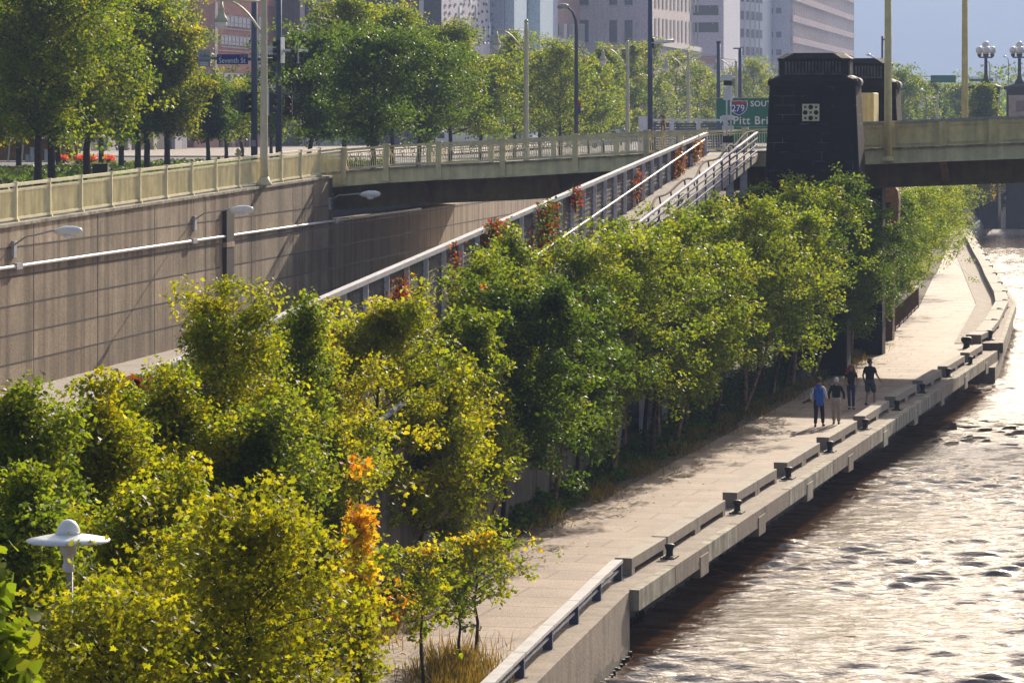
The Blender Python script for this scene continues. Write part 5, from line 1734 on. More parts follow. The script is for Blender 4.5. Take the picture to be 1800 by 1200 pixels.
    for px, y0, y1 in ((808, 10, 33), (837, 8, 33), (827, -5, 7), (855, -5, 7), (869, 22, 46), (878, 14, 37), (851, 48, 66), (860, 40, 63), (818, 35, 50), (882, 74, 84)):
        B.rect('river', px - 1.2, px + 1.2, y0, y1, bmat("bright_slot", (0.75, 0.8, 0.8)), "lit_slot", 0.06, 0.05)
    # pale blue tower
    pb = bmat("pale_blue_cladding", (0.50, 0.62, 0.70), rough=0.4)
    B = Block("pale_tower", "pale blue tower of two plain slabs with a shaded recess between", "tower", 884, 540, 4, 52, 70, bmat("blue_grey_recess", (0.34, 0.40, 0.52)), bmat("blue_grey_recess", (0.34, 0.40, 0.52)))
    B.rect('river', 887, 909, -60, 200, pb, "slab", 0.05, 1.5)
    B.rect('river', 928, 951, -60, 200, pb, "slab", 0.05, 2.0)
    # terracotta pavilion with columns
    tc = bmat("terracotta", (0.50, 0.29, 0.24))
    B = Block("colonnade_building", "low terracotta building with white balustrade and columns beside the pale blue tower", "building", 950, 600, 3, 52, 33.2, tc, tc)
    C, d, n = B.face('river')
    a1, _ = on_face(1031, 30, C, d)
    zt = B.z1
    b = MB()
    for z0, z1 in ((zt - 0.2, zt + 0.5), (zt - 2.2, zt - 1.5)):
        face_box(b, C, d, n, -0.3, a1, z0, z1, 0.0, 0.5)
    for k in range(12):
        face_box(b, C, d, n, a1 * k / 11.5, a1 * k / 11.5 + 0.8, zt - 1.5, zt - 0.2, 0.05, 0.4)
    obj("balustrade", b, white, B.t)
    for k in range(4):
        B.rect('river', 957 + 17 * k, 964 + 17 * k, 44, 80, bmat("shaded_opening", (0.16, 0.13, 0.14)), "opening", 0.03, 0.05)
        B.rect('river', 965 + 17 * k, 971 + 17 * k, 42, 84, white, "column", 0.05, 0.9)
    B.rect('river', 962, 1032, 72, 75, white, "balcony_rail", 0.1, 0.9)
    # office block, distance haze put into its pale mauve colour
    mv = bmat("haze_tinted_stone_end", (0.60, 0.52, 0.56), streak=0.12)
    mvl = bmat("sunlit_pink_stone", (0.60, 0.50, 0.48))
    B = Block("office_building", "haze tinted office block with paired sash windows on its shaded end", "building", 1146, 640, 40, 55, 70, mv, mvl)
    C, d, n = B.face('end')
    for px in (985, 1025, 1078, 1105):
        for py in (75, 9, -57):
            a, z = on_face(px, py, C, d)
            B.win('end', a, z, 1.5 if px > 1050 else 2.1, 4.2, sill=lilac)
    for y0, y1 in ((32, 71), (-40, 15), (-95, -50)):
        for k in range(6):
            for q in (0, 6.5):
                x = 1150.5 + 13.5 * k + q
                C2, d2, n2 = B.face('river')
                sh = k * 1.5
                B.rect('river', x, x + 2.6, y0 + sh, y1 + sh, bmat("dim_window", (0.12, 0.10, 0.12)), "window", 0.05, 0.05)
    B.rect('river', 1147, 1226, 80, 84, white, "cornice", 0.05, 1.0)
    # car park
    cp = bmat("car_park_concrete", (0.62, 0.60, 0.70))
    B = Block("car_park", "lilac concrete car park with long dark openings and small lights", "car park", 1272, 720, 26, 30, 80, cp, cp)
    for y0, y1 in ((10, 27), (40, 57), (-22, -5)):
        B.rect('end', 1218, 1263, y0, y1, bmat("car_park_void", (0.07, 0.065, 0.06)), "opening", 0.08, 0.05)
    for px, py in ((1248, 12), (1261, 13), (1253, 42)):
        B.rect('end', px - 0.7, px + 0.7, py - 0.7, py + 0.7, MT['globe'], "ceiling_light", 0.14, 0.05)
    B.rect('end', 1232, 1262, 98, 112, tc, "brick_base", 0.08, 0.2)
    # white curved block
    wh = bmat("white_curved_cladding", (0.62, 0.62, 0.68))
    Y = 760
    c0 = Vector(((1268 - 900) / F * Y, Y, 5))
    t = thing("curved_building", "white curved block with ribs and square windows beside the car park", "building", c0)
    pts = []
    for k in range(9):
        u = k / 8
        pts.append(c0 + WN * (7.0 * math.sin(u * 1.35)) + WU * (2 + 26 * (1 - math.cos(u * 1.35))))
    b = MB(); b.prism([tuple(p[:2]) for p in pts] + [tuple((pts[-1] + WU * 20)[:2]), tuple((c0 + WU * 40)[:2])], 5, 75)
    obj("wall", b, wh, t)
    for i in range(8):
        p, q = pts[i], pts[i + 1]
        b = MB(); b.bar(Vector((p.x, p.y - 0.1, 5)), Vector((p.x, p.y - 0.1, 75)), 0.35, 0.35); obj("rib", b, white, t)
        dd = (q - p).normalized(); nn = Vector((dd.y, -dd.x, 0))
        for r_2 in range(6):
            z = 17.4 + 4.0 * r_2
            b = MB(); face_box(b, Vector((p.x, p.y, 5)), dd, nn, 0.25 * (q - p).length, 0.8 * (q - p).length, z, z + 1.9, 0.03, 0.08); obj("window", b, bmat("dim_window2", (0.16, 0.15, 0.22)), t)
    # hazy mauve block and glass tower
    mb_ = bmat("hazy_mauve_end", (0.66, 0.61, 0.70))
    B = Block("glass_tower", "tall pale glass tower with vertical silver fins and mauve windowed end", "tower", 1389, 800, 12, 92, 95, mb_, bmat("silver_blue_glass", (0.45, 0.50, 0.58), rough=0.2, metal=0.3, scale=0.06, var=0.25))
    C, d, n = B.face('end')
    for px in (1337, 1354, 1369):
        for py in (24, 66, 97, -20):
            a, z = on_face(px, py, C, d)
            B.win('end', a, z, 1.2, 1.3, m=bmat("dim_window2", (0.16, 0.15, 0.22)))
    C, d, n = B.face('river')
    fins = MB()
    for k in range(36):
        px = 1390 + 107 * k / 35
        a, z = on_face(px, 0, C, d)
        face_box(fins, C, d, n, a - 0.12, a + 0.12, 5, B.z1, 0.05, 0.7)
    obj("fin_screen", fins, bmat("warm_silver", (0.62, 0.55, 0.55), rough=0.35, metal=0.3), B.t)
    a1, _ = on_face(1497, 0, C, d)
    for k in range(12):
        z = 14 + 5.0 * k
        b = MB(); face_box(b, C, d, n, 0, a1, z, z + 1.5, 0.05, 0.62); obj("floor_band", b, bmat("pinkish_spandrel", (0.55, 0.38, 0.36), rough=0.4), B.t)
city()
# ---------------------------------------------------------------- people
def skin(name, pts, edges, root, m, parent, sub=2, shape=None):
    """pts: name -> ((x,y,z), r or (rx,ry)); one continuous skinned surface"""
    names = list(pts)
    idx = {n: i for i, n in enumerate(names)}
    bm = bmesh.new()
    layer = bm.verts.layers.skin.verify()
    vv = []
    for n in names:
        v = bm.verts.new(pts[n][0])
        r = pts[n][1]
        v[layer].radius = r if hasattr(r, '__len__') else (r, r)
        v[layer].use_root = (n == root)
        vv.append(v)
    for a, b in edges:
        bm.edges.new((vv[idx[a]], vv[idx[b]]))
    me = bpy.data.meshes.new(name)
    bm.to_mesh(me)
    bm.free()
    o = bpy.data.objects.new(name, me)
    COL.objects.link(o)
    md = o.modifiers.new("skin", 'SKIN')
    md.use_smooth_shade = True
    sb = o.modifiers.new("smooth", 'SUBSURF')
    sb.levels = sb.render_levels = sub
    me.materials.append(m)
    if parent is not None:
        o.parent = parent
    return o

def lerp(a, b, t): return tuple(a[i] + (b[i] - a[i]) * t for i in range(3))

CL = {}
def cloth(k, col):
    if k not in CL:
        CL[k] = mat("cloth_" + k, col, 0.85, 0.15, 8.0, bump=0.2, bscale=60)
    return CL[k]
SKINM = mat("skin_tone", (0.50, 0.27, 0.18), 0.5, 0.06, 6.0)
SHOE = cloth("dark_leather", (0.02, 0.017, 0.015))

def person(label, loc, rz, h, hands, feet, elbows, knees, hair, wear, head_turn=0.0, lean=0.0):
    """local frame: x right, y ahead, z up; hands/feet/elbows/knees given for a 1.75 m figure"""
    t = thing("person", label, "person", loc, rz)
    k = h / 1.75
    t.scale = (k, k, k)
    J = {}
    ly = lean
    J['pelvis'] = (0, 0, 0.96); J['waist'] = (0, ly * 0.3, 1.10); J['chest'] = (0, ly * 0.7, 1.30); J['neck0'] = (0, ly, 1.44); J['neck1'] = (0, ly + 0.02, 1.53)
    hc = (0, ly + 0.035, 1.63)
    J['head'] = hc; J['crown'] = (0, ly + 0.02, 1.705)
    for sgn, s in ((-1, 'l'), (1, 'r')):
        J['sh' + s] = (0.175 * sgn, ly, 1.405)
        J['el' + s] = elbows[s]; J['wr' + s] = hands[s]
        J['hip' + s] = (0.095 * sgn, 0, 0.90)
        J['kn' + s] = knees[s]
        J['an' + s] = (feet[s][0], feet[s][1], feet[s][2] + 0.085)
        J['to' + s] = (feet[s][0] + 0.03 * sgn, feet[s][1] + 0.17, feet[s][2] + 0.035)
    B = {n: (J[n], r) for n, r in (('pelvis', (0.135, 0.10)), ('waist', (0.125, 0.09)), ('chest', (0.15, 0.10)), ('neck0', (0.07, 0.06)), ('neck1', 0.052), ('head', (0.074, 0.092)), ('crown', (0.058, 0.07)))}
    # nose and ears are part of the same surface
    ca, sa = math.cos(head_turn), math.sin(head_turn)
    def hd(x, y, z): return (hc[0] + x * ca - y * sa, hc[1] + x * sa + y * ca, hc[2] + z)
    B['nose'] = (hd(0, 0.112, -0.02), 0.013)
    B['earl'] = (hd(-0.083, 0, -0.015), 0.014); B['earr'] = (hd(0.083, 0, -0.015), 0.014)
    E = [('pelvis', 'waist'), ('waist', 'chest'), ('chest', 'neck0'), ('neck0', 'neck1'), ('neck1', 'head'), ('head', 'crown'), ('head', 'nose'), ('head', 'earl'), ('head', 'earr')]
    for s in 'lr':
        sg = -1 if s == 'l' else 1
        for n, r in (('sh', 0.058), ('el', 0.040), ('wr', 0.028), ('hip', 0.085), ('kn', 0.056), ('an', 0.038), ('to', (0.038, 0.028))):
            B[n + s] = (J[n + s], r)
        E += [('chest', 'sh' + s), ('sh' + s, 'el' + s), ('el' + s, 'wr' + s), ('pelvis', 'hip' + s), ('hip' + s, 'kn' + s), ('kn' + s, 'an' + s), ('an' + s, 'to' + s)]
        # palm and five fingers continue the forearm
        w = Vector(J['wr' + s]); d = (w - Vector(J['el' + s])).normalized()
        side = Vector((0, 1, 0)) - d * d.y
        side = side.normalized() if side.length > 0.2 else Vector((0, 0, 1))
        inn = d.cross(side) * sg
        pm = w + d * 0.055
        B['pa' + s] = (tuple(pm), (0.024, 0.034)); E.append(('wr' + s, 'pa' + s))
        for q, (off, ln) in enumerate(((0.030, 0.072), (0.010, 0.082), (-0.010, 0.076), (-0.028, 0.060))):
            a = pm + d * 0.045 + side * off; c = a + d * ln * 0.55 + inn * -0.012; e = c + d * ln * 0.4 + inn * -0.028
            for nn, p, r in (('a', a, 0.010), ('b', c, 0.009), ('c', e, 0.0075)):
                B[f'f{q}{nn}{s}'] = (tuple(p), r)
            E += [('pa' + s, f'f{q}a{s}'), (f'f{q}a{s}', f'f{q}b{s}'), (f'f{q}b{s}', f'f{q}c{s}')]
        a = pm + side * 0.04 - d * 0.01; c = a + side * 0.022 + d * 0.035
        B['tha' + s] = (tuple(a), 0.012); B['thb' + s] = (tuple(c), 0.009)
        E += [('pa' + s, 'tha' + s), ('tha' + s, 'thb' + s)]
    skin("body", B, E, 'pelvis', SKINM, t, 2)
    # face details
    for x in (-0.032, 0.032):
        b = MB(); b.lathe(hd(x, 0.088, 0.012), [(0.002, -0.006), (0.010, 0.0), (0.002, 0.006)], 8); obj("eye", b, MT['iron'], t, world=False)
    b = MB(); b.box(hd(0, 0.092, -0.058), (0.045, 0.012, 0.008), rz=head_turn); obj("mouth", b, cloth("lip", (0.35, 0.10, 0.08)), t, world=False)
    # clothes
    tp = wear['top']
    m = cloth(*tp['col'])
    g = 0.018
    pts = {'hem': ((0, 0, tp.get('hem', 0.90) - 0.05), (0.155 + g * tp.get('loose', 0), 0.12)), 'waist': (J['waist'], (0.142 + g * tp.get('loose', 0), 0.112)), 'chest': (J['chest'], (0.168, 0.122)), 'yoke': ((0, ly, 1.425), (0.135, 0.095)), 'collar': ((0, ly + 0.008, 1.535), (0.078, 0.074))}
    ed = [('hem', 'waist'), ('waist', 'chest'), ('chest', 'yoke'), ('yoke', 'collar')]
    sl = tp.get('sleeve', 0.5)
    if sl > 0:
        for s in 'lr':
            pts['sh' + s] = (J['sh' + s], 0.072)
            ed.append(('chest', 'sh' + s))
            if sl <= 1:
                pts['sl' + s] = (lerp(J['sh' + s], J['el' + s], sl), 0.060)
                ed.append(('sh' + s, 'sl' + s))
            else:
                pts['sl' + s] = (J['el' + s], 0.054); pts['sm' + s] = (lerp(J['el' + s], J['wr' + s], sl - 1), 0.042)
                ed += [('sh' + s, 'sl' + s), ('sl' + s, 'sm' + s)]
    else:
        for s in 'lr':
            pts['sh' + s] = (lerp(J['chest'], J['sh' + s], 0.85), 0.070); ed.append(('chest', 'sh' + s))
    skin(tp['name'], pts, ed, 'chest', m, t, 2)
    if 'sleeves' in wear:
        m2 = cloth(*wear['sleeves'])
        for s in 'lr':
            p2 = {'a': (J['sh' + s], 0.066), 'b': (J['el' + s], 0.056), 'c': (lerp(J['el' + s], J['wr' + s], 0.85), 0.044)}
            skin("sleeve", p2, [('a', 'b'), ('b', 'c')], 'a', m2, t, 2)
    bt_ = wear['bottom']
    m = cloth(*bt_['col'])
    pts = {'waist': ((0, 0, 1.10), (0.138, 0.104)), 'pelvis': (J['pelvis'], (0.158, 0.125))}
    ed = [('waist', 'pelvis')]
    ln = bt_.get('len', 2.0)
    lo = bt_.get('loose', 1.0)
    for s in 'lr':
        pts['hip' + s] = (lerp(J['hip' + s], J['kn' + s], 0.12), 0.102 * lo)
        ed.append(('pelvis', 'hip' + s))
        if ln <= 1.05:
            pts['leg' + s] = (lerp(J['hip' + s], J['kn' + s], ln), 0.098 * lo); ed.append(('hip' + s, 'leg' + s))
        else:
            pts['kn' + s] = (J['kn' + s], 0.074 * lo); pts['an' + s] = (lerp(J['kn' + s], J['an' + s], 0.97), 0.062 * lo)
            ed += [('hip' + s, 'kn' + s), ('kn' + s, 'an' + s)]
    skin(bt_['name'], pts, ed, 'pelvis', m, t, 2)
    for s in 'lr':
        f_ = feet[s]
        sg = -1 if s == 'l' else 1
        p2 = {'h': ((f_[0], f_[1] - 0.05, f_[2] + 0.045), (0.045, 0.045)), 'm': ((f_[0] + 0.01 * sg, f_[1] + 0.06, f_[2] + 0.045), (0.05, 0.042)), 't': ((f_[0] + 0.03 * sg, f_[1] + 0.19, f_[2] + 0.03), (0.045, 0.028))}
        skin("shoe", p2, [('h', 'm'), ('m', 't')], 'm', SHOE, t, 2)
    # hair
    hm = cloth(*hair['col'])
    bm = bmesh.new()
    bmesh.ops.create_icosphere(bm, subdivisions=4, radius=1.0)
    kill = [v for v in bm.verts if (v.co.y > 0.28 and v.co.z < 0.42 + 0.18 * abs(v.co.x)) or v.co.z < -0.66 or (v.co.z < -0.15 and v.co.y > -0.12)]
    bmesh.ops.delete(bm, geom=kill, context='VERTS')
    rr = random.Random(len(label))
    for v in bm.verts:
        w = 1 + 0.05 * math.sin(9 * v.co.x + 3 * v.co.z + rr.random() * 0.8) + 0.03 * math.sin(17 * v.co.y + 5 * v.co.x)
        c = v.co * w
        v.co = Vector(hd(c.x * 0.094, c.y * 0.112 - 0.008, c.z * 0.112 + 0.022))
    me = bpy.data.meshes.new("hair"); bm.to_mesh(me); bm.free()
    me.materials.append(hm)
    me.polygons.foreach_set("use_smooth", [True] * len(me.polygons))
    ho = bpy.data.objects.new("hair", me); COL.objects.link(ho); ho.parent = t
    sd = ho.modifiers.new("thickness", 'SOLIDIFY'); sd.thickness = 0.014
    if hair['kind'] == 'short':
        pass
    else:
        p2 = {'top': (hd(0, -0.01, 0.075), (0.085, 0.085)), 'back': (hd(0, -0.06, 0.0), (0.105, 0.075)), 'low': (hd(0, -0.075, -0.16), (0.15, 0.075)), 'end': (hd(0, -0.07, -0.27), (0.135, 0.055)),
              'l1': (hd(-0.10, -0.01, -0.02), 0.045), 'l2': (hd(-0.135, 0.01, -0.15), 0.055), 'l3': (hd(-0.13, 0.02, -0.25), 0.04),
              'r1': (hd(0.10, -0.01, -0.02), 0.045), 'r2': (hd(0.135, 0.01, -0.15), 0.055), 'r3': (hd(0.13, 0.02, -0.25), 0.04)}
        skin("long_hair", p2, [('top', 'back'), ('back', 'low'), ('low', 'end'), ('back', 'l1'), ('l1', 'l2'), ('l2', 'l3'), ('back', 'r1'), ('r1', 'r2'), ('r2', 'r3')], 'back', hm, t, 2)
        r = np.random.default_rng(1)
        n = 420
        z = -0.28 + 0.36 * r.random(n); a = math.pi * (0.9 + 1.2 * r.random(n)) + 0.0
        w = np.interp(z, [-0.28, -0.1, 0.08], [0.19, 0.16, 0.09])
        pts = [hd(float(w_ * math.cos(a_) * 1.05), float(0.5 * w_ * math.sin(a_) + 0.01), float(z_)) for w_, a_, z_ in zip(w, a, z)]
        leaves_blob("curls", pts, 0.05, hair_leaf, t, seed=3)
    return t

hair_leaf = leaf_mat("red_curl", [(0, (0.22, 0.05, 0.015)), (1, (0.40, 0.13, 0.035))], 0.4)
stand = {'l': (-0.10, 0, 0), 'r': (0.10, 0, 0)}

def crowd():
    # blue vest, back to us, camera at the left hip
    loc = G(1439, 750); loc.z = 0.004
    person("person in blue vest and white sleeves walking away with a camera", loc, math.radians(-14), 1.76,
           {'l': (-0.27, 0.02, 0.93), 'r': (0.30, 0.10, 0.98)}, {'l': (-0.10, -0.12, 0.0), 'r': (0.12, 0.22, 0.0)},
           {'l': (-0.27, -0.06, 1.14), 'r': (0.27, -0.06, 1.16)}, {'l': (-0.10, 0.03, 0.50), 'r': (0.11, 0.17, 0.50)},
           {'kind': 'short', 'col': ("brown_hair", (0.11, 0.06, 0.035))},
           {'top': {'name': "vest", 'col': ("blue_vest", (0.035, 0.14, 0.58)), 'sleeve': 0, 'hem': 0.76, 'loose': 2.6}, 'sleeves': ("white_sleeve", (0.72, 0.74, 0.80)),
            'bottom': {'name': "trousers", 'col': ("black_trousers", (0.012, 0.012, 0.016)), 'loose': 1.05}})
    q = loc + Vector((-0.36, 0.05, 0.93))
    t = thing("camera", "black camera with long lens hanging at the blue vest wearer's hip", "camera", q)
    b = MB(); b.box(q, (0.15, 0.10, 0.11)); b.box(q + Vector((0, 0, 0.07)), (0.06, 0.06, 0.04)); obj("camera_body", b, MT['iron'], t, bevel=0.01)
    b = MB(); b.tube([q + Vector((-0.05, 0, -0.02)), q + Vector((-0.20, -0.03, -0.07))], [0.045, 0.05], 12); obj("lens", b, MT['iron'], t)
    b = MB(); b.tube([q + Vector((0.03, 0, 0.05)), q + Vector((0.10, -0.10, 0.35)), q + Vector((0.20, -0.10, 0.55))], 0.012, 6); obj("strap", b, MT['iron'], t)
    # white hair, black top, beige trousers
    loc = G(1470, 746); loc.z = 0.004
    person("person with short white hair, black jumper and beige trousers walking away", loc, math.radians(-8), 1.69,
           {'l': (-0.27, 0.03, 0.90), 'r': (0.29, 0.0, 0.90)}, {'l': (-0.09, 0.12, 0.0), 'r': (0.09, -0.06, 0.0)},
           {'l': (-0.28, -0.03, 1.14), 'r': (0.29, -0.03, 1.14)}, {'l': (-0.10, 0.10, 0.50), 'r': (0.10, 0.02, 0.50)},
           {'kind': 'short', 'col': ("white_hair", (0.62, 0.60, 0.62))},
           {'top': {'name': "jumper", 'col': ("black_jumper", (0.010, 0.010, 0.012)), 'sleeve': 1.8, 'loose': 1.0, 'hem': 0.99},
            'bottom': {'name': "trousers", 'col': ("beige_trousers", (0.42, 0.35, 0.28)), 'loose': 1.12}})
    # red hair facing us
    loc = G(1496, 719); loc.z = 0.004
    person("person with long red curls in black top and blue jeans facing the strollers", loc, math.radians(180 - 6), 1.68,
           {'l': (-0.25, 0.04, 0.86), 'r': (0.24, 0.03, 0.84)}, {'l': (-0.09, 0.04, 0.0), 'r': (0.06, -0.05, 0.0)},
           {'l': (-0.26, -0.03, 1.12), 'r': (0.25, -0.03, 1.12)}, {'l': (-0.09, 0.05, 0.50), 'r': (0.08, 0.0, 0.50)},
           {'kind': 'long', 'col': ("red_hair", (0.34, 0.075, 0.02))},
           {'top': {'name': "top", 'col': ("black_top", (0.012, 0.011, 0.012)), 'sleeve': 0.55},
            'bottom': {'name': "jeans", 'col': ("blue_jeans", (0.025, 0.04, 0.10)), 'loose': 0.95}})
    # black polo and grey shorts, striding to the right
    loc = G(1529, 713); loc.z = 0.004
    person("person in black polo shirt and grey shorts striding with right arm held out", loc, math.radians(-32), 1.80,
           {'l': (-0.24, 0.06, 0.88), 'r': (0.34, 0.20, 0.95)}, {'l': (-0.10, -0.14, 0.02), 'r': (0.10, 0.18, 0.0)},
           {'l': (-0.27, -0.04, 1.12), 'r': (0.28, 0.03, 1.15)}, {'l': (-0.10, 0.04, 0.50), 'r': (0.11, 0.15, 0.50)},
           {'kind': 'short', 'col': ("dark_cropped_hair", (0.05, 0.03, 0.02))},
           {'top': {'name': "polo_shirt", 'col': ("black_polo", (0.011, 0.011, 0.014)), 'sleeve': 0.7, 'loose': 1.6, 'hem': 0.88},
            'bottom': {'name': "shorts", 'col': ("grey_shorts", (0.085, 0.085, 0.095)), 'len': 1.05, 'loose': 1.12}}, head_turn=-0.7)
    # man on the bridge
    a = bt(1166)
    p = BP(a, 1.3, bz(a))
    k = 1166
    p.x = (k - 900) / F * p.y
    p.z = bz(a) + 0.004
    person("person in olive shirt and pale trousers walking left along the bridge pavement", p, math.radians(80), 1.78,
           {'l': (-0.24, 0.10, 0.92), 'r': (0.24, 0.02, 0.90)}, {'l': (-0.09, 0.20, 0.0), 'r': (0.09, -0.16, 0.0)},
           {'l': (-0.26, -0.03, 1.13), 'r': (0.26, -0.06, 1.13)}, {'l': (-0.09, 0.15, 0.50), 'r': (0.09, 0.0, 0.50)},
           {'kind': 'short', 'col': ("grey_brown_hair", (0.16, 0.10, 0.07))},
           {'top': {'name': "shirt", 'col': ("olive_shirt", (0.12, 0.11, 0.07)), 'sleeve': 0.6, 'loose': 1.8},
            'bottom': {'name': "trousers", 'col': ("pale_trousers", (0.45, 0.38, 0.30))}})
crowd()
# ---------------------------------------------------------------- trees
GREEN = [(0, (0.032, 0.062, 0.011)), (0.5, (0.092, 0.132, 0.022)), (0.85, (0.175, 0.188, 0.030)), (1, (0.21, 0.17, 0.022))]
DEEP = [(0, (0.019, 0.044, 0.011)), (0.6, (0.050, 0.086, 0.017)), (0.93, (0.09, 0.12, 0.022)), (0.97, (0.35, 0.10, 0.015)), (1, (0.45, 0.10, 0.015))]
LIME = [(0, (0.040, 0.082, 0.006)), (0.45, (0.120, 0.155, 0.010)), (0.8, (0.23, 0.21, 0.012)), (1, (0.35, 0.26, 0.015))]
GOLD = [(0, (0.055, 0.090, 0.010)), (0.4, (0.150, 0.160, 0.014)), (0.8, (0.25, 0.215, 0.017)), (1, (0.38, 0.22, 0.02))]
FIRE = [(0, (0.13, 0.15, 0.015)), (0.3, (0.28, 0.22, 0.02)), (0.45, (0.36, 0.25, 0.025)), (0.75, (0.38, 0.19, 0.025)), (1, (0.36, 0.10, 0.02))]
AVENUE = [(0, (0.022, 0.052, 0.009)), (0.45, (0.068, 0.112, 0.012)), (0.8, (0.155, 0.172, 0.014)), (1, (0.20, 0.175, 0.014))]
LM = {k: leaf_mat("leaf_" + k, v) for k, v in (("green", GREEN), ("deep", DEEP), ("lime", LIME), ("gold", GOLD), ("fire", FIRE), ("avenue", AVENUE))}
LM['far'] = leaf_mat("leaf_far", AVENUE)

MAPLE = np.array([(0, 0), (0.10, 0.16), (0.42, 0.10), (0.30, 0.34), (0.52, 0.56), (0.24, 0.56), (0.0, 1.0), (-0.24, 0.56), (-0.52, 0.56), (-0.30, 0.34), (-0.42, 0.10), (-0.10, 0.16)])
HEART = np.array([(0, 0.08), (0.22, 0.0), (0.42, 0.16), (0.42, 0.42), (0.2, 0.76), (0, 1.0), (-0.2, 0.76), (-0.42, 0.42), (-0.42, 0.16), (-0.22, 0.0)])

def leaf_cards(name, P0, size, m, parent, offset, tint, r, outline=None, droop=0.5, lift=0.35):
    n = len(P0)
    nrm = r.normal(size=(n, 3)); nrm[:, 2] = np.abs(nrm[:, 2]) + lift
    nrm /= np.linalg.norm(nrm, axis=1)[:, None]
    td = r.normal(size=(n, 3)); td[:, 2] -= droop
    td -= nrm * (td * nrm).sum(1)[:, None]
    td /= np.linalg.norm(td, axis=1)[:, None] + 1e-9
    side = np.cross(nrm, td)
    sz = size * (0.55 + 0.8 * r.random(n))
    if outline is None:
        L = sz[:, None]
        a = P0; c = P0 + td * L; mid = P0 + td * L * 0.42
        fold = nrm * L * 0.10
        vs = np.stack([a, mid + side * L * 0.36 + fold, c, mid - side * L * 0.36 + fold], 1).reshape(-1, 3)
        return np_mesh(name, vs, np.arange(4 * n), 4, m, parent, {"tint": tint}, offset)
    k = len(outline)
    ctr = P0 + td * (sz * 0.42)[:, None]
    ring = P0[:, None, :] + (td[:, None, :] * outline[None, :, 1, None] + side[:, None, :] * outline[None, :, 0, None]) * sz[:, None, None]
    ring = ring + nrm[:, None, :] * (0.16 * np.abs(outline[None, :, 0, None]) * sz[:, None, None])
    vs = np.concatenate([ctr[:, None, :], ring], 1).reshape(-1, 3)
    i = np.arange(n)[:, None] * (k + 1)
    j = np.arange(k)[None, :]
    fs = np.stack([np.broadcast_to(i, (n, k)), i + 1 + j, i + 1 + (j + 1) % k], -1).ravel()
    return np_mesh(name, vs, fs, 3, m, parent, {"tint": np.repeat(tint, k)}, offset)

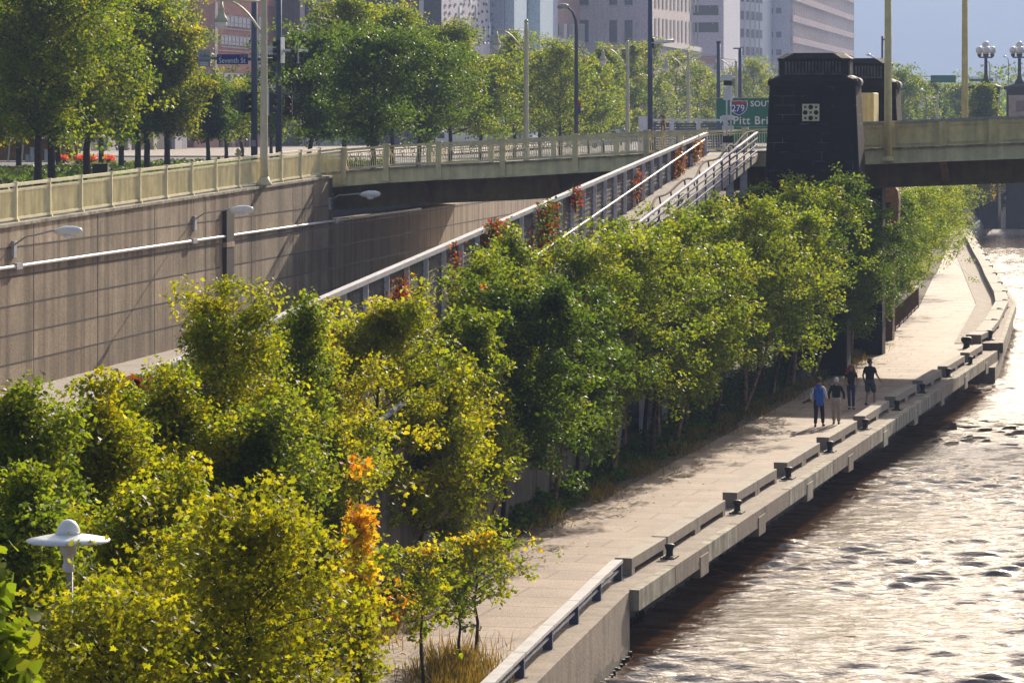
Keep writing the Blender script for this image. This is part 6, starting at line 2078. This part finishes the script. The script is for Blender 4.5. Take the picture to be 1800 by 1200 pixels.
def tree(name, label, cat, base, h, rad, crown_lo, m, n_leaf, size, group=None, bark='bark', seed=0, shape='round', outline=None, trunk_r=None, clump=0.30, limbs=22, bias=0.0, lean=(0, 0), patch=None, hgrad=None):
    """trunk with limbs, then leaves in many clumps along the limbs"""
    r = np.random.default_rng(seed + 1000)
    if outline is None:
        rad *= 1.15; n_leaf = int(n_leaf * 1.75); size *= 0.98
    base = Vector(base)
    t = thing(name, label, cat, base, 0, group)
    tr = trunk_r or (0.012 + 0.0068 * h)
    tm = MB()
    top = h * 0.93
    spine = []
    for k in range(7):
        f_ = k / 6
        spine.append(base + Vector((lean[0] * f_ + r.normal() * 0.08 * f_ * rad, lean[1] * f_ + r.normal() * 0.08 * f_ * rad, -0.2 + (top + 0.2) * f_)))
    tm.tube(spine, [tr * (1.25 - 1.05 * k / 6) for k in range(7)], 8)
    def at(z):
        f_ = np.clip((z + 0.2) / (top + 0.2), 0, 1) * 6
        i = min(5, int(f_)); q = f_ - i
        return spine[i] + (spine[i + 1] - spine[i]) * q
    pts, cl_sz = [], []
    ga = r.random() * 6.28
    for k in range(limbs):
        u = (k + 0.5) / limbs
        z0 = crown_lo * 0.85 + (h * 0.90 - crown_lo * 0.85) * u ** 0.9
        if shape == 'round':
            prof = math.sin(math.pi * (0.16 + 0.78 * u) ** 0.9) ** 0.7
        elif shape == 'pyramid':
            prof = (1 - u) ** 0.65 * 0.95 + 0.12 if u > 0.15 else 0.75
        else:
            prof = 0.55 + 0.45 * math.sin(math.pi * u)
        L = rad * prof * r.uniform(0.6, 1.22)
        a = ga + k * 2.39996 + r.normal() * 0.25
        rise = L * (0.25 + 0.75 * u) * r.uniform(0.5, 1.1)
        p0 = at(z0)
        p2 = p0 + Vector((math.cos(a) * L, math.sin(a) * L, rise))
        if p2.z > base.z + h: p2.z = base.z + h * r.uniform(0.95, 1.0)
        p1 = p0 + (p2 - p0) * 0.5 + Vector((r.normal() * 0.06 * L, r.normal() * 0.06 * L, 0.10 * L))
        rl = max(0.010, tr * 0.42 * (1 - 0.6 * u))
        tm.tube([p0, p1, p2], [rl, rl * 0.6, rl * 0.2], 5)
        m_ = max(3, int(4 + 7 * L / max(0.5, rad)))
        for q in range(m_):
            f_ = 0.28 + 0.78 * (q + r.random()) / m_
            c = (p0.lerp(p1, f_ * 2) if f_ < 0.5 else p1.lerp(p2, min(1.12, f_ * 2 - 1)))
            sp = 0.30 * L * f_
            c = c + Vector(r.normal(size=3) * sp * 0.8)
            pts.append(c); cl_sz.append(clump * (0.7 + 0.6 * r.random()))
            if q % 2 == 0:
                tm.tube([p0.lerp(p2, min(0.95, f_ * 0.85)), c], [rl * 0.35, rl * 0.12], 4, cap=False)
    for k in range(5):
        pts.append(at(top) + Vector((r.normal() * 0.15 * rad, r.normal() * 0.15 * rad, r.uniform(-0.06, 0.06) * h))); cl_sz.append(clump * 0.8)
    obj("trunk", tm, MT[bark], t)
    C = np.array([tuple(p) for p in pts]); S_ = np.array(cl_sz)
    pick = r.integers(0, len(C), n_leaf)
    d = r.normal(size=(n_leaf, 3))
    d *= (r.random(n_leaf) ** 0.45 / (np.linalg.norm(d, axis=1) + 1e-9))[:, None]
    d[:, 2] *= 0.75
    P0 = C[pick] + d * (S_[pick] * 1.55)[:, None]
    cl_t = r.random(len(C))
    hh = (P0[:, 2] - base.z) / h
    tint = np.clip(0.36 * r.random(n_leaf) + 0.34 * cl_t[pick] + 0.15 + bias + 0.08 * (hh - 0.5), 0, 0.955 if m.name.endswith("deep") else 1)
    if m.name.endswith("deep"):
        tint = tint * 0.97
    if hgrad is not None:
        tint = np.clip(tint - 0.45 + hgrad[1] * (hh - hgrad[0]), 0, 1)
    if patch is not None:
        for (ox, oy, oz, pr) in patch:
            dd = np.linalg.norm(P0 - (np.array(base) + np.array((ox, oy, oz)))[None, :], axis=1)
            tint = np.where(dd < pr * (0.6 + 0.6 * r.random(n_leaf)), 0.99, tint)
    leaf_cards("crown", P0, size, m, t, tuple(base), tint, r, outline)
    return t

# ---- trees of the planted strip between ramp and walk: (px, depth Y, photo y of the top, half width px, leaf kind, crown bottom y or None)
def strip_trees():
    spec = [
        # px, Y, top, halfw, kind, label
        (28, 47, 640, 120, 'green', "leafy green tree at the left frame edge below the pale road"),
        (150, 50, 655, 100, 'lime', "green tree in front of the low end of the screen's top rail"),
        (235, 54, 690, 105, 'lime', "yellow green tree right behind the saucer lamp"),
        (95, 42, 800, 150, 'green', "low green tree whose crown spreads behind the saucer lamp dome"),
        (300, 46, 800, 150, 'lime', "dense green tree between the saucer lamp and the yellow maple"),
        (392, 60, 485, 125, 'lime', "tall yellow green tree standing up before the concrete wall"),
        (330, 57, 640, 110, 'lime', "lower yellow green tree left under the tall one before the wall"),
        (515, 66, 495, 60, 'green', "slender green tree poking above the screen rail"),
        (480, 58, 690, 120, 'green', "shaded green tree below the slender one"),
        (560, 70, 560, 95, 'gold', "golden green tree beside the slender tree at the screen"),
        (668, 78, 515, 130, 'lime', "broad yellow green tree in front of the screen's middle"),
        (760, 80, 650, 110, 'lime', "yellow green tree overhanging the path beside the bin"),
        (565, 67, 720, 115, 'lime', "low yellow green tree behind the orange topped one"),
        (860, 92, 430, 80, 'green', "thin green tree screening the handrail of the ramp"),
        (960, 88, 490, 118, 'deep', "dark green tree with small orange leaf tips at its top"),
        (905, 98, 385, 60, 'green', "wispy green tree before the middle of the long screen"),
        (1040, 96, 500, 100, 'deep', "dark tree with orange tips next to a twin trunk"),
        (1015, 100, 425, 100, 'green', "bushy tree covering the foot of the wavy handrail"),
        (1110, 104, 400, 120, 'green', "olive green tree just left of the ramp guard's visible end"),
        (1195, 110, 385, 120, 'green', "wide tree leaning over the path before the strollers"),
        (1255, 114, 430, 100, 'green', "low hanging tree with drooping branch above the grassy path edge"),
        (1160, 121, 365, 80, 'green', "tree filling the slope under the ramp guard"),
        (1250, 127, 335, 90, 'green', "tree below the ramp guard left of the black pylon"),
        (1330, 121, 345, 105, 'green', "full crowned tree straight below the black pylon"),
        (1400, 127, 372, 110, 'green', "tree at the bend where the shade crosses the path"),
        (1335, 137, 300, 65, 'deep', "dark tree at the left foot of the black pylon"),
        (1425, 139, 312, 75, 'green', "tree hiding the foot of the black pylon"),
        (1490, 136, 288, 72, 'deep', "dark tree reaching up against the right side of the black pylon"),
        (1480, 143, 400, 80, 'deep', "shaded dark tree under the bridge beside the gate"),
        (1500, 148, 410, 62, 'deep', "dark tree between the black pylon's foot and the side gate"),
        (1552, 163, 372, 58, 'deep', "dark tree leaning out from the pylon's foot over the shaded walk"),
        (1592, 184, 352, 66, 'green', "leafy tree spreading in front of the rusty support under the girder"),
        (1548, 172, 400, 60, 'deep', "dark low tree behind the rusty bar fence"),
        (1575, 180, 335, 72, 'deep', "dark tree under the bridge before the rusty support"),
        (1602, 196, 330, 80, 'green', "sunlit tree seen below the bridge girder, right of the rusty support"),
        (1636, 216, 325, 80, 'green', "big sunlit tree filling the view under the girder"),
        (1662, 246, 322, 62, 'green', "sunlit tree overhanging the far walk under the girder"),
        (1690, 300, 325, 40, 'green', "farthest green tree overhanging the sunlit walk"),
        (1385, 134, 305, 70, 'green', "tree before the left half of the black pylon's base"),
        (1455, 133, 318, 72, 'green', "tree before the right half of the black pylon's base"),
        (1520, 144, 330, 50, 'deep', "dark tree beside the right foot of the black pylon"),
        (900, 90, 470, 90, 'green', "leafy tree before the ramp left of the first orange tipped tree"),
        (1525, 157, 405, 62, 'deep', "dark tree hiding the lower part of the rusty support"),
        (830, 84, 540, 90, 'green', "dark leaved tree behind the bin"),
        (1060, 112, 385, 80, 'green', "tree hiding the lower end of the wavy handrail"),
    ]
    for i, (px, Y, top, hw, kind, lab) in enumerate(spec):
        s = F / Y
        X = (px - 900) / s
        lx = max(0.0, X - (pl(Y) - 0.55))
        X = X - lx
        zb = 0.1
        h = (11 - (top - YH) / s) - zb
        rad = hw / s * 0.92
        near = Y < 62
        n = int(19000 if Y < 62 else 13500 if Y < 82 else 11000 if Y < 115 else 9000)
        if hw < 90: n = int(n * 0.6)
        pale = Y > 82 and i % 2 == 0
        leaf = 0.085 if Y < 62 else 0.10 if Y < 75 else 0.115 if Y < 110 else 0.13
        lo = 0.30 * h if Y < 75 else 0.27 * h
        patch = None
        if 'orange' in lab and kind == 'deep':
            patch = [(-0.5, -0.4, h * 0.93, 0.28), (0.15, -0.6, h * 0.96, 0.25), (0.75, -0.5, h * 0.90, 0.3), (-0.2, -1.2, h * 0.75, 0.3), (0.5, -1.3, h * 0.78, 0.2), (0.9, -1.2, h * 0.55, 0.18)]
        # stay off the ramp
        tree("strip_tree", lab, "tree", (X, Y, zb), h, rad, lo, LM[kind], n, leaf, "trees in the planted strip beside the walk", 'barkpale' if pale else 'bark', seed=i, clump=0.26 + 0.05 * (rad > 2), limbs=30 if rad > 1.6 else 22, patch=patch, lean=(min(2.2, lx * 1.0) + 0.3 * math.sin(i * 1.9), 0.3 * math.cos(i * 2.7)), bias=0.05)

strip_trees()

def thin_trunks():
    """bare lower stems of the grove, seen under the crowns"""
    spec = [(918, 908, 'barkpale'), (968, 884, 'barkpale'), (861, 898, 'bark'), (1030, 838, 'bark'), (1042, 830, 'barkpale'), (1063, 822, 'bark'), (1098, 806, 'barkpale'), (1133, 790, 'bark'), (1158, 782, 'barkpale'), (1205, 760, 'barkpale'), (1308, 716, 'barkpale'), (1340, 690, 'bark')]
    words_ = ["second from the bin", "third from the bin, leaning slightly", "nearest the bin", "left one of the twin stems", "right one of the twin stems", "just past the twin stems", "two past the twin stems", "three past the twin stems", "four past the twin stems", "at the shrubby path edge midway", "under the drooping branch near the strollers", "last before the strollers"]
    for i, ((px, py, bk), w) in enumerate(zip(spec, words_)):
        g = G(px, py); s = F / g.y
        tree("young_tree", ("pale barked" if bk == 'barkpale' else "dark barked") + " slender trunk, " + w, "tree", g, 6.2, 1.35, 3.4, LM['deep' if i % 2 else 'green'], 3600, 0.12, "slender trees along the path edge", bk, seed=300 + i, clump=0.3, limbs=18, trunk_r=0.075, lean=(0.25 * math.sin(i * 2.1), 0.1))
thin_trunks()

# ---- foreground
def foreground():
    def ft(px, Y, top, hw, kind, lab, n, size, outline, seed, lo=0.3, clump=0.16, limbs=34, name="maple_tree", cat="tree", shape='round', patch=None, bias=0.0, hgrad=None):
        s = F / Y; X = (px - 900) / s
        h = (11 - (top - YH) / s) - 0.1
        return tree(name, lab, cat, (X, Y, 0.1), h, hw / s, lo * h, LM[kind], n, size, None, 'bark', seed, shape, outline, None, clump, limbs, patch=patch, bias=bias, hgrad=hgrad)
    ft(440, 38, 828, 235, 'gold', "large golden green maple filling the lower middle left", 21000, 0.074, MAPLE, 41, 0.42, 0.20, 60, bias=-0.06, patch=None)
    ft(175, 35, 985, 190, 'gold', "golden green maple below the saucer lamp at the bottom left", 8000, 0.074, MAPLE, 42, 0.62, 0.20, 30, bias=-0.12)
    ft(632, 41, 800, 46, 'fire', "bright orange maple top rising right behind the golden maple", 3000, 0.075, MAPLE, 43, 0.62, 0.13, 30, shape='pyramid', hgrad=(0.70, 2.6))
    ft(330, 37, 1085, 200, 'gold', "low golden maple crown along the bottom edge under the big maple", 6500, 0.074, MAPLE, 44, 0.7, 0.20, 26, bias=-0.12)
    # big heart leaved branch at the left edge, much nearer
    ft(-22, 24, 925, 68, 'green', "near tree with big heart shaped leaves at the bottom left edge", 2400, 0.13, HEART, 45, 0.45, 0.22, 26, name="heart_leaf_tree")
    # three saplings by the rail
    for i, (px, py, top, hw, lab, kd) in enumerate(((745, 1214, 952, 72, "sapling with green and crimson leaves, nearest of three at the path edge", 'lime'), (808, 1166, 1010, 52, "thin middle sapling with sparse green leaves between the other two", 'green'), (838, 1146, 938, 88, "sapling with orange crown top and forked stem by the low rail", 'lime'))):
        g = G(px, py); s = F / g.y
        h = (py - top) / s
        rr = np.random.default_rng(i)
        o = tree("sapling", lab, "sapling", g, h, 1.15 * hw / s, h * 0.42, LM[kd], [1400, 700, 2200][i], 0.085, "saplings beside the low rail", 'bark', seed=60 + i, clump=0.11, limbs=[20, 14, 24][i], trunk_r=0.035, outline=HEART, patch=[(0, 0, h * 1.0, 0.34)] if i != 1 else None)
        if i != 1:
            # turning leaves
            r = np.random.default_rng(77 + i)
            k = 150
            P0 = np.array(g)[None, :] + np.array((0.0 if i else -0.42, 0, h * (0.93 if i else 0.62)))[None, :] + r.normal(size=(k, 3)) * np.array((hw / s * (0.45 if i else 0.28), 0.3, 0.12 if i else 0.2))[None, :]
            leaf_cards("turned_leaves", P0, 0.085, LM['fire'], o, tuple(g), np.clip(r.random(k) * (0.7 if i else 1.2), 0, 1), r, HEART)
foreground()

# ---- boulevard trees
def avenue():
    kind = "avenue"
    lawn = [
        (67, 40, -70, 95, "nearest lawn tree, dark trunk left behind the fence"), (91, 38, -50, 90, "lawn tree right beside the nearest one, straight dark trunk"), (153, 37, -40, 95, "lawn tree with trunk right above the planter box"),
        (-30, 36, 120, 60, "lawn tree cut by the left frame edge with bright lower leaves"), (33, 27, -20, 85, "lawn tree behind the shelter roof's left part"), (103, 26.5, -10, 80, "lawn tree behind the shelter roof's right part"), (178, 26, -5, 85, "lawn tree between the two flower beds"), (213, 28, 5, 85, "lawn tree by the pale lilac column"),
        (242, 31, -15, 80, "left one of a pair of lawn trees before the dark doorway"), (258, 31, 0, 66, "right one of a pair of lawn trees before the dark doorway"), (294, 31, 25, 44, "rightmost lawn tree, bright crown beside the brick building"),
    ]
    for i, (px, s, top, hw, lab) in enumerate(lawn):
        Y = F / s; X = (px - 900) / s; zb = street_z(Y) + 0.25
        h = 11 - (top - YH) / s - zb
        lo = (11 - (222 - YH) / s) - zb
        tree("lawn_tree", lab, "tree", (X, Y, zb), h, 1.22 * hw / s, lo * 0.9, LM['lime' if i in (3, 10) else kind], 14000, 0.19, "trees on the lawn behind the fence", 'bark', seed=400 + i, shape='round', clump=0.42, limbs=44, trunk_r=0.15, bias=0.08)
    street = [
        (365, 27, 130, 32, 'deep', "small dark street tree under the turn sign"), (398, 24, 150, 36, 'avenue', "small street tree under the street name sign"), (425, 23, 140, 30, 'avenue', "small street tree left of the thick traffic pole"), (477, 22, 170, 24, 'avenue', "small street tree between the two traffic poles"),
        (545, 30, 60, 70, 'deep', "dark tree right of the traffic mast"), (605, 28, -8, 78, 'avenue', "tallest dark tree before the grey stone building"), (690, 27, 5, 80, 'avenue', "tall tree before the dark slate wall"), (655, 33, 60, 85, 'deep', "dense dark tree over the curved start of the bridge railing"), (735, 29, 80, 70, 'deep', "shaded tree right over the ornamented railing"),
        (790, 25, 35, 72, 'avenue', "bright pyramidal tree under the patterned wall"), (845, 24, 105, 55, 'avenue', "bright rounded tree left of the second pendant lamp"), (905, 21, 55, 42, 'avenue', "narrow tree top under the pale blue tower"), (950, 20, 85, 50, 'avenue', "tree right of the second pendant lamp pole"), (985, 21, 72, 48, 'avenue', "tree crown before the colonnade building"),
        (1010, 19, 120, 50, 'avenue', "bright tree behind the banner lamp"), (1060, 17, 75, 45, 'avenue', "tree behind the pendant globe right of the banner lamp"), (1035, 18.5, 100, 42, 'avenue', "tree with bright right flank by the banner lamp"), (1105, 15.5, 68, 42, 'avenue', "tree top under the paired sash windows"), (1150, 14.5, 62, 42, 'avenue', "tall hazy tree behind the pale horizontal lamp arm"), (1190, 14, 88, 36, 'avenue', "hazy tree under the pink stone facade"),
        (1225, 13.5, 110, 34, 'avenue', "hazy tree under the car park"), (1253, 13, 140, 26, 'avenue', "hazy tree at the left edge of the green sign"), (1325, 12.5, 100, 40, 'avenue', "hazy tree above the SOUTH lettering of the green sign"), (1290, 12.2, 120, 30, 'avenue', "hazy tree above the shield of the green sign"), (1350, 12, 125, 26, 'avenue', "hazy tree touching the black pylon's left side"),
        (1588, 13.5, 120, 30, 'far', "hazy far tree just right of the rear pylon"), (1612, 13, 130, 30, 'far', "hazy far tree left of the faint pendant lamp"), (1640, 12, 140, 30, 'far', "hazy far tree below the gantry sign's left end"), (1668, 12, 148, 32, 'far', "hazy far tree below the gantry sign's right end"), (1690, 12.5, 145, 26, 'far', "hazy far tree behind the right yellow pole"), (1726, 16.8, 145, 24, 'avenue', "round green tree in front of the dark distant pylon"),
    ]
    for i, (px, s, top, hw, kd, lab) in enumerate(street):
        Y = F / s; X = (px - 900) / s; zb = street_z(Y)
        h = 11 - (top - YH) / s - zb
        lo = max(1.6, (11 - (228 - YH) / s) - zb)
        n = 10000 if s > 23 else 6500 if s > 15 else 4200
        tree("street_tree", lab, "tree", (X, Y, zb), h, hw / s * 1.12, lo * 0.92, LM[kd], n, 0.20 if s > 20 else 0.27, "trees along the boulevard", 'bark', seed=500 + i, shape='round' if i % 3 else 'pyramid', clump=0.44, limbs=36, trunk_r=0.13, bias=0.10 if kd == 'avenue' else 0)
    # orange tree by the far abutment, seen under the bridge
    tree("far_maple", "orange and yellow tree beyond the walk, just under the bridge girder", "tree", S(1722, 16.2, 0.4), 5.6, 2.0, 1.2, LM['fire'], 2600, 0.26, None, 'bark', seed=600, clump=0.4, limbs=22, bias=-0.3)
    tree("far_bush", "dark green bush in the shade beside the far bridge pier", "bush", S(1752, 15.6, 0.0), 4.8, 1.3, 0.4, LM['deep'], 2000, 0.26, None, 'bark', seed=601, clump=0.4, limbs=18)
    # treeline on the far shore road: one mass
    r = np.random.default_rng(5)
    n = 26000
    px = 1560 + 300 * r.random(n); Yv = 700 + 250 * r.random(n)
    X = (px - 900) / F * Yv
    lump = 5 * np.sin(X * 0.11) + 3 * np.sin(X * 0.31 + 1) + 2 * np.sin(X * 0.73)
    z = 3 + (13 + lump) * r.random(n) ** 0.7
    tag(leaf_cards("treeline", np.stack([X, Yv, z], -1), 1.1, LM['far'], None, None, np.clip(r.random(n) * 0.8, 0, 1), r), kind='stuff')
avenue()

# ---- undergrowth, grass, rocks, vines
def ground_stuff():
    r = np.random.default_rng(8)
    n = 26000
    y = 60 + 110 * r.random(n) ** 1.2
    right = np.interp(y, [p[1] for p in PATH_L], [p[0] for p in PATH_L])
    left = WK * y + RRX
    f_ = r.random(n)
    x = left + (right - 0.1 - left) * f_
    hgt = 0.65 * (0.4 + 0.6 * np.sin(y * 0.8 + x) ** 2) * (1 - 0.6 * f_ ** 3)
    z = 0.02 + hgt * r.random(n)
    tint = np.clip(0.55 * r.random(n) - 0.05, 0, 1)
    tag(leaf_cards("undergrowth", np.stack([x, y, z], -1), 0.16, LM['deep'], None, None, tint * 0.9, r), kind='stuff')
    # grass fringe: blades
    def blades(name, xs, ys, hs, m, w=0.012):
        k = len(xs)
        a = r.random(k) * 6.28; ln = r.normal(size=(k, 2)) * 0.22
        base = np.stack([xs, ys, np.zeros(k)], -1)
        side = np.stack([np.cos(a), np.sin(a), np.zeros(k)], -1) * w
        tip = base + np.stack([ln[:, 0] * hs, ln[:, 1] * hs, hs], -1)
        mid = base * 0.45 + tip * 0.55; mid[:, 2] += 0.08 * hs
        vs = np.stack([base - side, base + side, mid + side * 0.7, tip], 1).reshape(-1, 3)
        return np_mesh(name, vs, np.arange(4 * k), 4, m, None, {"tint": np.clip(r.random(k), 0, 1)})
    DRY = leaf_mat("dry_grass", [(0, (0.06, 0.06, 0.02)), (0.5, (0.13, 0.088, 0.042)), (1, (0.21, 0.14, 0.068))], 0.35)
    n = 22000
    y = 62 + 100 * r.random(n) ** 1.25
    e = np.interp(y, [p[1] for p in PATH_L], [p[0] for p in PATH_L])
    x = e - 0.45 + r.normal(size=n) * 0.35 * (0.7 + 0.5 * np.sin(y * 0.9))
    tag(blades("edge_grass", x, y, 0.12 + 0.38 * r.random(n) * (0.5 + 0.5 * np.sin(y * 0.55) ** 2), DRY), kind='stuff')
    # tall dry clump round the saplings
    n = 2200
    c = G(800, 1190)
    x = c.x + r.normal(size=n) * 0.42; y = c.y + r.normal(size=n) * 1.7
    tag(blades("sapling_grass", x, y, 0.12 + 0.34 * r.random(n), DRY), kind='stuff')
    n = 5000
    c = G(625, 1095)
    x = c.x + r.normal(size=n) * 0.5; y = c.y + r.normal(size=n) * 1.3
    tag(blades("bank_grass", x, y, 0.12 + 0.35 * r.random(n), DRY), kind='stuff')
    # fallen leaves along the path edge and by the benches
    n = 2600
    y = 62 + 110 * r.random(n) ** 1.3
    e0 = np.interp(y, [p[1] for p in PATH_L], [p[0] for p in PATH_L])
    x = e0 + np.abs(r.normal(size=n)) * 0.9
    tag(leaf_cards("fallen_leaves", np.stack([x, y, np.full(n, 0.012)], -1), 0.09, LM['gold'], None, None, np.clip(0.5 + 0.5 * r.random(n), 0, 1), r, None, 0.0, 3.0), kind='stuff')
    # boulders
    rocks = [(945, 876, 0.5, "dark boulder beside the second pale trunk"), (1168, 764, 0.6, "grey boulder at the shrubby path edge"), (1150, 742, 0.8, "large grey boulder in the shade behind the path edge"), (905, 880, 0.45, "small dark boulder left of the pale trunk"), (1440, 672, 0.4, "low stone at the path edge beyond the strollers"), (1090, 800, 0.5, "boulder under the dark grove")]
    for i, (px, py, sz, lab) in enumerate(rocks):
        g = G(px, py)
        bm = bmesh.new()
        bmesh.ops.create_icosphere(bm, subdivisions=3, radius=sz)
        rr = random.Random(i)
        ph = [rr.uniform(0, 6) for _ in range(6)]
        for v in bm.verts:
            c = v.co
            k = 1 + 0.14 * math.sin(3.1 * c.x / sz + ph[0]) + 0.12 * math.sin(2.7 * c.y / sz + ph[1]) + 0.10 * math.sin(4.1 * c.z / sz + ph[2])
            v.co = Vector((c.x * k * 1.2, c.y * k, c.z * k * 0.75))
        me = bpy.data.meshes.new("boulder"); bm.to_mesh(me); bm.free()
        me.materials.append(MT['rock'])
        o = bpy.data.objects.new("boulder", me); COL.objects.link(o); o.location = g + Vector((-0.7, 0, 0.15))
        tag(o, lab, "boulder", "boulders in the planted strip")
    # vines on the screen
    VINE = leaf_mat("vine_leaf", [(0, (0.03, 0.06, 0.012)), (0.55, (0.07, 0.11, 0.02)), (0.7, (0.14, 0.03, 0.02)), (1, (0.20, 0.02, 0.015))], 0.45)
    RVINE = leaf_mat("rust_vine_leaf", [(0, (0.10, 0.05, 0.02)), (0.5, (0.19, 0.07, 0.02)), (1, (0.22, 0.025, 0.015))], 0.45)
    vines = [
        (785, 485, 26, 75, RVINE, 0.05, 170, "crimson creeper climbing the screen behind the yellow tree"), (690, 515, 34, 26, RVINE, 0.1, 160, "crimson creeper tuft topping the screen above the broad yellow tree"),
        (855, 450, 40, 85, VINE, 0, 1300, "green creeper over the screen left of the handrail's bend"), (950, 410, 45, 65, VINE, 0, 1400, "green creeper sprawling over the ramp before the middle screen"), (1185, 288, 18, 26, RVINE, -0.2, 380, "rust coloured creeper on the screen near the top of the ramp"), (1215, 265, 14, 18, RVINE, -0.25, 380, "orange brown creeper at the very top end of the screen"),
        (1110, 330, 9, 30, RVINE, 0.1, 100, "thin red creeper strand in the screen's upper half"), (215, 715, 60, 60, VINE, 0.05, 1300, "green and crimson creeper over the low left end of the screen"), (640, 610, 30, 45, VINE, 0.0, 400, "creeper at the screen behind the golden green tree"), (1000, 345, 12, 28, VINE, 0.3, 200, "reddish creeper strand on the screen above the thin trees"),
    ]
    for i, (px, py, hw, hh, m, bias, n, lab) in enumerate(vines):
        Y = -RLX * F / (900 + WK * F - px)
        s = F / Y
        c = P(px, py, Y) + WN * 0.22
        u = r.normal(size=n) * hw / s * 0.55; v_ = r.normal(size=n) * hh / s * 0.5
        # the screen recedes, so a strip hw wide on the picture is longer along the wall
        stretch = 0.45 / max(0.12, (WK - (px - 900) / F))
        P0 = np.array(c)[None, :] + np.stack([WK * u * stretch, u * stretch, v_], -1) * 1.0 + r.normal(size=(n, 3)) * 0.08
        cap_ = 5.79 + 0.0502 * (P0[:, 1] - 59.5) + 0.12 * r.random(n)
        P0[:, 2] = np.minimum(P0[:, 2], cap_)
        t = thing("creeper", lab, "creeper", c, group="creepers on the ramp screen")
        leaf_cards("foliage", P0, 0.13, m, t, tuple(c), np.clip(r.random(n) + bias, 0, 1), r)
        b = MB()
        for q in range(4):
            p = c + Vector((0, 0, -hh / s))
            b.tube([p + WU * (q - 1.5) * 0.1, c + WU * (q - 1.5) * 0.35 * stretch * 0.2, c + WU * (q - 1.5) * 0.5 * stretch * 0.2 + Vector((0, 0, hh / s * 0.8))], 0.012, 4)
        obj("stem", b, MT['bark'], t)
ground_stuff()

# ---------------------------------------------------------------- haze
def haze():
    b = MB()
    b.box((1250, 4770, 380), (11000, 9650, 768.5))
    m = bpy.data.materials.new("thin_blue_haze")
    m.use_nodes = True
    nt = m.node_tree
    nt.nodes.remove(nt.nodes["Principled BSDF"])
    v = nt.nodes.new("ShaderNodeVolumePrincipled")
    v.inputs["Color"].default_value = (0.46, 0.61, 1.0, 1)
    v.inputs["Density"].default_value = 0.00023
    v.inputs["Anisotropy"].default_value = 0.2
    nt.links.new(v.outputs[0], nt.nodes["Material Output"].inputs["Volume"])
    tag(obj("haze", b, m), kind='stuff')
haze()
